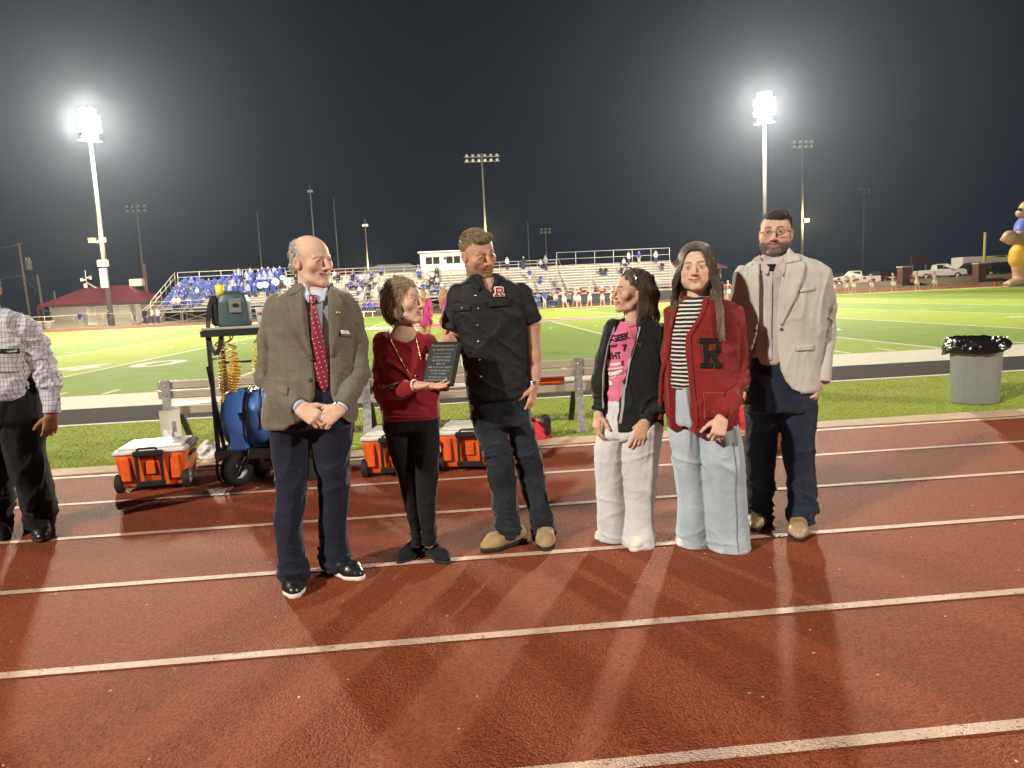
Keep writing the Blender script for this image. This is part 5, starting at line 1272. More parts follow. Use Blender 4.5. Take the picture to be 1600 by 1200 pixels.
def make_cooler():
    r = empty('rolling_cooler', (0, 0, 0)); W, D, H = .58, .50, .33
    m = MB(); a = [(-W/2+.035, -D/2+.03, .03), (W/2-.035, -D/2+.03, .03), (W/2-.035, D/2-.03, .03), (-W/2+.035, D/2-.03, .03)]; b = [(-W/2, -D/2, H), (W/2, -D/2, H), (W/2, D/2, H), (-W/2, D/2, H)]
    bm = bmesh.new(); vs = [bm.verts.new(v) for v in a+b]
    for f in ((3, 2, 1, 0), (4, 5, 6, 7), (0, 1, 5, 4), (1, 2, 6, 5), (2, 3, 7, 6), (3, 0, 4, 7)): bm.faces.new([vs[i] for i in f])
    bmesh.ops.bevel(bm, geom=bm.edges[:], offset=.022, segments=3, affect='EDGES', profile=.6); me = bpy.data.meshes.new('tub'); bm.to_mesh(me); bm.free(); link_mesh('tub', me, r, M_ORANGE)
    m = MB()
    for x in (-.205, .205): m.box((x, -D/2+.006, .205), (.085, .03, .22), bev=.012)
    m.build('front_rib', M_ORANGE, r)
    m = MB(); m.box((0, 0, H+.022), (W+.02, D+.02, .044), bev=.014); m.box((0, 0, H+.052), (W-.05, D-.05, .02), bev=.009); m.build('lid', M_LID, r)
    for x in (-.14, .14):
        m = MB()
        for k in range(2): m.lathe([(.0001, .004), (.043, .004), (.046, 0)], (x, -.10+.2*k, H+.062), 16)
        m.build('cup_holder', M_LID, r)
    h = MB(); h.bar((-.10, -D/2-.022, .045), (-.10, -D/2-.030, .335), .022, .03); h.bar((.10, -D/2-.022, .045), (.10, -D/2-.030, .335), .022, .03)
    h.box((0, -D/2-.034, .345), (.25, .045, .05), bev=.012); h.box((0, -D/2-.03, .075), (.24, .03, .05), bev=.008); hd_ = h.build('pull_handle', M_BLK, r)
    MB().tube([(-.085, -D/2-.05, .38), (-.06, -D/2-.055, .395), (.06, -D/2-.055, .395), (.085, -D/2-.05, .38)], .011, 8).build('grip', M_BLK, hd_)
    MB().box((0, -D/2+.004, .21), (.085, .02, .12), bev=.01).build('logo_plate', M_ORANGE, r)
    for s_ in (-1, 1):
        Rw = Matrix.Rotation(R(90), 3, 'Y'); w_ = MB().lathe([(.030, -.030), (.070, -.030), (.078, -.022), (.080, 0), (.078, .022), (.070, .030), (.030, .030)], (s_*(W/2-.012), -D/2+.055, .080), 22, M=Rw).build('wheel', M_RUBBER, r)
        MB().lathe([(.0001, s_*.022), (.034, s_*.028), (.040, s_*.033), (.040, -s_*.02)], (s_*(W/2-.012), -D/2+.055, .080), 16, M=Rw).build('hub', M_GALV, w_)
        t = MB()
        for k in range(22):
            an = 2*math.pi*k/22; t.box((s_*(W/2-.012), -D/2+.055+.080*math.cos(an), .080+.080*math.sin(an)), (.05, .010, .006), M=Matrix.Rotation(an+math.pi/2, 3, 'X'))
        t.build('tread', M_RUBBER, w_)
    m = MB(); m.box((W/2-.004, .04, .27), (.03, .2, .03), bev=.01); m.box((-W/2+.004, .04, .27), (.03, .2, .03), bev=.01); m.build('side_grip', M_BLK, r)
    return r
c0 = make_cooler(); [split_parts(q) for q in list(c0.children) if q.name.split('.')[0] in ('front_rib', 'cup_holder', 'side_grip')]; G = 'orange rolling coolers beside the track'
for i, (x, y, rz, lab) in enumerate(((-2.56, 6.20, 6, 'orange wheeled cooler with white lid at the far left by the cart'), (-.52, 6.12, -8, 'orange wheeled cooler with white lid left of the red sweater woman'), (.12, 6.16, -10, 'orange wheeled cooler with white lid behind the black shirt man'))):
    o = c0 if i == 0 else copy_tree(c0); o.location = (x, y, 0); o.rotation_euler = (0, 0, R(rz)); o.scale = (.93,)*3; tag(o, lab, 'cooler', G)

def cart():
    r = tag(empty('hydration_cart', (-1.62, 6.15, 0)), 'water cart with blue barrel, yellow coiled hoses and tray', 'cart')
    f = MB(); 
    f.box((0, .0, .285), (.74, .44, .012)); f.box((0, -.22, .265), (.76, .03, .075)); f.box((0, .22, .265), (.76, .03, .075)); f.box((-.37, 0, .265), (.03, .44, .075)); f.build('deck', M_DKSTEEL, r)
    p_ = MB()
    for y in (-.17, .17): p_.bar((-.37, y, .25), (-.36, y, 1.285), .030); p_.bar((.36, y, .25), (.35, y, 1.285), .030)
    p_.bar((-.32, -.16, .28), (-.385, -.17, 1.0), .024); p_.bar((-.37, -.17, 1.05), (-.37, .17, 1.05), .02); p_.bar((-.36, .15, 1.0), (.35, .15, 1.0), .02); p_.build('upright_frame', M_BLK, r)
    t = MB(); t.box((0, 0, 1.300), (.80, .42, .022), bev=.006); t.build('tray', mat('tray_grey', (.32, .31, .29), .5, .4), r)
    t = MB(); t.box((0, -.212, 1.262), (.80, .022, .05)); t.box((0, .212, 1.262), (.80, .022, .05)); t.box((-.40, 0, 1.262), (.022, .40, .05)); t.build('tray_rail', M_BLK, r)
    Rw = Matrix.Rotation(R(90), 3, 'Y')
    b = MB(); b.lathe([(.02, -.31), (.17, -.31), (.225, -.285), (.245, -.24), (.248, -.12), (.235, -.11), (.235, -.07), (.248, -.06), (.248, .06), (.235, .07), (.235, .11), (.248, .12), (.245, .24), (.225, .285), (.17, .31), (.02, .31)], (-.02, 0, .545), 36, M=Rw); b.build('barrel', M_BLUE, r)
    b = MB()
    for x in (-.20, .16):
        b.add([(x-.06, -.20, .292), (x+.06, -.20, .292), (x+.06, .20, .292), (x-.06, .20, .292), (x-.045, -.235, .52), (x+.045, -.235, .52), (x+.045, .235, .52), (x-.045, .235, .52)], [(0, 3, 2, 1), (4, 5, 6, 7), (0, 1, 5, 4), (1, 2, 6, 5), (2, 3, 7, 6), (3, 0, 4, 7)])
    split_parts(b.build('barrel_cradle', M_BLUE, r))
    for x in (-.10, .24):
        s_ = MB(); s_.tube([(x, .255*math.sin(a), .545+.256*math.cos(a)) for a in np.linspace(-2.3, 2.3, 26)], .010, 6); st = s_.build('strap', M_BLK, r)
        MB().box((x, -.262, .60), (.04, .016, .07), bev=.005).build('buckle', M_BLK, st)
    for i, (x, y, sq) in enumerate(((-.29, -.10, .0), (-.22, -.14, .03), (-.245, .02, .02), (.02, -.12, -.02), (.20, -.10, .0))):
        pts = []; n = 230
        for k in range(n):
            t_ = k/(n-1); turns = 13; ph = 2*math.pi*turns*(t_**1.7); rr = .036*min(1, t_*6)*(1.0+.25*math.sin(t_*9+i)); z = 1.27-.46*(t_**.85)-(.03*t_)
            pts.append((x+sq*math.sin(t_*3.1)+rr*math.cos(ph), y+rr*math.sin(ph), z))
        MB().tube(pts, .0058, 6).build('coiled_hose', M_YEL, r)
    for x, y in ((-.30, -.14), (.02, -.22)): MB().tube([(x, y+.03, .80), (x, y-.02, .70), (x+.005, y-.03, .58), (x+.01, y-.035, .48)], [.012, .014, .012, .010], 8).build('drink_nozzle', M_YEL if x < 0 else M_BLK, r)
    for k, (x, y, a) in enumerate(((-.225, -.19, -40), (-.10, .10, -28))):
        Rw2 = Matrix.Rotation(R(a), 3, 'Z') @ Rw
        w_ = MB().lathe([(.075, -.045), (.105, -.050), (.128, -.040), (.138, -.018), (.140, 0), (.138, .018), (.128, .040), (.105, .050), (.075, .045)], (x, y, .140), 30, M=Rw2).build('wheel', M_RUBBER, r)
        MB().lathe([(.0001, -.02), (.030, -.024), (.036, -.008), (.064, -.012), (.078, -.040), (.078, .040), (.064, .012), (.036, .008), (.030, .024), (.0001, .02)], (x, y, .140), 22, M=Rw2).build('rim', M_GALV, w_)
        t = MB()
        for zz in (-.024, -.012, 0, .012, .024): t.lathe([(.1375, zz-.0025), (.1415, zz), (.1375, zz+.0025)], (x, y, .140), 30, M=Rw2)
        t.build('tread', M_RUBBER, w_)
        g = MB(); g.bar((x-.07, y, .14), (x-.06, y, .28), .02); g.bar((x+.07, y, .14), (x+.06, y, .28), .02); g.tube([(x-.08, y, .14), (x+.08, y, .14)], .010, 8); g.build('fork', M_DKSTEEL, r)
    w2 = MB(); 
    for y in (-.17, .17): w2.tube([(.33, y-.02, .10), (.33, y+.02, .10)], .10, 20)
    split_parts(w2.build('caster', M_RUBBER, r))
    l = MB(); l.tube([(-.37, -.20, .26), (-.375, -.235, .15), (-.36, -.24, .07), (-.33, -.22, .03), (-.20, -.24, .10), (-.12, -.25, .22), (-.10, -.26, .32)], .012, 6); l.tube([(-.10, -.24, .30), (-.22, -.27, .13), (-.30, -.26, .05)], .012, 6); l.build('loose_strap', M_BLK, r)
    return r
cart()
# things standing on the cart's tray
r = tag(empty('cooler_jug', (-1.80, 6.12, 1.312)), 'dark teal insulated jug with black strap on the cart tray', 'jug')
F = SD((-.17, -.13, -.01), (.17, .13, .32), .006); F.loft([(0, 0, 0, .125, .095), (.04, 0, 0, .135, .10), (.20, 0, 0, .13, .098), (.255, 0, 0, .11, .085), (.268, 0, 0, .09, .07)], .0, e=3.2, rnd=.012); mk('jug_body', *F.mesh(1), M_TEAL, r)
MB().box((.045, -.104, .165), (.10, .02, .12), bev=.008).build('spout_panel', mat('grey_panel', (.16, .17, .16), .5, .4), r); MB().box((.05, -.118, .17), (.045, .022, .03), bev=.008).build('spigot', M_BLK, r)
MB().box((0, 0, .275), (.15, .10, .03), bev=.012).build('lid', M_TEAL, r)
s = MB(); s.box((-.135, -.02, .13), (.05, .15, .25), bev=.02); s.build('side_pouch', M_BLK, r)
s = MB(); pts = [(-.13, -.10, .24), (-.16, -.115, .16), (-.175, -.12, .05), (-.175, -.15, -.06), (-.16, -.16, -.16), (-.12, -.17, -.22), (-.09, -.17, -.17), (-.07, -.16, -.06)]
for a, b in zip(pts[:-1], pts[1:]): s.bar(a, b, .034, .008, up=(0, 1, 0))
s.build('strap', M_BLK, r)
o = MB().lathe([(.0001, 0), (.040, 0), (.052, .14), (.053, .145), (.049, .142), (.038, .01), (.0001, .008)], (-1.555, 6.05, 1.312), 24).build('white_cup', mat('white_cup', (.62, .60, .57), .5, .4)); tag(o, 'white plastic cup with red lettering on the cart tray', 'cup')
def cupmap(u, v):
    a = -math.pi/2+u/.049; return np.stack([-1.555+.0508*np.cos(a), 6.05+.0508*np.sin(a), 1.312+.082+v], 1)
lettering('NBC', .030, cupmap, 'cup_lettering', M_LETTER_R, o, bold=.001)
b = MB(); b.bar((-1.555-.035, 6.012, 1.42), (-1.555+.03, 6.006, 1.445), .004, .003); b.build('cup_stripe', M_LETTER_R, o)
o = MB().lathe([(.0001, .0), (.030, 0), (.036, .10), (.0001, .10)], (-1.885, 6.08, 1.55), 18, sc=(1, .8)).build('yellow_cup', M_YELB); tag(o, 'bright yellow cup standing beside the teal jug', 'cup')

def bin_():
    r = tag(empty('trash_can', (5.86, 7.62, 0)), 'round grey trash can with a black bag folded over its rim', 'trash can')
    MB().lathe([(.0001, .012), (.205, .0), (.225, .004), (.235, .02), (.255, .58), (.275, .62), (.275, .66), (.262, .66), (.24, .58), (.22, .03), (.0001, .03)], (0, 0, 0), 48).build('can', mat('grey_plastic', (.235, .245, .245), .42, .45, var=(6, .06), bump=(5, .1, .01)), r)
    n, m = 96, 16; V = []; Q = []
    for i in range(m):
        t = i/(m-1)
        for k in range(n):
            a = 2*math.pi*k/n
            if t < .2: rr = .215+.06*t/.2; z = .60+.145*t/.2
            else:
                q = (t-.2)/.8; rr = .280+.050*math.sin(q*1.9)+.012*math.sin(5*a+2)*q; z = .745-.165*q-.018*math.sin(3*a+1)*q-.03*math.sin(a-.6)*q
            V.append((rr*math.cos(a), rr*math.sin(a), z))
    for i in range(m-1):
        for k in range(n): Q.append((i*n+k, i*n+(k+1) % n, (i+1)*n+(k+1) % n, (i+1)*n+k))
    V = np.array(V); Q = np.array(Q); Nn = normals(V, Q); an = np.arctan2(V[:, 1], V[:, 0]); W = np.stack([np.cos(an)*2.4, np.sin(an)*2.4, V[:, 2]*9+np.sin(an*3)], 1)
    V = V+Nn*((.45-np.abs(vnoise(W*1.7, 3))*1.2)*.020+(.4-np.abs(vnoise(W*4.1+5, 7)))*.012+vnoise(W*9, 8)*.004)[:, None]
    mk('bin_bag', V, Q, mat('black_bag_film', (.006, .006, .007), .22, .6, bump=(30, .5, .006, 4)), r)
bin_()
# towel and bags on the grass
def heap(name, c, r, m, lab, cat, seed, f=9, amp=.05, h=.012, parts=None):
    F = SD((-r[0]*1.5, -r[1]*1.5, -.02), (r[0]*1.5, r[1]*1.5, r[2]*1.7), h)
    for (dx, dy, sx_, sy_, sz_) in (parts or [(0, 0, 1, 1, 1)]): F.ell((dx*r[0], dy*r[1], 0), (r[0]*sx_, r[1]*sy_, r[2]*sz_), .03)
    F.half((0, 0, .0), (0, 0, -1)); V, Q = F.mesh(1); V = folds(V, normals(V, Q), (f, f, f), amp, seed, sm(V[:, 2], .0, .05), True, .6); V[:, 2] = np.maximum(V[:, 2], 0)
    o = mk(name, V, Q, m); o.location = c; return tag(o, lab, cat)
heap('towel', (-2.33, 6.98, .05), (.20, .13, .12), M_WTOWEL, 'white towel heaped on the grass beside the cart', 'towel', 3, 10, .05, parts=[(-.3, 0, .6, .9, 1), (.5, .2, .6, .8, 1.1), (.1, -.5, .8, .5, .5)])
o = heap('sports_bag', (.48, 7.12, .0), (.40, .17, .26), M_REDBAG, 'red sports bag on the turf behind the black shirt man', 'bag', 5, 8, .02, parts=[(0, 0, 1, 1, 1), (.6, 0, .5, .9, .8)])
MB().tube([(-.30, -.06, .16), (-.2, -.10, .26), (0, -.11, .30), (.2, -.1, .26), (.30, -.06, .16)], .014, 6).build('bag_handle', M_BLK, o); MB().box((.40, -.02, .14), (.07, .22, .20), bev=.03).build('end_panel', M_BLK, o)
MB().bar((-.32, -.115, .20), (.1, -.135, .235), .012, .006).build('trim', M_WHITE, o)
o = heap('equipment_bag', (3.05, 6.99, .0), (.30, .20, .40), M_REDBAG, 'bright red bag with a white label behind the cardigan woman', 'bag', 8, 7, .03, parts=[(0, 0, 1, 1, 1), (.35, 0, .8, .9, .7)])
o2 = MB().box((-.10, -.205, .175), (.13, .008, .042)).build('bag_label', M_WHITE, o)
lettering('VAR', .034, lambda u, v: np.stack([-.10+u, np.full(len(u), -.2105), .163+v], 1), 'label_lettering', M_LETTER_R, o2, sub=0)
# ------------------------------------------------------------------ the people in front
def elbow(c, w_): 
    c = np.array(c); return lambda V: np.exp(-((V-c)**2).sum(1)/w_**2)
def msum(*fs): return lambda V: np.clip(sum(f(V) for f in fs), 0, 1)
RX = lambda a: Matrix.Rotation(R(a), 3, 'X'); RY = lambda a: Matrix.Rotation(R(a), 3, 'Y')

def old_man():
    P = Person('older bald man in tweed jacket and red patterned tie, hands clasped', (497, 918), 3.66); p = P.p
    legs = [([(640, 424, 490), (664, 421, 487), (700, 424, 485), (746, 430, 480), (790, 431, 476), (833, 432, 472), (870, 434, 474), (889, 435, 479), (905, 436, 481)], (.02, P.ank((458, 905), (461, 936), .30, -76))),
            ([(640, 482, 553), (664, 484, 552), (700, 488, 549), (746, 499, 546), (790, 500, 543), (833, 501, 541), (860, 500, 543), (884, 502, 546)], (.03, P.ank((512, 890), (567, 907), .30)))]
    P.trousers([(590, 428, 553, .12), (640, 421, 554, .13), (668, 422, 553, .12)], legs, M_NAVY, hem=662, wr= [((5, 5, 20), .012, (.05, .30), None, True, RY(20)), ((10, 10, 3), .008, None, None, True, RY(8)), ((9, 9, 9), .006, None, (.55, .15), True, None)], seed=11)
    rows = [(446, 464, 512, .070), (453, 446, 530, .095), (462, 428, 548, .118), (478, 419, 556, .132), (510, 420, 556, .140), (550, 423, 556, .138), (590, 419, 556, .142), (630, 413, 557, .150), (664, 410, 558, .155)]
    aL = ([p(434, 478, .01), p(422, 530, .01), p(420, 588, -.01), p(446, 618, -.10), p(467, 634, -.165)], [.064, .058, .053, .048, .043])
    aR = ([p(544, 488, .01), p(556, 535, .01), p(560, 583, -.02), p(548, 612, -.10), p(534, 634, -.16)], [.058, .054, .050, .046, .042])
    cut = P.pl([(468, 425), (471, 450), (480, 500), (489, 558), (491, 585), (489, 620), (476, 655), (455, 664), (440, 680), (585, 700), (557, 677), (532, 650), (520, 615), (517, 570), (514, 530), (512, 490), (511, 455), (512, 425)])
    eL = p(419, 588, -.01); eR = p(560, 583, -.02)
    F, jk = P.garment('jacket', rows, [aL, aR], M_TWEED, cut=cut, cut_y=-.02, wr=[((11, 11, 26), .010, msum(elbow(eL, .11), elbow(eR, .10)), True, RY(25)), ((9, 9, 3.2), .007, None, True, RY(-12)), ((13, 13, 20), .008, msum(elbow(p(432, 500), .07), elbow(p(548, 500), .07)), True, RY(35))], seed=4)
    # shirt, tie, collar
    FS, sh = P.garment('shirt', [(452, 466, 510, .066), (462, 455, 528, .10), (480, 440, 540, .112), (520, 436, 540, .118), (560, 436, 540, .116), (612, 436, 540, .112)], [], M_SHIRT_BLUE, h=.008)
    P.add('collar', joinVQ([patch(FS, P.pl([(472, 442), (479, 454), (486, 462)]), P.pl([(466, 452), (474, 468), (484, 474)]), 10, 5, .010, .006), patch(FS, P.pl([(507, 448), (499, 457), (491, 463)]), P.pl([(512, 458), (507, 470), (497, 474)]), 10, 5, .010, .006)]), M_SHIRT_BLUE, sh)
    P.add('tie', joinVQ([patch(FS, P.pl([(484, 461), (485, 474), (486, 500), (490, 560), (497, 600), (506, 614)]), P.pl([(494, 461), (493, 474), (500, 500), (512, 560), (517, 602), (508, 615)]), 30, 7, .012, .006, bulge=.005), patch(FS, P.pl([(482, 460), (486, 475)]), P.pl([(496, 461), (493, 475)]), 6, 6, .020, .006, bulge=.006)]), M_TIE)
    lap = [patch(F, P.pl([(470, 446), (479, 490), (488, 530), (489, 556)]), P.pl([(450, 455), (447, 466), (463, 515), (487, 557)]), 26, 7, .005, .005), patch(F, P.pl([(512, 452), (512, 490), (514, 530), (516, 556)]), P.pl([(528, 460), (536, 470), (531, 515), (518, 558)]), 26, 7, .005, .005),
           patch(F, P.pl([(464, 441), (460, 450), (449, 455)]), P.pl([(471, 447), (464, 457), (452, 462)]), 8, 5, .007, .006)]
    lp = P.add('lapel', joinVQ(lap), M_TWEED_L, jk)
    pk = P.add('pocket', joinVQ([patch(F, P.pl([(531, 520), (531, 525)]), P.pl([(549, 522), (549, 528)]), 5, 8, .003, .004), patch(F, P.pl([(427, 596), (427, 608)]), P.pl([(452, 604), (452, 616)]), 6, 10, .003, .004)]), M_TWEED_L, jk)
    P.add('pocket_square', patch(F, P.pl([(532, 516), (533, 522)]), P.pl([(543, 517), (545, 523)]), 6, 8, .006, .004, bulge=.004), M_WHITE)
    P.add('lapel_pin', patch(F, P.pl([(526, 487), (526, 491)]), P.pl([(532, 487), (532, 491)]), 4, 4, .010, .003), M_GOLD)
    P.add('button', dots(F, P.pl([(489, 561), (487, 593)]), .010, .004), M_BTN, jk)
    # cuffs, hands
    for a in (aL[0], aR[0]): P.cuff(a[-1], a[-1]-a[-2], .034, .014, M_SHIRT_BLUE, 'shirt_cuff')
    hd = Head(p(487, 407), 50, 4, -3, 1.045, wx=.98, neck=p(487, 460, .02), neck_r=.054, smile=.008, squint=.0026, nose=.95, jaw=.98, open_=.003, chin=1.1)
    hL = hand(p(470, 637, -.175), p(496, 655, -.215)-p(470, 637, -.175), (.35, .75, -.55), 1, (30, 38, 20), 1.06, wrist_from=p(458, 630, -.15))
    hR = hand(p(531, 637, -.172), p(507, 656, -.205)-p(531, 637, -.172), (-.35, .75, -.55), -1, (34, 45, 25), 1.04, wrist_from=p(540, 629, -.15))
    P.body(hd, [hL, hR], [(aL[0][:-1], [r*.55 for r in aL[1][:-1]]), (aR[0][:-1], [r*.55 for r in aR[1][:-1]])], P.secs(rows[:-2], -.03), P.innerlegs(legs), (.60, .40, .29), lip=(.46, .22, .17), brow=(.46, .36, .26), age=1.0, teeth=1, blush=.5, blotch=.06)
    hd.eyes(P.root, (.10, .12, .14), 8)
    hf = HairF(hd); hf.ell((0, .026, .030), (.0800, .0930, .0800)); hf.ell((0, .07, -.02), (.066, .048, .05))
    hf.half((0, -.022, 0), (0, -1, .30)); hf.half((0, 0, .072), (0, -.42, 1)); hf.half((0, 0, -.068), (0, 0, -1)); hf.ell((0, -.06, .0), (.115, .060, .08), .01, 's'); hf.ell((0, -.02, .145), (.062, .11, .052), .012, 's')
    for sx_ in (-1, 1): hf.ell((sx_*.09, .010, -.012), (.02, .022, .034), .004, 's')
    hf.done(P.root, (.46, .41, .33), fr=(60, 60, 22), amp=.003, streak=.15, tufts=(1500, .028, .0014, lambda L, n: (n[0]*.2, .8, -.55), .16, .22))
    P.shoe((458, 905), (461, 936), .30, M_LEATHER, M_SOLEW, laces=M_LEATHER, snap=-76, wd=.108); P.shoe((512, 890), (567, 907), .30, M_LEATHER, M_SOLEW, laces=M_LEATHER, wd=.105)
    wt = P.add('wristwatch', joinVQ([(lambda m: (np.array(m.v), np.array(m.f)))(MB().tube([tuple(p(533, 634, -.172)+[.030*math.cos(a), .012*math.cos(a)-.0, .026*math.sin(a)]) for a in np.linspace(0, 6.28, 15)], .006, 6, cap=False))]), M_METAL)
    return P
def red_woman():
    P = Person('woman in red sweater and black trousers holding the award plaque', (663, 880), 3.89); p = P.p
    legs = [([(640, 598, 645), (660, 599, 650), (680, 602, 648), (702, 607, 648), (725, 614, 648), (746, 622, 651), (780, 630, 654), (810, 636, 657), (833, 642, 660), (852, 643, 661)], (.03, .05)),
            ([(640, 640, 687), (680, 645, 687), (702, 646, 686), (746, 650, 684), (780, 652, 682), (810, 656, 681), (833, 660, 681), (852, 660, 681)], (-.02, .03))]
    P.trousers([(630, 600, 686, .105), (655, 599, 687, .11), (672, 600, 687, .10)], legs, M_BLACKT, hem=652, wr= [((9, 9, 16), .008, (.05, .55), None, True, RY(15)), ((12, 12, 4), .005, None, None, True, None)], seed=21)
    rows = [(517, 607, 652, .062), (523, 594, 668, .082), (532, 589, 675, .095), (550, 591, 677, .108), (575, 594, 680, .118), (600, 597, 684, .112), (630, 597, 686, .116), (654, 597, 688, .122)]
    aL = ([p(598, 534, .0), p(596, 575, .0), p(601, 614, -.03), p(624, 611, -.14), p(649, 602, -.225)], [.050, .046, .044, .038, .030])
    aR = ([p(668, 534, .0), p(680, 565, -.03), p(690, 598, -.05), p(684, 592, -.085), p(676, 585, -.085)], [.046, .042, .038, .034, .029])
    def nk(F): F.cone(p(631, 500, -.02), p(632, 517, -.06), .05, .066, .006, 's')
    F, sw = P.garment('sweater', rows, [aL, aR], M_REDSW, extra=nk, wr=[((12, 12, 24), .008, msum(elbow(p(601, 610), .10), elbow(p(600, 560), .08)), True, RY(-20)), ((8, 8, 9), .008, None, True, RY(30)), ((6, 6, 22), .006, elbow(p(640, 630), .12), True, RY(8))], seed=8)
    P.add('hem_band', patch(F, P.pl([(600, 651), (600, 654)]), P.pl([(685, 651), (685, 654)]), 3, 30, .001, .002), M_REDSW, sw)
    hd = Head(p(633, 472), 56, -4, 4, 1.0, neck=p(630, 526, .01), neck_r=.045, smile=.003, squint=.0012, nose=.75, jaw=.92, female=True, h=.0025)
    hL = hand(p(650, 602, -.235), p(695, 604, -.255)-p(650, 602, -.235), (.0, -.25, 1), 1, (6, 8, 6), .94, wrist_from=p(640, 606, -.20), wr=.021, thumb=(.9, 14))
    hR = hand(p(678, 583, -.08), p(686, 562, -.085)-p(678, 583, -.08), (.1, -1, .1), -1, (8, 12, 8), .9, wrist_from=p(681, 590, -.08), wr=.021)
    P.body(hd, [hL, hR], [(aL[0], [r*.6 for r in aL[1]]), (aR[0], [r*.6 for r in aR[1]])], P.secs(rows[:-2], -.02), P.innerlegs(legs), (.56, .36, .255), lip=(.36, .10, .09), brow=(.20, .13, .08), age=.7, blush=.35)
    hd.eyes(P.root, (.12, .10, .06), 10)
    # bare shoulders and upper chest showing in the wide neckline
    nb = SD(p(632, 517)-.2, p(632, 517)+.2, .005); nb.loft(P.secs([(512, 615, 648, .050), (520, 607, 655, .072), (530, 600, 668, .088), (545, 600, 668, .092)], 0), .01); nb.cone(p(631, 500, .01), p(631, 522, .01), .046, .056, .03)
    nv, nq = nb.mesh(1); mk('upper_chest', nv, nq, M_SKIN, P.root, np.array((.56, .36, .255))*(1+.08*vnoise(nv*60, 2))[:, None])
    hf = HairF(hd, (-.17, -.17, -.2), (.17, .2, .18)); hf.ell((0, .028, .044), (.088, .108, .094)); hf.ell((0, .070, -.012), (.083, .072, .094), .03); hf.ell((.062, .022, -.045), (.030, .050, .066), .03); hf.ell((-.062, .022, -.045), (.030, .050, .066), .03)
    hf.ell((0, -.09, -.035), (.062, .085, .088), .014, 's'); hf.ell((0, -.112, .005), (.052, .060, .050), .012, 's'); hf.half((0, 0, -.100), (0, -.1, -1), .02)
    flow = lambda L, n: (n[0]*.7, .45-.9*sm(L[1], .02, .10), -.25-1.1*sm(.10-L[2], 0, .06)) if L[2] > -.085 else (0, -.5, -.4)
    hf.done(P.root, (.150, .092, .045), (.27, .185, .100), fr=(70, 70, 14), amp=.004, streak=.35, tufts=(3000, .048, .0016, flow, .015, .06))
    ch = [(606, 521), (612, 535), (622, 555), (632, 572), (640, 584), (648, 588), (652, 586)]; ch2 = [(648, 520), (651, 535), (655, 552), (658, 562)]
    cm = MB(); bead = []
    for c in (ch, ch2):
        q = resample(P.pl(c), 30); y = F.front(q[:, 0], q[:, 1]); cm.tube([(a[0], b-.004, a[1]) for a, b in zip(q, y)], .0016, 5); bead += [tuple(v) for v in q[4::6]]
    nl = cm.build('necklace', M_GOLD, P.root); P.add('bead', dots(F, bead, .0042, .004, 1.4), M_PEARL, nl)
    bm_ = MB(); c0 = p(648, 602, -.228); ax = unit(p(656, 601, -.238)-p(640, 604, -.20)); u = unit(np.cross(ax, (0, 0, 1))); v_ = np.cross(u, ax)
    for k in range(16):
        a = 2*math.pi*k/16; q = c0+u*.027*math.cos(a)+v_*.027*math.sin(a); bm_.lathe([(.0001, -.006), (.0045, -.004), (.006, 0), (.0045, .004), (.0001, .006)], q, 8)
    bm_.build('pearl_bracelet', M_PEARL, P.root)
    P.shoe((652, 866), (622, 882), .25, M_BLACKT, M_SOLED, 'boot', wd=.085, boot=.10, sole=.015, toe_r=.5); P.shoe((667, 864), (701, 882), .25, M_BLACKT, M_SOLED, 'boot', wd=.085, boot=.10, sole=.015, toe_r=.5)
    return P
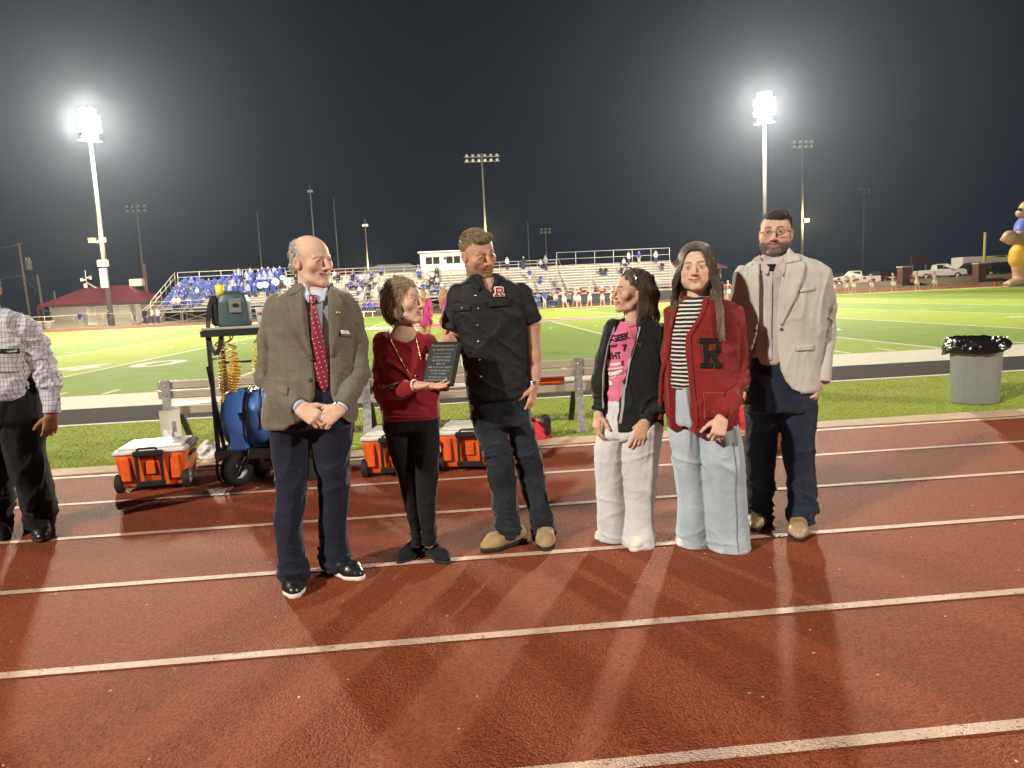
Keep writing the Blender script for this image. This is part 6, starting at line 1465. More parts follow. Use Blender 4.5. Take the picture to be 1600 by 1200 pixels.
def plaque():
    # engraved plaque held between the two of them
    o = CAMP+(np.array([-.0741, 3.6559, 1.1362])-CAMP)*1.012; W, H = .1865*1.012, .2425*1.012
    Mr = np.array(Matrix.Rotation(-.5112, 3, 'Z') @ Matrix.Rotation(-.5051, 3, 'X')); u, v = Mr[:, 0], Mr[:, 2]; n = np.cross(u, v)
    root = tag(empty('plaque', tuple(o)), 'black engraved award plaque held by the woman in red', 'plaque'); M = Matrix((u, v, n)).transposed().to_4x4()
    root.matrix_world = Matrix.Translation(o) @ M
    blk = mat('piano_black', (.010, .009, .009), .22, .5); plate = mat('black_plate', (.018, .020, .021), .28, .5, .4)
    MB().box((0, 0, -.010), (W, H, .020), bev=.006).build('board', blk, root)
    MB().box((0, .001, .0025), (W*.86, H*.86, .003), bev=.001).build('engraved_plate', plate, root)
    b = MB(); w2, h2 = W*.39, H*.39
    for s_ in (-1, 1): b.box((0, s_*h2, .0047), (w2*1.7, .0012, .0008)); 
    b.build('border_line', M_METAL, root)
    for sx_ in (-1, 1):
        for sy_ in (-1, 1): MB().lathe([(.0001, .0026), (.0042, 0), (.0042, -.002)], (sx_*W*.39, sy_*H*.405, .006), 10).build('corner_stud', M_METAL, root)
    rs = random.Random(4); ink = mat('engraved_grey', (.20, .20, .20), .4, .4, .3)
    rows = [(.30, .68, (4, 3, 5, 5, 4), .0105), (.215, .55, (22,), .004), (.135, .56, (2, 5, 2, 6), .012), (.055, .56, (3, 8, 6), .012), (-.02, .28, (5, 4), .010), (-.10, .72, (5, 3, 3, 5, 9), .0105), (-.175, .62, (9, 3, 5, 2), .0105), (-.245, .46, (2, 4, 8), .0105), (-.325, .58, (10, 5, 6), .0075)]
    t = MB()
    for (yy, ww, words, ht) in rows:
        tot = sum(words)+len(words)-1; cw = W*ww/tot; x = -W*ww/2
        for wd_ in words:
            for _ in range(wd_):
                k = rs.random(); t.box((x+cw*.25, H*yy, .0044), (cw*.22, ht*(.75 if k < .6 else 1), .0006))
                if k < .55: t.box((x+cw*.5, H*yy+ht*(.3 if k < .25 else -.3), .0044), (cw*.45, ht*.2, .0006))
                if k > .35: t.box((x+cw*.72, H*yy-ht*.05, .0044), (cw*.18, ht*.7, .0006))
                x += cw
            x += cw
    t.build('engraved_text', ink, root)
def block_R(P, F, x0, x1, y0, y1, m, name, off, fat=0.0, th=.004, tilt=0.0):
    """slab-serif capital R inside the pixel box"""
    strokes = [((.10, 0), (.10, 1), .0), ]
    f = fat; rect = [(.16, .34, 0, 1), (0, .50, 0, .13), (0, .50, .87, 1), (.34, .80, .87, 1), (.34, .80, .44, .57), (.72, .92, .53, .91), (.66, 1.0, 0, .13)]
    parts = []
    X = lambda u: x0+(x1-x0)*u; Yv = lambda v: y1+(y0-y1)*v
    for a, b, c, d in rect:
        a -= f; b += f; c -= f; d += f
        parts.append(patch(F, P.pl([(X(a), Yv(d)-tilt*X(a)), (X(a), Yv(c)-tilt*X(a))]), P.pl([(X(b), Yv(d)-tilt*X(b)), (X(b), Yv(c)-tilt*X(b))]), 7, 5, off, th)); off += .00015
    parts.append(patch(F, P.pl([(X(.40-f), Yv(.46+f)), (X(.70-f), Yv(.05-f))]), P.pl([(X(.62+f), Yv(.46+f)), (X(.93+f), Yv(.05-f))]), 7, 5, off, th))
    return P.add(name, joinVQ(parts), m)
def black_shirt_man():
    P = Person('tall bearded man in black short-sleeved shirt looking down at the plaque', (812, 860), 3.98); p = P.p
    legs = [([(612, 731, 785), (640, 734, 790), (660, 738, 790), (690, 748, 795), (720, 760, 803), (750, 765, 806), (780, 769, 808), (810, 773, 811), (834, 775, 815)], (-.02, P.ank((812, 848), (752, 864), .31))),
            ([(612, 780, 828), (640, 785, 826), (660, 790, 830), (690, 797, 839), (720, 804, 847), (750, 812, 852), (780, 821, 857), (810, 829, 863), (842, 834, 868)], (.02, P.ank((852, 843), (853, 863), .31, -97)))]
    P.trousers([(590, 730, 826, .115), (625, 733, 826, .12), (662, 740, 832, .12)], legs, M_JEAN_D, hem=620, wr= [((6, 6, 24), .012, (.06, .34), None, True, RY(15)), ((8, 8, 18), .010, None, (.55, .09), True, RY(-15)), ((9, 9, 6), .007, None, None, True, RY(10))], seed=31)
    rows = [(428, 738, 780, .066), (437, 726, 792, .088), (446, 712, 808, .108), (462, 704, 822, .125), (490, 706, 822, .136), (530, 716, 822, .136), (570, 725, 822, .135), (600, 728, 822, .138), (622, 729, 823, .142)]
    aL = ([p(717, 464, .0), p(709, 515, .0)], [.072, .074]); aR = ([p(812, 464, .0), p(829, 505, .0)], [.078, .066])
    def nk(F): F.cone(p(758, 425, -.02), p(766, 448, -.10), .045, .030, .006, 's')
    F, shirt = P.garment('shirt', rows, [aL, aR], M_BLKSHIRT, extra=nk, e=2.5, wr=[((7, 7, 13), .0045, None, True, RY(35)), ((12, 12, 20), .006, msum(elbow(p(725, 500), .09), elbow(p(815, 490), .09)), True, RY(-30)), ((7, 7, 3), .004, None, True, None)], seed=14)
    P.add('collar', joinVQ([patch(F, P.pl([(738, 431), (744, 441), (752, 448)]), P.pl([(733, 436), (738, 448), (747, 455)]), 10, 6, .006, .005), patch(F, P.pl([(780, 426), (774, 438), (764, 449)]), P.pl([(785, 430), (779, 441), (769, 453)]), 10, 6, .006, .005)]), M_BLKSHIRT, shirt)
    for a, b in (((709, 479), (735, 487)), ((764, 470), (796, 480))):
        P.add('pocket_flap', patch(F, P.pl([(a[0], a[1]), (a[0], b[1])]), P.pl([(b[0], a[1]-1), (b[0], b[1]-2)]), 6, 10, .004, .004), M_BLKSHIRT, shirt)
    P.add('button', dots(F, P.pl([(743, 462), (747, 482), (746, 508), (747, 534), (749, 562), (751, 588), (722, 481), (778, 474)]), .0058, .006), M_METAL, shirt)
    block_R(P, F, 772, 787, 449, 462, M_LETTER_W, 'letter_border', .004, .10, .003); block_R(P, F, 772, 787, 449, 462, M_LETTER_R, 'letter', .008, 0, .003)
    hd = Head(p(747, 396), 27, 15, -9, 1.03, neck=p(753, 450, .02), neck_r=.062, smile=-.002, squint=.0022, nose=.75, jaw=1.04, chin=1.25)
    forL = ([p(717, 466, .0), p(711, 520, .0), p(715, 540, .0), p(704, 534, -.06), p(697, 531, -.115)], [.056, .048, .046, .036, .029])
    forR = ([p(812, 466, .0), p(829, 508, .0), p(833, 555, .0), p(834, 580, -.015), p(834, 602, -.035)], [.060, .052, .046, .038, .031])
    hL = hand(p(698, 532, -.115), p(688, 556, -.15)-p(698, 532, -.115), (.1, -1, .1), -1, (8, 12, 8), 1.0, wrist_from=p(704, 534, -.07), wr=.028)
    hR = hand(p(834, 603, -.035), p(829, 640, -.06)-p(834, 603, -.035), (-.8, .5, .1), -1, (24, 34, 22), 1.08, wrist_from=p(834, 588, -.02), wr=.030)
    P.body(hd, [hL, hR], [], P.secs(rows[:-2], -.025), P.innerlegs(legs), (.50, .29, .195), lip=(.33, .12, .09), beard=.85, bcol=(.22, .125, .055), brow=(.20, .12, .06), blush=.55, brow_w=.005)
    fa = SD(np.array([-.5, -.45, .7]), np.array([.3, .2, 1.6]), .006); fa.path(*forL, k=.02); fa.path(*forR, k=.02); fv, fq = fa.mesh(1)
    mk('forearm', fv, fq, M_SKIN, P.root, np.array((.50, .29, .195))*(1+.10*vnoise(fv*50, 2)+.05*vnoise(fv*160, 5))[:, None])
    hd.eyes(P.root, (.06, .08, .10), 6)
    hf = HairF(hd); hf.ell((0, .024, .046), (.0805, .096, .082)); hf.ell((0, -.052, .088), (.055, .042, .032)); hf.ell((0, -.112, .015), (.066, .055, .050), .01, 's'); hf.ell((0, -.06, -.075), (.10, .075, .085), .01, 's'); hf.half((0, 0, -.055), (0, -.3, -1))
    for sx_ in (-1, 1): hf.ell((sx_*.09, .008, -.012), (.026, .024, .034), .004, 's')
    hf.done(P.root, (.14, .098, .050), (.26, .19, .10), fr=(120, 120, 40), amp=.002, streak=.35, tufts=(2600, .017, .0013, lambda L, n: (n[0]*.5, -.55*(L[2] > .06)+.25, .9*sm(L[2], .04, .09)-.5), .35, .30))
    P.shoe((812, 848), (752, 864), .31, M_SUEDE, M_SOLED, 'boot', wd=.108, boot=.02, sole=.028, laces=M_BLACKT); P.shoe((852, 843), (853, 863), .31, M_SUEDE, M_SOLED, 'boot', wd=.108, boot=.06, sole=.026, laces=M_SUEDE, snap=-97)
    br = MB()
    for dz in (0, .012): br.tube([tuple(p(834, 600, -.035)+np.array([.036*math.cos(a), .036*math.sin(a), dz+.008*math.cos(a+1)])) for a in np.linspace(0, 6.283, 19)], .0030, 5, cap=False)
    br.build('bracelet', M_METAL, P.root)
    return P
def ribbon_edge(P, F, pts, wd, m, name, off=.004, th=.003, par=None, dy=-.12):
    q = resample(P.pl(pts, dy), 40); d = np.gradient(q, axis=0); d /= np.linalg.norm(d, axis=1, keepdims=True)+1e-9; n_ = np.stack([-d[:, 1], d[:, 0]], 1)*wd/2
    return P.add(name, patch(F, q-n_, q+n_, 40, 3, off, th), m, par)
def pink_woman():
    P = Person('laughing woman in pink slogan shirt and open charcoal zip jacket', (972, 852), 3.93); p = P.p
    legs = [([(650, 938, 990), (668, 935, 986), (700, 928, 974), (740, 930, 976), (780, 933, 979), (810, 934, 981), (841, 936, 982)], (.04, .12)), ([(650, 975, 1024), (668, 973, 1031), (700, 970, 1026), (740, 973, 1024), (780, 978, 1022), (810, 978, 1021), (835, 975, 1021), (868, 971, 1022)], (-.03, .02))]
    P.trousers([(625, 952, 1024, .095), (650, 947, 1027, .10), (680, 936, 1028, .112)], legs, M_JEAN_L, hem=668, wr=[((11, 11, .7), .019, (.95, .15), None, True, RY(5)), ((15, 15, 1.8), .006, (1.0, .4), None, True, RY(-4)), ((8, 8, 13), .007, (.03, .16), None, True, RY(20)), ((6, 6, 9), .003, None, None, True, RY(-20))], seed=41, kr=1.25)
    rows = [(494, 975, 1006, .058), (501, 962, 1022, .082), (510, 954, 1036, .098), (530, 949, 1042, .11), (560, 948, 1042, .115), (600, 944, 1040, .118), (640, 943, 1036, .128), (669, 944, 1036, .142)]
    aL = ([p(957, 514, .02), p(945, 560, .03), p(938, 600, .02), p(936, 642, -.02)], [.054, .046, .042, .036])
    aR = ([p(1036, 524, .0), p(1042, 570, .0), p(1040, 612, -.02), p(1025, 640, -.09), p(1009, 658, -.14)], [.060, .052, .048, .043, .037])
    cut = P.pl([(978, 488), (966, 515), (957, 541), (949, 590), (947, 640), (946, 690), (967, 690), (969, 650), (975, 610), (983, 566), (1000, 510), (1000, 488)])
    F, jk = P.garment('jacket', rows, [aL, aR], M_HOODIE, cut=cut, cut_y=-.0, wr=[((12, 12, 26), .010, msum(elbow(p(1041, 600), .11), elbow(p(1016, 650, -.12), .07), elbow(p(937, 615), .07)), True, RY(15)), ((9, 9, 7), .008, None, True, RY(-20))], seed=24)
    FS, sh = P.garment('shirt', [(500, 972, 1006, .056), (508, 958, 1024, .082), (520, 950, 1028, .094), (560, 950, 1024, .102), (610, 946, 1020, .106), (655, 944, 1020, .112)], [], M_PINK, h=.006, grow=-.014, wr=[((7, 7, 12), .010, None, True, RY(30))], seed=6)
    P.add('neckband', patch(FS, P.pl([(975, 501), (985, 507), (999, 504)]), P.pl([(974, 505), (985, 512), (1001, 508)]), 14, 4, .003, .004), M_PINK, sh)
    ribbon_edge(P, F, [(966, 512), (957, 541), (948, 590), (946, 660)], .013, M_ZIP, 'zip_tape', .002, .004, jk); ribbon_edge(P, F, [(1001, 511), (984, 566), (976, 610), (969, 662)], .013, M_ZIP, 'zip_tape', .002, .004, jk)
    ribbon_edge(P, F, [(930, 641), (941, 641)], .02, M_HOODIE, 'cuff_band', .0, .003, jk)
    ink = mat('black_ink', (.012, .010, .012), .8, .2)
    def sh_txt(t, x, y, sz, m, ang=6, sx_=.8, bold=.004): x0, z0 = P.xz(x, y); return lettering(t, sz, on_front(FS, x0, z0, R(ang), .004, sx_), 'shirt_print', m, sh, bold=bold)
    sh_txt('GEEK', 973, 532, .046, ink, 12, .80, .002); sh_txt('EW', 963, 545, .026, ink, 10, .9, .001); sh_txt('7', 979, 549, .050, ink, 6, .9, .002); sh_txt('IGHT', 964, 563, .050, ink, 10, .60, .002)
    # pale brush strokes and a small white bird head under the lettering
    for a, b, wd in (((956, 574), (974, 569), .014), ((953, 581), (975, 575), .010), ((958, 589), (975, 581), .022), ((952, 600), (966, 590), .008)):
        ribbon_edge(P, FS, [a, b], wd, M_LETTER_W if wd > .012 else mat('pale_pink_print', (.72, .42, .48), .8, .2), 'shirt_print', .0012, .0008, sh)
    P.add('shirt_print', joinVQ([patch(FS, P.pl([(949, 597), (953, 604), (958, 606)]), P.pl([(956, 595), (961, 600), (962, 604)]), 8, 5, .004, .002), patch(FS, P.pl([(950, 592), (955, 592)]), P.pl([(952, 597), (959, 594)]), 5, 4, .004, .002)]), M_LETTER_W, sh)
    P.add('shirt_print', patch(FS, P.pl([(972, 566), (974, 572)]), P.pl([(976, 564), (976, 571)]), 5, 4, .004, .002), M_LETTER_R, sh)
    x0, z0 = P.xz(1000.5, 542.5); lettering('V', .030, on_front(F, x0, z0, R(6), .004, 1.0), 'jacket_emblem', M_GOLD, jk, bold=.004)
    hd = Head(p(987, 455), -80, -2, 3, .96, neck=p(990, 505, .01), neck_r=.048, smile=.008, squint=.002, nose=.7, jaw=.92, open_=.004, female=True, h=.0025)
    hL = hand(p(935, 645, -.02), p(931, 672, -.04)-p(935, 645, -.02), (.9, .3, 0), 1, (20, 25, 20), .92, wrist_from=p(936, 634, -.01), wr=.023)
    hR = hand(p(1007, 661, -.145), p(996, 692, -.165)-p(1007, 661, -.145), (.2, .95, -.1), -1, (14, 22, 16), .95, wrist_from=p(1013, 652, -.13), wr=.024)
    P.body(hd, [hL, hR], [(aL[0][:-1], [r*.6 for r in aL[1][:-1]]), (aR[0][:-1], [r*.6 for r in aR[1][:-1]])], P.secs(rows[1:-2], -.03), P.innerlegs(legs), (.54, .34, .235), lip=(.34, .09, .08), brow=(.08, .05, .03), blush=.55, teeth=1)
    hd.eyes(P.root, (.05, .03, .02), -5)
    hf = HairF(hd, (-.2, -.2, -.26), (.2, .2, .18)); hf.ell((0, .026, .044), (.086, .102, .090)); hf.ell((0, .080, -.035), (.090, .078, .120), .03)
    for sx_ in (-1, 1): hf.cone((sx_*.062, .035, 0), (sx_*.068, .045, -.15), .038, .030, .02)
    hf.ell((0, .06, -.12), (.075, .055, .07), .03); hf.ell((0, -.095, -.03), (.066, .085, .100), .012, 's'); hf.ell((0, -.115, .025), (.060, .072, .050), .012, 's')
    for sx_ in (-1, 1): hf.ell((sx_*.085, -.022, -.055), (.03, .04, .075), .012, 's'); hf.ell((sx_*.092, .008, -.016), (.020, .020, .026), .004, 's')
    rs = random.Random(12); lk = []
    for i in range(1500):
        a = rs.uniform(-2.5, 2.5); sx_, cy = math.sin(a), math.cos(a)
        if cy < -.25: continue
        z0_ = rs.uniform(-.08, .10); r0 = math.sqrt(max(0, 1-((z0_-.044)/.095)**2)) if z0_ > .03 else 1.0; pts = []; ph = a*1.6+rs.uniform(0, .5); Lk = rs.uniform(.07, .15); end = max(z0_-Lk, -.19-rs.uniform(0, .03))
        for t in np.linspace(0, 1, 8):
            z_ = z0_+(end-z0_)*t; rr = math.sqrt(max(.05, 1-((z_-.044)/.097)**2)) if z_ > .03 else 1.0
            wv = .009*math.sin(ph-z_*48)*(.35+t); vol = .016*sm(.06-z_, 0, .10); pts.append(hd.T((sx_*(.088*rr+.004+wv+vol), .030+cy*(.102*rr+.006+wv+vol*1.6), z_)))
        lk.append((pts, [.0014, .0018, .0018, .0018, .0017, .0015, .0012, .0004]))
    hf.done(P.root, (.040, .026, .018), (.125, .085, .055), fr=(60, 60, 14), amp=.004, streak=.45, locks=strands(lk), grad=lambda L: .15+.8*sm(-L[:, 2], .0, .17)*(.6+.5*vnoise(L*40, 3)))
    zig = []
    for i in range(23):
        t = i/22; a = -1.25+2.5*t; zig.append(hd.T((math.sin(a)*.094, -.012+(.006 if i % 2 else -.006)-.008*math.cos(a), .036+math.cos(a)*.100)))
    MB().tube(zig, .0030, 6).build('headband', M_METAL, P.root)
    er = MB(); c = hd.T((-.090, .004, -.040)); er.tube([tuple(c+np.array([.010*math.cos(a)+.002, -.006, .013*math.sin(a)])) for a in np.linspace(0, 6.28, 13)], .0032, 6, cap=False); er.build('earring', M_METAL, P.root)
    M_SNEAK = mat('cream_sneaker', (.62, .58, .50), .6, .3, bump=(80, .3, .003))
    P.shoe((968, 840), (930, 843), .25, M_SNEAK, M_SOLEW, wd=.085, laces=M_WHITE); P.shoe((1003, 852), (988, 863), .25, M_SNEAK, M_SOLEW, wd=.088, laces=M_WHITE)
    return P
M_SEAM = mat('jean_seam', (.17, .22, .27), .9, .1)
def cardigan_woman():
    P = Person('young woman with long brown hair in red letter cardigan and striped top', (1112, 864), 3.75); p = P.p
    legs = [([(612, 1047, 1096), (640, 1046, 1092), (668, 1047, 1090), (700, 1050, 1096), (740, 1055, 1101), (780, 1060, 1105), (820, 1059, 1106), (855, 1056, 1107)], (.05, .14)), ([(612, 1085, 1138), (640, 1090, 1144), (668, 1093, 1153), (700, 1097, 1158), (740, 1098, 1161), (780, 1101, 1164), (820, 1104, 1167), (850, 1107, 1170), (885, 1110, 1174)], (-.03, .06))]
    P.trousers([(585, 1055, 1135, .095), (615, 1053, 1138, .10), (660, 1052, 1146, .11)], legs, M_JEAN_B, hem=668, wr=[((11, 11, .7), .018, (.95, .15), None, True, RY(-6)), ((6, 6, 12), .007, None, (.52, .10), True, RY(24)), ((14, 14, 2), .005, (.9, .3), None, True, RY(5)), ((8, 8, 12), .006, (.03, .18), None, True, RY(-25))], seed=51, kr=1.15)
    ribbon_edge(P, P.trF, [(1143, 690), (1148, 730), (1149, 770), (1153, 810), (1154, 845), (1158, 872)], .005, M_SEAM, 'side_seam', -.001, .003)
    lv = P.trF; hm = [(1112, 866), (1140, 870), (1172, 864)]; ribbon_edge(P, lv, hm, .004, M_JEAN_L, 'hem_stitch', .000, .003, None)
    rows = [(463, 1072, 1116, .062), (470, 1059, 1133, .085), (480, 1050, 1146, .102), (500, 1045, 1152, .115), (540, 1044, 1153, .125), (585, 1042, 1151, .132), (625, 1043, 1150, .150), (669, 1046, 1152, .165)]
    aL = ([p(1056, 492, .02), p(1049, 550, .04), p(1047, 600, .07), p(1049, 640, .09)], [.060, .050, .046, .040])
    aR = ([p(1141, 492, .0), p(1149, 545, .01), p(1151, 592, -.02), p(1143, 624, -.11), p(1129, 650, -.19)], [.064, .057, .054, .050, .044])
    cut = P.pl([(1074, 455), (1068, 474), (1060, 498), (1053, 543), (1049, 590), (1049, 690), (1083, 690), (1080, 640), (1078, 600), (1075, 546), (1075, 525), (1097, 490), (1106, 468), (1106, 455)])
    F, cg = P.garment('cardigan', rows, [aL, aR], M_CARD, cut=cut, cut_y=-.02, wr=[((12, 12, 22), .009, msum(elbow(p(1148, 590), .12), elbow(p(1140, 500), .08)), True, RY(-35)), ((9, 9, 5), .008, None, True, RY(-15))], seed=34)
    FS, st = P.garment('striped_top', [(463, 1071, 1110, .058), (472, 1058, 1132, .082), (490, 1050, 1142, .098), (530, 1048, 1136, .108), (580, 1046, 1130, .112), (604, 1046, 1130, .115)], [], M_STRIPE, h=.007, wr=[((8, 8, 10), .006, None, True, None)], seed=9)
    ribbon_edge(P, F, [(1105, 470), (1097, 490), (1076, 526), (1077, 548), (1080, 600), (1084, 666)], .026, M_CARD, 'button_band', .002, .004, cg)
    ribbon_edge(P, F, [(1069, 474), (1060, 499), (1053, 544), (1047, 590), (1046, 664)], .020, M_CARD, 'button_band', .002, .004, cg)
    block_R(P, F, 1093, 1126, 529, 573, M_LETTER_B, 'letter_patch', .003, .03, .003)
    P.cuff(p(1132, 645, -.172), aR[0][-1]-aR[0][-2], .0465, .03, M_CARD, 'cuff_rib', cg)
    P.add('pocket', patch(F, P.pl([(1096, 612), (1097, 652)]), P.pl([(1128, 612), (1124, 650)]), 14, 10, .003, .004), M_CARD, cg)
    hd = Head(p(1088, 420), -25, -4, -2, .99, wx=1.04, neck=p(1090, 474, .02), neck_r=.052, smile=.0075, squint=.0022, nose=.6, jaw=1.0, female=True, fat=.006, h=.0025)
    hR = hand(p(1128, 653, -.195), p(1121, 682, -.225)-p(1128, 653, -.195), (.1, .95, 0), -1, (50, 55, 30), .98, wrist_from=p(1131, 643, -.175), wr=.025)
    hL = hand(p(1049, 646, .09), p(1049, 676, .09)-p(1049, 646, .09), (.9, .3, 0), 1, (20, 25, 20), .92, wrist_from=p(1049, 636, .09), wr=.023)
    P.body(hd, [hR, hL], [(aL[0][:-1], [r*.6 for r in aL[1][:-1]]), (aR[0][:-1], [r*.6 for r in aR[1][:-1]])], P.secs(rows[1:-2], -.03), P.innerlegs(legs), (.59, .40, .295), lip=(.40, .13, .12), brow=(.07, .045, .03), blush=.6, brow_w=.0042)
    hd.eyes(P.root, (.05, .035, .02), 6)
    hf = HairF(hd, (-.2, -.2, -.4), (.2, .2, .18)); hf.ell((0, .020, .050), (.090, .104, .092)); hf.ell((0, .075, -.05), (.092, .060, .14), .03)
    for sx_ in (-1, 1):
        hf.cone((sx_*.076, -.012, .035), (sx_*.086, .012, -.10), .026, .030, .02); hf.cone((sx_*.086, .012, -.10), (sx_*.090, -.030, -.17), .030, .020, .02)
    hf.ell((0, -.10, -.035), (.066, .090, .105), .010, 's'); hf.ell((0, -.105, .040), (.062, .072, .060), .010, 's'); hf.cone((0, -.14, -.12), (0, -.14, -.24), .07, .07, .01, 's'); hf.cone((0, -.11, .06), (0, -.085, .135), .006, .004, .012, 's')
    rs = random.Random(21); lk = []
    for i in range(1400):
        side = 1 if rs.random() < .58 else -1; u = rs.random(); front = rs.random() < .62; pts = []; ph = u*2.5+rs.uniform(0, .8)+side
        endz = -rs.uniform(.22, .40) if side > 0 else -rs.uniform(.17, .31); m = 13; yy = (-.072+.13*u) if front else (.03+.07*u); s_ = math.sqrt(max(.14, 1-((yy-.02)/.107)**2)); a0 = rs.random()*.35
        for k, t in enumerate(np.linspace(0, 1, m)):
            if t < .34:
                th = a0+(1.55-a0)*t/.34; x_ = side*.093*s_*math.sin(th); z_ = .050+.097*s_*math.cos(th); y_ = yy
            else:
                q = (t-.34)/.66; wv = (.018 if side > 0 else .012)*math.sin(ph+q*10)*min(1, q*2)
                x_ = side*(.093*s_+(.094-.093*s_)*min(1, q*2.2)+.024*q)+wv; z_ = .05+(endz-.05)*q; y_ = (yy+(-.058-.03*u-yy)*q**.8 if front else yy+.015*q)+.010*math.cos(ph+q*10)*min(1, q*2)
            pts.append(hd.T((x_, y_, z_)))
        lk.append((pts, [.0013]+[.0020]*(m-4)+[.0017, .0012, .0004]))
    hf.done(P.root, (.042, .026, .016), (.20, .13, .068), fr=(60, 60, 10), amp=.008, streak=.45, locks=strands(lk), grad=lambda L: .08+.95*sm(-L[:, 2], .08, .34)*(.6+.5*vnoise(L*40, 3))+.5*sm(L[:, 2], .10, .15))
    M_SN2 = mat('white_sneaker', (.66, .62, .55), .6, .3, bump=(80, .3, .003)); P.shoe((1088, 848), (1060, 854), .25, M_SN2, M_SOLEW, wd=.09); P.shoe((1138, 852), (1143, 864), .25, M_SN2, M_SOLEW, wd=.085)
    return P
def cream_man():
    P = Person('smiling bearded man in glasses, cream blazer and dark jeans', (1222, 836), 3.95); p = P.p
    legs = [([(590, 1170, 1224), (620, 1167, 1220), (650, 1166, 1217), (675, 1166, 1214), (700, 1167, 1212), (740, 1166, 1207), (780, 1167, 1203), (810, 1168, 1201)], (.04, P.ank((1189, 815), (1177, 831), .31))), ([(590, 1214, 1274), (620, 1216, 1272), (650, 1219, 1272), (675, 1222, 1271), (700, 1225, 1271), (740, 1231, 1272), (780, 1234, 1272), (816, 1238, 1271)], (-.0, P.ank((1254, 826), (1249, 847), .31, -114)))]
    P.trousers([(555, 1172, 1274, .12), (590, 1169, 1275, .13), (640, 1166, 1273, .125)], legs, M_JEAN_N, hem=610, wr= [((5, 5, 17), .018, (.10, .45), None, True, RY(18)), ((8, 8, 26), .009, (.10, .36), None, True, RY(-14)), ((9, 9, 7), .007, None, None, True, RY(12))], seed=61)
    rows = [(398, 1192, 1238, .068), (405, 1178, 1256, .092), (413, 1163, 1278, .112), (425, 1154, 1292, .128), (445, 1152, 1297, .138), (480, 1156, 1290, .145), (530, 1162, 1282, .142), (570, 1165, 1277, .145), (612, 1168, 1278, .152)]
    aL = ([p(1163, 434, .01), p(1157, 480, .03), p(1154, 520, .05), p(1152, 588, .06)], [.066, .058, .054, .046])
    aR = ([p(1279, 434, .01), p(1288, 480, .02), p(1289, 520, .01), p(1282, 597, -.06)], [.070, .062, .058, .053])
    cut = P.pl([(1196, 385), (1193, 412), (1189, 440), (1187, 504), (1181, 548), (1176, 585), (1172, 612), (1172, 640), (1262, 640), (1248, 612), (1236, 608), (1226, 596), (1219, 572), (1215, 530), (1214, 500), (1217, 455), (1228, 413), (1228, 385)])
    F, jk = P.garment('blazer', rows, [aL, aR], M_CREAM, cut=cut, cut_y=-.01, wr=[((12, 12, 24), .008, msum(elbow(p(1290, 515), .12), elbow(p(1270, 450), .08)), True, RY(30)), ((9, 9, 3.0), .007, None, True, RY(10))], seed=44)
    FS, sh = P.garment('shirt', [(400, 1190, 1239, .072), (408, 1181, 1249, .092), (425, 1172, 1262, .108), (460, 1170, 1256, .118), (520, 1172, 1250, .120), (568, 1174, 1246, .124)], [], M_LILAC, h=.008, wr=[((9, 9, 5), .007, None, True, None)], seed=3)
    P.add('placket', patch(FS, P.pl([(1203, 424), (1201, 500), (1199, 564)]), P.pl([(1209, 424), (1207, 500), (1206, 564)]), 24, 4, .002, .003), M_LILAC, sh)
    P.add('collar', joinVQ([patch(FS, P.pl([(1196, 397), (1199, 408), (1205, 418)]), P.pl([(1189, 404), (1192, 420), (1200, 430)]), 10, 5, .010, .006), patch(FS, P.pl([(1237, 388), (1230, 404), (1216, 418)]), P.pl([(1243, 394), (1238, 412), (1222, 432)]), 10, 5, .014, .006)]), M_LILAC, sh)
    P.add('undershirt', patch(FS, P.pl([(1204, 412), (1207, 424)]), P.pl([(1216, 412), (1210, 424)]), 8, 6, .001, .003), M_BLACKT)
    P.add('lapel', joinVQ([patch(F, P.pl([(1229, 412), (1219, 455), (1215, 490), (1216, 508)]), P.pl([(1258, 407), (1260, 414), (1242, 458), (1218, 506)]), 26, 7, .005, .006), patch(F, P.pl([(1238, 386), (1232, 400), (1229, 412)]), P.pl([(1247, 394), (1256, 400), (1253, 407)]), 8, 6, .008, .006),
        patch(F, P.pl([(1193, 408), (1190, 440), (1187, 506)]), P.pl([(1178, 412), (1172, 436), (1185, 506)]), 24, 6, .005, .006)]), M_CREAM_L, jk)
    P.add('pocket', joinVQ([patch(F, P.pl([(1246, 453), (1246, 457)]), P.pl([(1271, 448), (1271, 453)]), 5, 10, .002, .004), patch(F, P.pl([(1241, 540), (1241, 548)]), P.pl([(1270, 538), (1270, 547)]), 5, 10, .002, .004)]), M_CREAM_L, jk)
    P.add('button', dots(F, P.pl([(1183, 517), (1179, 550), (1218, 514)]), .0085, .004), M_BTN, jk)
    hd = Head(p(1212, 364), -30, 1, 1, 1.03, neck=p(1213, 404, .02), neck_r=.064, smile=.0085, squint=.0022, nose=.65, jaw=1.05, fat=.006, chin=1.25, open_=.0035)
    hR = hand(p(1280, 600, -.065), p(1271, 626, -.10)-p(1280, 600, -.065), (-.8, .5, .1), -1, (45, 50, 30), 1.08, wrist_from=p(1282, 590, -.05), wr=.031)
    hL = hand(p(1150, 594, .06), p(1150, 624, .06)-p(1150, 594, .06), (.8, .5, .1), 1, (30, 35, 25), 1.05, wrist_from=p(1151, 586, .06), wr=.03)
    P.body(hd, [hR, hL], [(aL[0][:-1], [r*.6 for r in aL[1][:-1]]), (aR[0][:-1], [r*.6 for r in aR[1][:-1]])], P.secs(rows[1:-2], -.03), P.innerlegs(legs), (.54, .345, .25), lip=(.36, .13, .11), beard=1.0, teeth=1, bcol=(.10, .083, .068), brow=(.06, .045, .035), blush=.6, brow_w=.005)
    hd.eyes(P.root, (.06, .05, .04), 6)
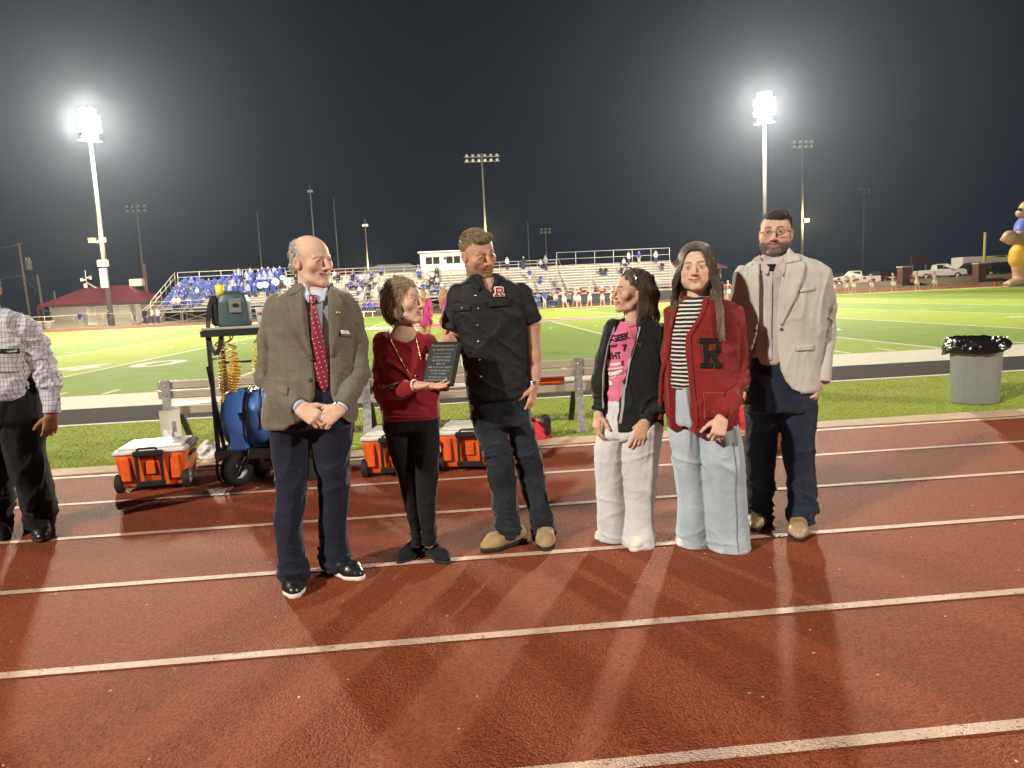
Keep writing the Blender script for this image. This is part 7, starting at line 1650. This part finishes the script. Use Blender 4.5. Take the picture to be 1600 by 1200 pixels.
    hf = HairF(hd); hf.ell((0, .022, .046), (.0795, .096, .080)); hf.ell((.01, -.052, .090), (.055, .040, .030)); hf.ell((0, -.112, .012), (.064, .055, .054), .01, 's'); hf.ell((0, -.06, -.075), (.10, .078, .085), .01, 's'); hf.half((0, 0, -.055), (0, -.3, -1))
    for sx_ in (-1, 1): hf.ell((sx_*.09, .008, -.012), (.026, .024, .034), .004, 's')
    hf.done(P.root, (.030, .024, .018), (.10, .085, .07), fr=(100, 100, 40), amp=.002, streak=.35, tufts=(2600, .018, .0013, lambda L, n: (n[0]*.5+.5*(L[2] > .07), -.5*(L[2] > .06)+.3, .5*sm(L[2], .04, .09)-.6), .18, .22), grad=lambda L: .75*sm(np.abs(L[:, 0]), .058, .078)*(1-sm(L[:, 2], .02, .06))+.1)
    gm = MB()
    for sx_ in (-1, 1):
        gm.tube([hd.T((sx_*.033+.022*math.cos(a)*(1.0), -.1065+abs(math.cos(a))*.002+ (.004 if math.cos(a)*sx_ > 0 else 0)*abs(math.cos(a)), -.003+.0155*math.sin(a))) for a in np.linspace(0, 6.283, 21)], .0015, 5, cap=False)
        gm.tube([hd.T(q) for q in ((sx_*.055, -.102, .004), (sx_*.074, -.06, .006), (sx_*.082, .008, .004))], .0016, 5)
    gm.tube([hd.T(q) for q in ((-.011, -.107, .0), (0, -.1105, .003), (.011, -.107, .0))], .0014, 5); gl = gm.build('glasses', mat('spectacle_frame', (.12, .06, .03), .3, .5, .6), P.root)
    P.shoe((1189, 815), (1177, 831), .31, M_BOOT, M_SOLED, 'boot', wd=.105, boot=.0, sole=.020, toe_r=.55); P.shoe((1254, 826), (1249, 847), .31, M_BOOT, M_SOLED, 'boot', wd=.110, boot=.05, sole=.020, toe_r=.55, snap=-114)
    rg = hd  # wedding band
    MB().lathe([(.0098, -.0022), (.0112, -.0022), (.0112, .0022), (.0098, .0022)], p(1271, 618, -.10), 14).build('ring', M_GOLD, P.root)
    return P
def checked_man():
    P = Person('man in checked dress shirt and black slacks at the left edge', (32, 838), 4.95); p = P.p
    legs = [([(612, -60, 8), (660, -60, 8), (700, -54, 12), (740, -42, 17), (790, -26, 18), (832, -20, 15)], (.0, .18)), ([(612, -5, 57), (650, 0, 61), (700, 9, 67), (740, 22, 75), (780, 35, 81), (810, 42, 85), (834, 42, 83)], (.0, .18))]
    P.trousers([(590, -55, 54, .15), (615, -58, 57, .165), (660, -58, 60, .15)], legs, M_BLACKT, hem=610, wr= [((5, 5, 16), .014, (.05, .40), None, True, RY(20)), ((9, 9, 3), .009, None, None, True, None)], seed=71, h=.009)
    rows = [(484, -34, 10, .068), (491, -48, 30, .098), (500, -58, 44, .125), (520, -60, 50, .150), (560, -58, 50, .170), (600, -56, 54, .185), (624, -56, 55, .180)]
    aR = ([p(42, 516, .0), p(60, 555, .02), p(74, 590, .0), p(81, 634, -.05)], [.085, .078, .070, .048]); aL = ([p(-55, 516, .0), p(-72, 560, .0), p(-80, 600, 0)], [.08, .075, .07])
    F, sh = P.garment('shirt', rows, [aR, aL], M_GRID, h=.008, wr=[((9, 9, 12), .013, None, True, RY(30)), ((10, 10, 22), .014, msum(elbow(p(76, 600), .14), elbow(p(45, 545), .12)), True, RY(-30))], seed=54)
    P.add('pocket', patch(F, P.pl([(2, 547), (4, 580)]), P.pl([(30, 549), (30, 582)]), 10, 8, .003, .004), M_GRID, sh)
    P.add('phone', patch(F, P.pl([(6, 544), (7, 551)]), P.pl([(29, 545), (30, 552)]), 5, 8, .008, .006), M_LEATHER)
    P.cuff(p(81, 634, -.05), p(81, 646, -.06)-p(81, 628, -.045), .050, .05, M_GRID, 'cuff', sh)
    hd = Head(p(-26, 452), 10, 0, 0, 1.06, neck=p(-20, 492, .02), neck_r=.066)
    hR = hand(p(80, 648, -.06), p(77, 682, -.08)-p(80, 648, -.06), (-.5, .8, .1), -1, (30, 40, 25), 1.1, h=.0035, wrist_from=p(81, 638, -.055), wr=.033)
    P.body(hd, [hR], [], P.secs(rows[:-2], -.03), P.innerlegs(legs), (.30, .15, .085), brow=(.05, .03, .02)); hd.eyes(P.root)
    hf = HairF(hd); hf.ell((0, .026, .044), (.080, .097, .082)); hf.ell((0, -.112, .0), (.09, .075, .06), .01, 's'); hf.ell((0, -.06, -.08), (.11, .078, .085), .01, 's'); hf.done(P.root, (.02, .016, .013), amp=.003)
    P.shoe((62, 828), (66, 848), .31, M_LEATHER, M_SOLED, wd=.11, snap=-62); P.shoe((-5, 832), (6, 846), .31, M_LEATHER, M_SOLED, wd=.11, snap=-50)
    return P
import time as _time
_t0 = _time.time()
for fn_ in (old_man, red_woman, plaque, black_shirt_man, pink_woman, cardigan_woman, cream_man, checked_man):
    fn_()
print('people built in', round(_time.time()-_t0, 1))
# ------------------------------------------------------------------ people across the field
M_FIG = mat('distant_person', attr=True, rough=.7, spec=.25)
SKIN = (.46, .27, .18); SKIN2 = (.22, .12, .08)
def fig(J, shirt, pants, hair, skin=SKIN, shoe=(.5, .5, .5), skirt=None, bare_arm=True, bare_leg=False, h=.026, sc=1.0, long_hair=False, hat=None):
    """small figure in one continuous mesh from joints: dict of head, neck, hip, el, ha, kn, ft (left,right pairs); coloured by garment"""
    A = lambda q: np.array(q, float)
    hd, nk, hp = A(J['head']), A(J['neck']), A(J['hip']); P = []
    F = SD((-.75, -.75, -.05), (.75, .75, 2.0), h)
    F.ell(hd, (.085, .10, .125), .02); F.cone(hd-[0, 0, .08], nk, .055, .06, .03); F.path([nk-[0, 0, .06], (nk+hp)/2, hp], [.135, .125, .135], .06)
    cols = []
    for i, s_ in enumerate((-1, 1)):
        sh = nk+[s_*.16, 0, -.06]; F.cone(nk-[0, 0, .05], sh, .075, .07, .04); F.path([sh, A(J['el'][i]), A(J['ha'][i])], [.062, .048, .042], .03)
        hj = hp+[s_*.085, 0, -.02]; F.path([hj, A(J['kn'][i]), A(J['ft'][i])], [.098, .068, .052], .04); F.cone(A(J['ft'][i]), A(J['ft'][i])+[0, -.13, -.03], .05, .042, .02)
    if skirt: F.cone(hp+[0, 0, .02], hp-[0, 0, .16], .15, .23, .03)
    F.ell(hd+[0, .025, .035], (.098, .11, .115), .01)
    if long_hair: F.cone(hd+[0, .06, 0], nk+[0, .09, -.14], .085, .06, .03)
    F.half((0, 0, .0), (0, 0, -1)); V, Q = F.mesh(1); V = V+normals(V, Q)*(vnoise(V*11, 3)*.010)[:, None]
    def dseg(a, b): ab = b-a; t = np.clip(((V-a) @ ab)/(ab @ ab+1e-9), 0, 1); return np.linalg.norm(V-a-t[:, None]*ab, axis=1), t
    C = np.tile(A(shirt), (len(V), 1)); best, _ = dseg(nk-[0, 0, .05], hp+[0, 0, .04]); best = best-.14
    def put(a, b, r, c):
        nonlocal best
        d, t = dseg(A(a), A(b)); d = d-r; m = d < best; best = np.where(m, d, best); C[m] = c
    for i, s_ in enumerate((-1, 1)):
        sh = nk+[s_*.16, 0, -.06]; put(sh, A(J['el'][i]), .06, shirt); e_, h_ = A(J['el'][i]), A(J['ha'][i]); put(e_, h_, .05, skin if bare_arm else shirt); put(h_, h_+(h_-e_)*.1, .05, skin)
        hj = hp+[s_*.085, 0, -.02]; put(hj, A(J['kn'][i]), .09, skin if bare_leg else pants); put(A(J['kn'][i]), A(J['ft'][i]), .06, skin if bare_leg else pants); put(A(J['ft'][i]), A(J['ft'][i])+[0, -.12, -.03], .05, shoe)
    if skirt: put(hp+[0, 0, .02], hp-[0, 0, .15], .20, skirt)
    put(nk, hd, .07, skin); m = np.linalg.norm((V-hd)/[1, 1, 1.2], axis=1) < .14; C[m & (V[:, 2] > nk[2]+.05)] = skin
    m = (np.linalg.norm((V-hd-[0, .03, .04]), axis=1) < .16) & ((V[:, 2] > hd[2]+.055) | (V[:, 1] > hd[1]+.02)) & (V[:, 2] > hd[2]-.06); C[m] = hat if hat else hair
    if long_hair: m = (V[:, 1] > hd[1]+.035) & (np.hypot(V[:, 0]-hd[0], V[:, 1]-hd[1]-.06) < .13) & (V[:, 2] > nk[2]-.18); C[m] = hair
    C = C*(1+.12*vnoise(V*16, 5))[:, None]
    me = mk('tmp', V*sc, Q, M_FIG, None, C); d = me.data; bpy.data.objects.remove(me); return d
STAND = dict(head=(0, 0, 1.62), neck=(0, 0, 1.46), hip=(0, 0, .94), el=((-.22, .02, 1.14), (.22, .02, 1.14)), ha=((-.20, -.08, .90), (.20, -.08, .90)), kn=((-.09, -.01, .50), (.09, -.01, .50)), ft=((-.10, .02, .08), (.10, .02, .08)))
SIT = dict(head=(0, -.02, .80), neck=(0, 0, .62), hip=(0, .02, .10), el=((-.22, -.04, .36), (.22, -.04, .36)), ha=((-.10, -.28, .22), (.10, -.28, .22)), kn=((-.11, -.42, .10), (.11, -.42, .10)), ft=((-.12, -.42, -.34), (.12, -.42, -.34)))
def sit_mesh(*a, **k):
    J = {q: (tuple((x, y, z+.45) for x, y, z in v) if isinstance(v[0], tuple) else (v[0], v[1], v[2]+.45)) for q, v in SIT.items()}
    return fig(J, *a, h=.034, **k)
def person_at(me, loc, rz, lab, grp, cat='person'):
    o = link_mesh('person', me); o.location = loc; o.rotation_euler = (0, 0, R(rz)); return tag(o, lab, cat, grp)
BLUE, DKB, WHT, GRY, BLK_, ORG = (.030, .07, .40), (.03, .04, .13), (.55, .54, .52), (.22, .22, .23), (.02, .02, .022), (.55, .16, .03)
sitm = {n: sit_mesh(c, p_, h_, bare_arm=b_) for n, c, p_, h_, b_ in (('blue', BLUE, DKB, (.06, .04, .03), True), ('royal blue', (.05, .12, .55), BLK_, (.30, .20, .10), True), ('white', WHT, DKB, (.10, .07, .05), True), ('grey', GRY, DKB, (.05, .04, .03), False), ('black', BLK_, DKB, (.07, .05, .04), False), ('orange', ORG, DKB, (.05, .04, .03), True))}
stm = {n: fig(STAND, c, p_, h_, bare_arm=b_, h=.034) for n, c, p_, h_, b_ in (('blue', BLUE, (.42, .38, .30), (.06, .04, .03), True), ('white', WHT, DKB, (.10, .07, .05), True), ('dark', BLK_, DKB, (.05, .04, .03), False), ('grey', GRY, (.25, .25, .26), (.06, .04, .03), False))}
rs = random.Random(31); GC = 'spectators on the far bleachers'
ROWN = ('lowest row', 'second row', 'third row', 'fourth row', 'fifth row', 'sixth row', 'seventh row', 'eighth row', 'ninth row', 'top row')
def seat(x, i, n, sec): person_at(sitm[n], (x, row_y(i)-.02, row_z(i)-.45), rs.uniform(-25, 25), 'spectator in %s sitting in the %s of the %s bleachers' % (n, ROWN[i], sec), GC)
used = set()
for i in range(NR):
    for _ in range((9, 10, 11, 10, 9, 8, 6, 8, 8, 4)[i]):
        x = round(rs.uniform(-19.2, -1.0)/.55)*.55
        if (i, x) in used: continue
        used.add((i, x)); seat(x, i, rs.choice(('blue', 'blue', 'royal blue', 'white', 'grey', 'black', 'black', 'white') if i > 0 else ('blue', 'royal blue', 'orange', 'black')), 'middle')
    for _ in range((2, 2, 1, 1, 1, 1, 0, 0, 1, 3)[i]):
        x = round(rs.uniform(4.0, 12.4)/.55)*.55
        if (i, x) in used: continue
        used.add((i, x)); seat(x, i, rs.choice(('blue', 'grey', 'white', 'black')), 'middle')
    for _ in range((3, 2, 3, 3, 2, 2, 1, 2, 1, 0)[i]):
        x = round(rs.uniform(-31.5, -24.5)/.72)*.72
        if (i, x) in used: continue
        used.add((i, x)); seat(x, i, rs.choice(('blue', 'white', 'blue', 'royal blue')), 'left')
for x, i, n in ((17.9, 5, 'black'), (18.5, 5, 'black'), (20.4, 5, 'black'), (25.6, 6, 'black'), (21.2, 8, 'white')): seat(x, i, n, 'right')
for x, i, n in ((9.2, 4, 'blue'), (6.9, 9, 'white'), (8.9, 9, 'dark'), (11.6, 9, 'grey'), (21.9, 9, 'white'), (23.2, 9, 'blue'), (25.3, 9, 'white')):
    person_at(stm[n], (x, row_y(i)-.35, row_z(i)-.41), rs.uniform(-30, 30), 'spectator in %s standing in the %s of the far bleachers at %s' % (n, ROWN[i], 'the middle' if x < 13 else 'the right'), GC)
# marching band with drums on the right half of the left section
HAT = (.5, .48, .42); bandm = fig(STAND, BLUE, DKB, (.05, .04, .03), bare_arm=False, h=.032, hat=HAT); bandw = fig(STAND, (.25, .30, .50), DKB, (.05, .04, .03), bare_arm=False, h=.032, hat=(.05, .05, .16)); DR = mat('drum_head', (.62, .60, .52), .5, .4); DS = mat('drum_shell', (.20, .20, .21), .4, .5, .4)
nb = 0
for i in (3, 5, 7, 8, 9):
    for j in range(9):
        x = -25.2+.68*j+(.3 if i % 2 else 0)
        if x > -19.9 or rs.random() < .22: continue
        person_at(rs.choice((bandm, bandm, bandw)), (x, row_y(i)-.32, row_z(i)-.41), rs.uniform(-20, 20), 'band member in blue standing in the %s of the left bleachers' % ROWN[i], 'marching band on the left bleachers')
def drum(px, py, Y, r, lab):
    q = at(px, py, Y); t = tag(empty('drum', tuple(q)), lab, 'drum', 'band drums'); Mx = Matrix.Rotation(R(90), 3, 'X'); MB().lathe([(r, -.2), (r, .2)], (0, 0, 0), 24, M=Mx).build('shell', DS, t); MB().lathe([(.0001, .215), (r*.97, .21), (r*1.04, .2), (r*1.04, .15)], (0, 0, 0), 24, M=Mx).build('drum_head', DR, t)
    MB().lathe([(.0001, .225), (r*.22, .222)], (0, 0, 0), 12, M=Mx).build('drum_logo', M_BLUESEAT, t)
for px, py, i, lab in ((407, 446, 3, 'white bass drum leftmost in the band'), (415.5, 445, 3, 'white bass drum second from left in the band'), (431, 441, 4, 'large white bass drum third from left in the band'), (450, 441, 4, 'large white bass drum at the right end of the band'), (442, 434, 6, 'small white drum in the upper band row')):
    drum(px, py, row_y(i)-.75, .42 if py < 444 and py > 436 else .34 if py > 440 else .30, lab)
o = tag(MB().box((0, 0, 0), (1.5, .06, 1.0), M=Matrix.Rotation(R(-25), 3, 'Y'), bev=.02).build('banner_board', mat('tan_board', (.20, .17, .13), .8, .2), None, tuple(at(364, 443, 87.5))), 'tilted tan board propped among the blue seats', 'board')
# people beside the far track on the left
for px, n, Y, lab in ((117, 'blue', 79.0, 'person in blue shirt and khaki shorts at the left fence'), (126, 'grey', 78.9, 'person in grey standing at the left fence beside the blue shirt'), (162, 'dark', 80.2, 'person in dark clothes behind the barrels by the lit pole'), (219, 'dark', 78.8, 'person in black shirt standing before the beige building'), (231, 'white', 78.8, 'person in white top standing second before the beige building'), (240, 'white', 78.6, 'person in white top standing nearest the bleacher stair')):
    person_at(stm[n], (px_at(px, Y), Y, 0), rs.uniform(-40, 40), lab, 'people by the far track')
for px, z, lab in ((268, 1.2, 'person in white and blue at the left end of the bleacher walkway'), (275, 1.2, 'person in white and blue second on the bleacher walkway')): person_at(stm['white'], (px_at(px, 81.2), 81.2, z), 0, lab, 'people by the far track')
# far sideline right of the black shirt man
for px, kind, n, lab in ((849, 's', 'blue', 'person in royal blue standing by the far bench'), (838, 'b', 'blue', 'person in blue sitting at the left of the far bench'), (858, 'b', 'black', 'person in black sitting on the far bench'), (866, 'b', 'white', 'person in white sitting on the far bench'), (891, 'b', 'grey', 'person in grey sitting right on the far bench'), (868, 's', 'grey', 'person in grey standing behind the far bench')):
    person_at(stm[n] if kind == 's' else sitm[n], (px_at(px, 66.5), 66.4 if n != 'grey' else 68.0, 0 if kind == 's' else .02), rs.uniform(-30, 30), lab, 'people at the far bench')
for px, n, lab in ((574, 'blue', 'person in blue sitting behind the far white bench'), (583, 'royal blue', 'person in bright blue sitting behind the far white bench'), (589, 'orange', 'person in orange sitting behind the far white bench'), (566, 'blue', 'person in blue leftmost behind the far white bench')):
    person_at(sitm[n], (px_at(px, 78.6), 78.6, .1), rs.uniform(-20, 20), lab, 'people behind the far white bench')
# cheerleaders in white with red pom-poms
def J(el, ha, kn=((-.11, -.03, .50), (.11, -.03, .50)), ft=((-.17, .02, .08), (.17, .02, .08)), lean=0): return dict(head=(lean, 0, 1.56), neck=(lean*.8, 0, 1.40), hip=(0, 0, .90), el=el, ha=ha, kn=kn, ft=ft)
POSES = (J(((-.40, -.05, 1.36), (.26, -.08, 1.16)), ((-.66, -.08, 1.40), (.10, -.25, 1.20)), ((-.10, -.05, .50), (.16, -.05, .50)), ((-.12, .02, .08), (.30, .0, .08)), -.04),
         J(((-.28, -.08, 1.15), (.28, -.08, 1.15)), ((-.12, -.28, 1.24), (.14, -.28, 1.26)), ft=((-.20, .0, .08), (.20, 0, .08))),
         J(((-.36, -.05, 1.30), (.36, -.05, 1.42)), ((-.20, -.2, 1.22), (.58, -.05, 1.56)), ((-.14, -.05, .50), (.12, -.05, .50)), ((-.26, .02, .08), (.14, .0, .08)), .05))
POM = mat('red_pompom', (.55, .02, .05), .6, .4); cheer = []
for Jp in POSES:
    r = empty('person', (0, 0, 0)); me = fig(Jp, (.60, .57, .50), (.6, .57, .5), (.40, .28, .13), skin=(.50, .29, .18), shoe=(.62, .6, .56), skirt=(.62, .59, .52), bare_leg=True, h=.022, long_hair=False); link_mesh('body', me, r)
    F = SD((-.3, -.3, 1.35), (.3, .4, 1.85), .02); hd_ = np.array(Jp['head']); F.ell(hd_+[0, .03, .035], (.105, .115, .125), .02); F.cone(hd_+[0, .14, .10], hd_+[0, .18, -.18], .05, .03, .03); F.ell(hd_+[0, -.11, -.04], (.085, .08, .10), .01, 's'); F.ell(hd_+[0, .13, .10], (.07, .05, .06), .01); mk('hair', *F.mesh(1), mat('cheer_hair', (.36, .25, .12), .6, .3), r)
    MB().box(tuple(hd_+[0, .15, .13]), (.20, .05, .12), bev=.02).build('hair_bow', M_WHITEW, r)
    nk = np.array(Jp['neck']); V_ = MB(); V_.bar(tuple(nk+[-.10, -.145, -.02]), tuple(nk+[0, -.15, -.20]), .03, .01); V_.bar(tuple(nk+[.10, -.145, -.02]), tuple(nk+[0, -.15, -.20]), .03, .01); V_.box((0, -.15, 1.0), (.26, .02, .03)); V_.build('uniform_trim', mat('navy_trim', (.02, .025, .06), .7, .3), r)
    for h_ in Jp['ha']:
        m = MB(); rr = random.Random(2)
        for k in range(70):
            d = Vector((rr.gauss(0, 1), rr.gauss(0, 1), rr.gauss(0, 1))).normalized(); c = Vector(h_)+Vector((0, -.04, 0)); s_ = d.orthogonal().normalized()*.018; e_ = d*rr.uniform(.13, .19); m.add([c-s_, c+s_, c+e_+s_, c+e_-s_, c+d.cross(s_)], [(0, 1, 2, 3), (4, 2, 3)])
        m.build('pompom', POM, r)
    cheer.append(r)
used3 = set()
spots = [(880, 0, 64.6, 'leftmost cheerleader with arm out right of the black shirt man'), (903, 1, 65.0, 'cheerleader facing front second from left'), (920, 2, 65.2, 'cheerleader with raised arm third from left'), (940, 1, 65.0, 'cheerleader in the gap left of the pink shirt woman'), (955, 0, 65.4, 'cheerleader partly behind the pink shirt woman'), (897, 2, 66.6, 'cheerleader in the back row near the far bench'),
         (1057, 0, 65.0, 'cheerleader between the pink shirt and cardigan women'), (1128, 1, 65.4, 'cheerleader just right of the long brown hair'), (1138, 0, 66.2, 'cheerleader left of the cream blazer shoulder'), (1302, 0, 64.6, 'cheerleader half hidden by the cream blazer man'), (1322, 0, 64.4, 'cheerleader second from the blazer man'), (1334, 1, 64.8, 'cheerleader third from the blazer man'),
         (1362, 0, 64.5, 'cheerleader in the middle of the right-hand line'), (1396, 0, 64.3, 'cheerleader in front of the first brick pillar'), (1433, 0, 64.2, 'cheerleader before the white pickup, second from the right end'), (1461, 0, 64.0, 'cheerleader at the right end of the line')]
for px, k, Y, lab in spots:
    o = cheer[k] if k not in used3 else copy_tree(cheer[k]); used3.add(k); o.location = (px_at(px, Y), Y, 0); o.rotation_euler = (0, 0, R(rs.uniform(-18, 18))); tag(o, lab, 'person', 'cheerleaders on the far sideline')
# two performers in pink on the field
PK = (.70, .07, .30)
Jw = dict(head=(.02, 0, 1.58), neck=(0, 0, 1.42), hip=(0, 0, .92), el=((-.20, .10, 1.14), (.20, -.10, 1.12)), ha=((-.18, -.05, .92), (.18, -.25, .90)), kn=((-.08, .06, .50), (.09, -.12, .52)), ft=((-.09, .26, .10), (.10, -.22, .08)))
for px, Y, rz, lab in ((694, 21.5, 100, 'person in pink outfit with long blond hair walking on the field'), (661, 22.5, 175, 'person in pink and silver outfit seen from behind beside the red sweater woman')):
    r = tag(empty('person', (px_at(px, Y), Y, 0), R(rz)), lab, 'person', 'people in pink on the field'); link_mesh('body', fig(Jw, PK, PK, (.50, .33, .14), skin=(.62, .34, .18), shoe=(.7, .3, .45), skirt=PK, bare_leg=True, h=.016), r)
    F = SD((-.3, -.3, 1.05), (.3, .4, 1.85), .014); hd_ = np.array(Jw['head']); F.ell(hd_+[0, .03, .035], (.10, .115, .125), .02); F.path([hd_+[0, .09, .03], hd_+[0, .12, -.15], hd_+[0, .13, -.42]], [.085, .085, .05], .03); F.ell(hd_+[0, -.11, -.04], (.085, .08, .10), .01, 's'); V, Q = F.mesh(1); V = V+normals(V, Q)*(vnoise(V*np.array([60, 60, 8]), 2)*.012)[:, None]; mk('hair', V, Q, mat('blond_hair', (.46, .31, .13), .5, .4), r)
    MB().lathe([(.105, -.02), (.112, .0), (.105, .02)], tuple(hd_+[0, .02, .06]), 18).build('headband', mat('pink_band', PK, .6, .3), r)
    if px < 670: MB().box((.10, .155, 1.18), (.10, .02, .44), bev=.005).build('silver_panel', M_ZIP, r)
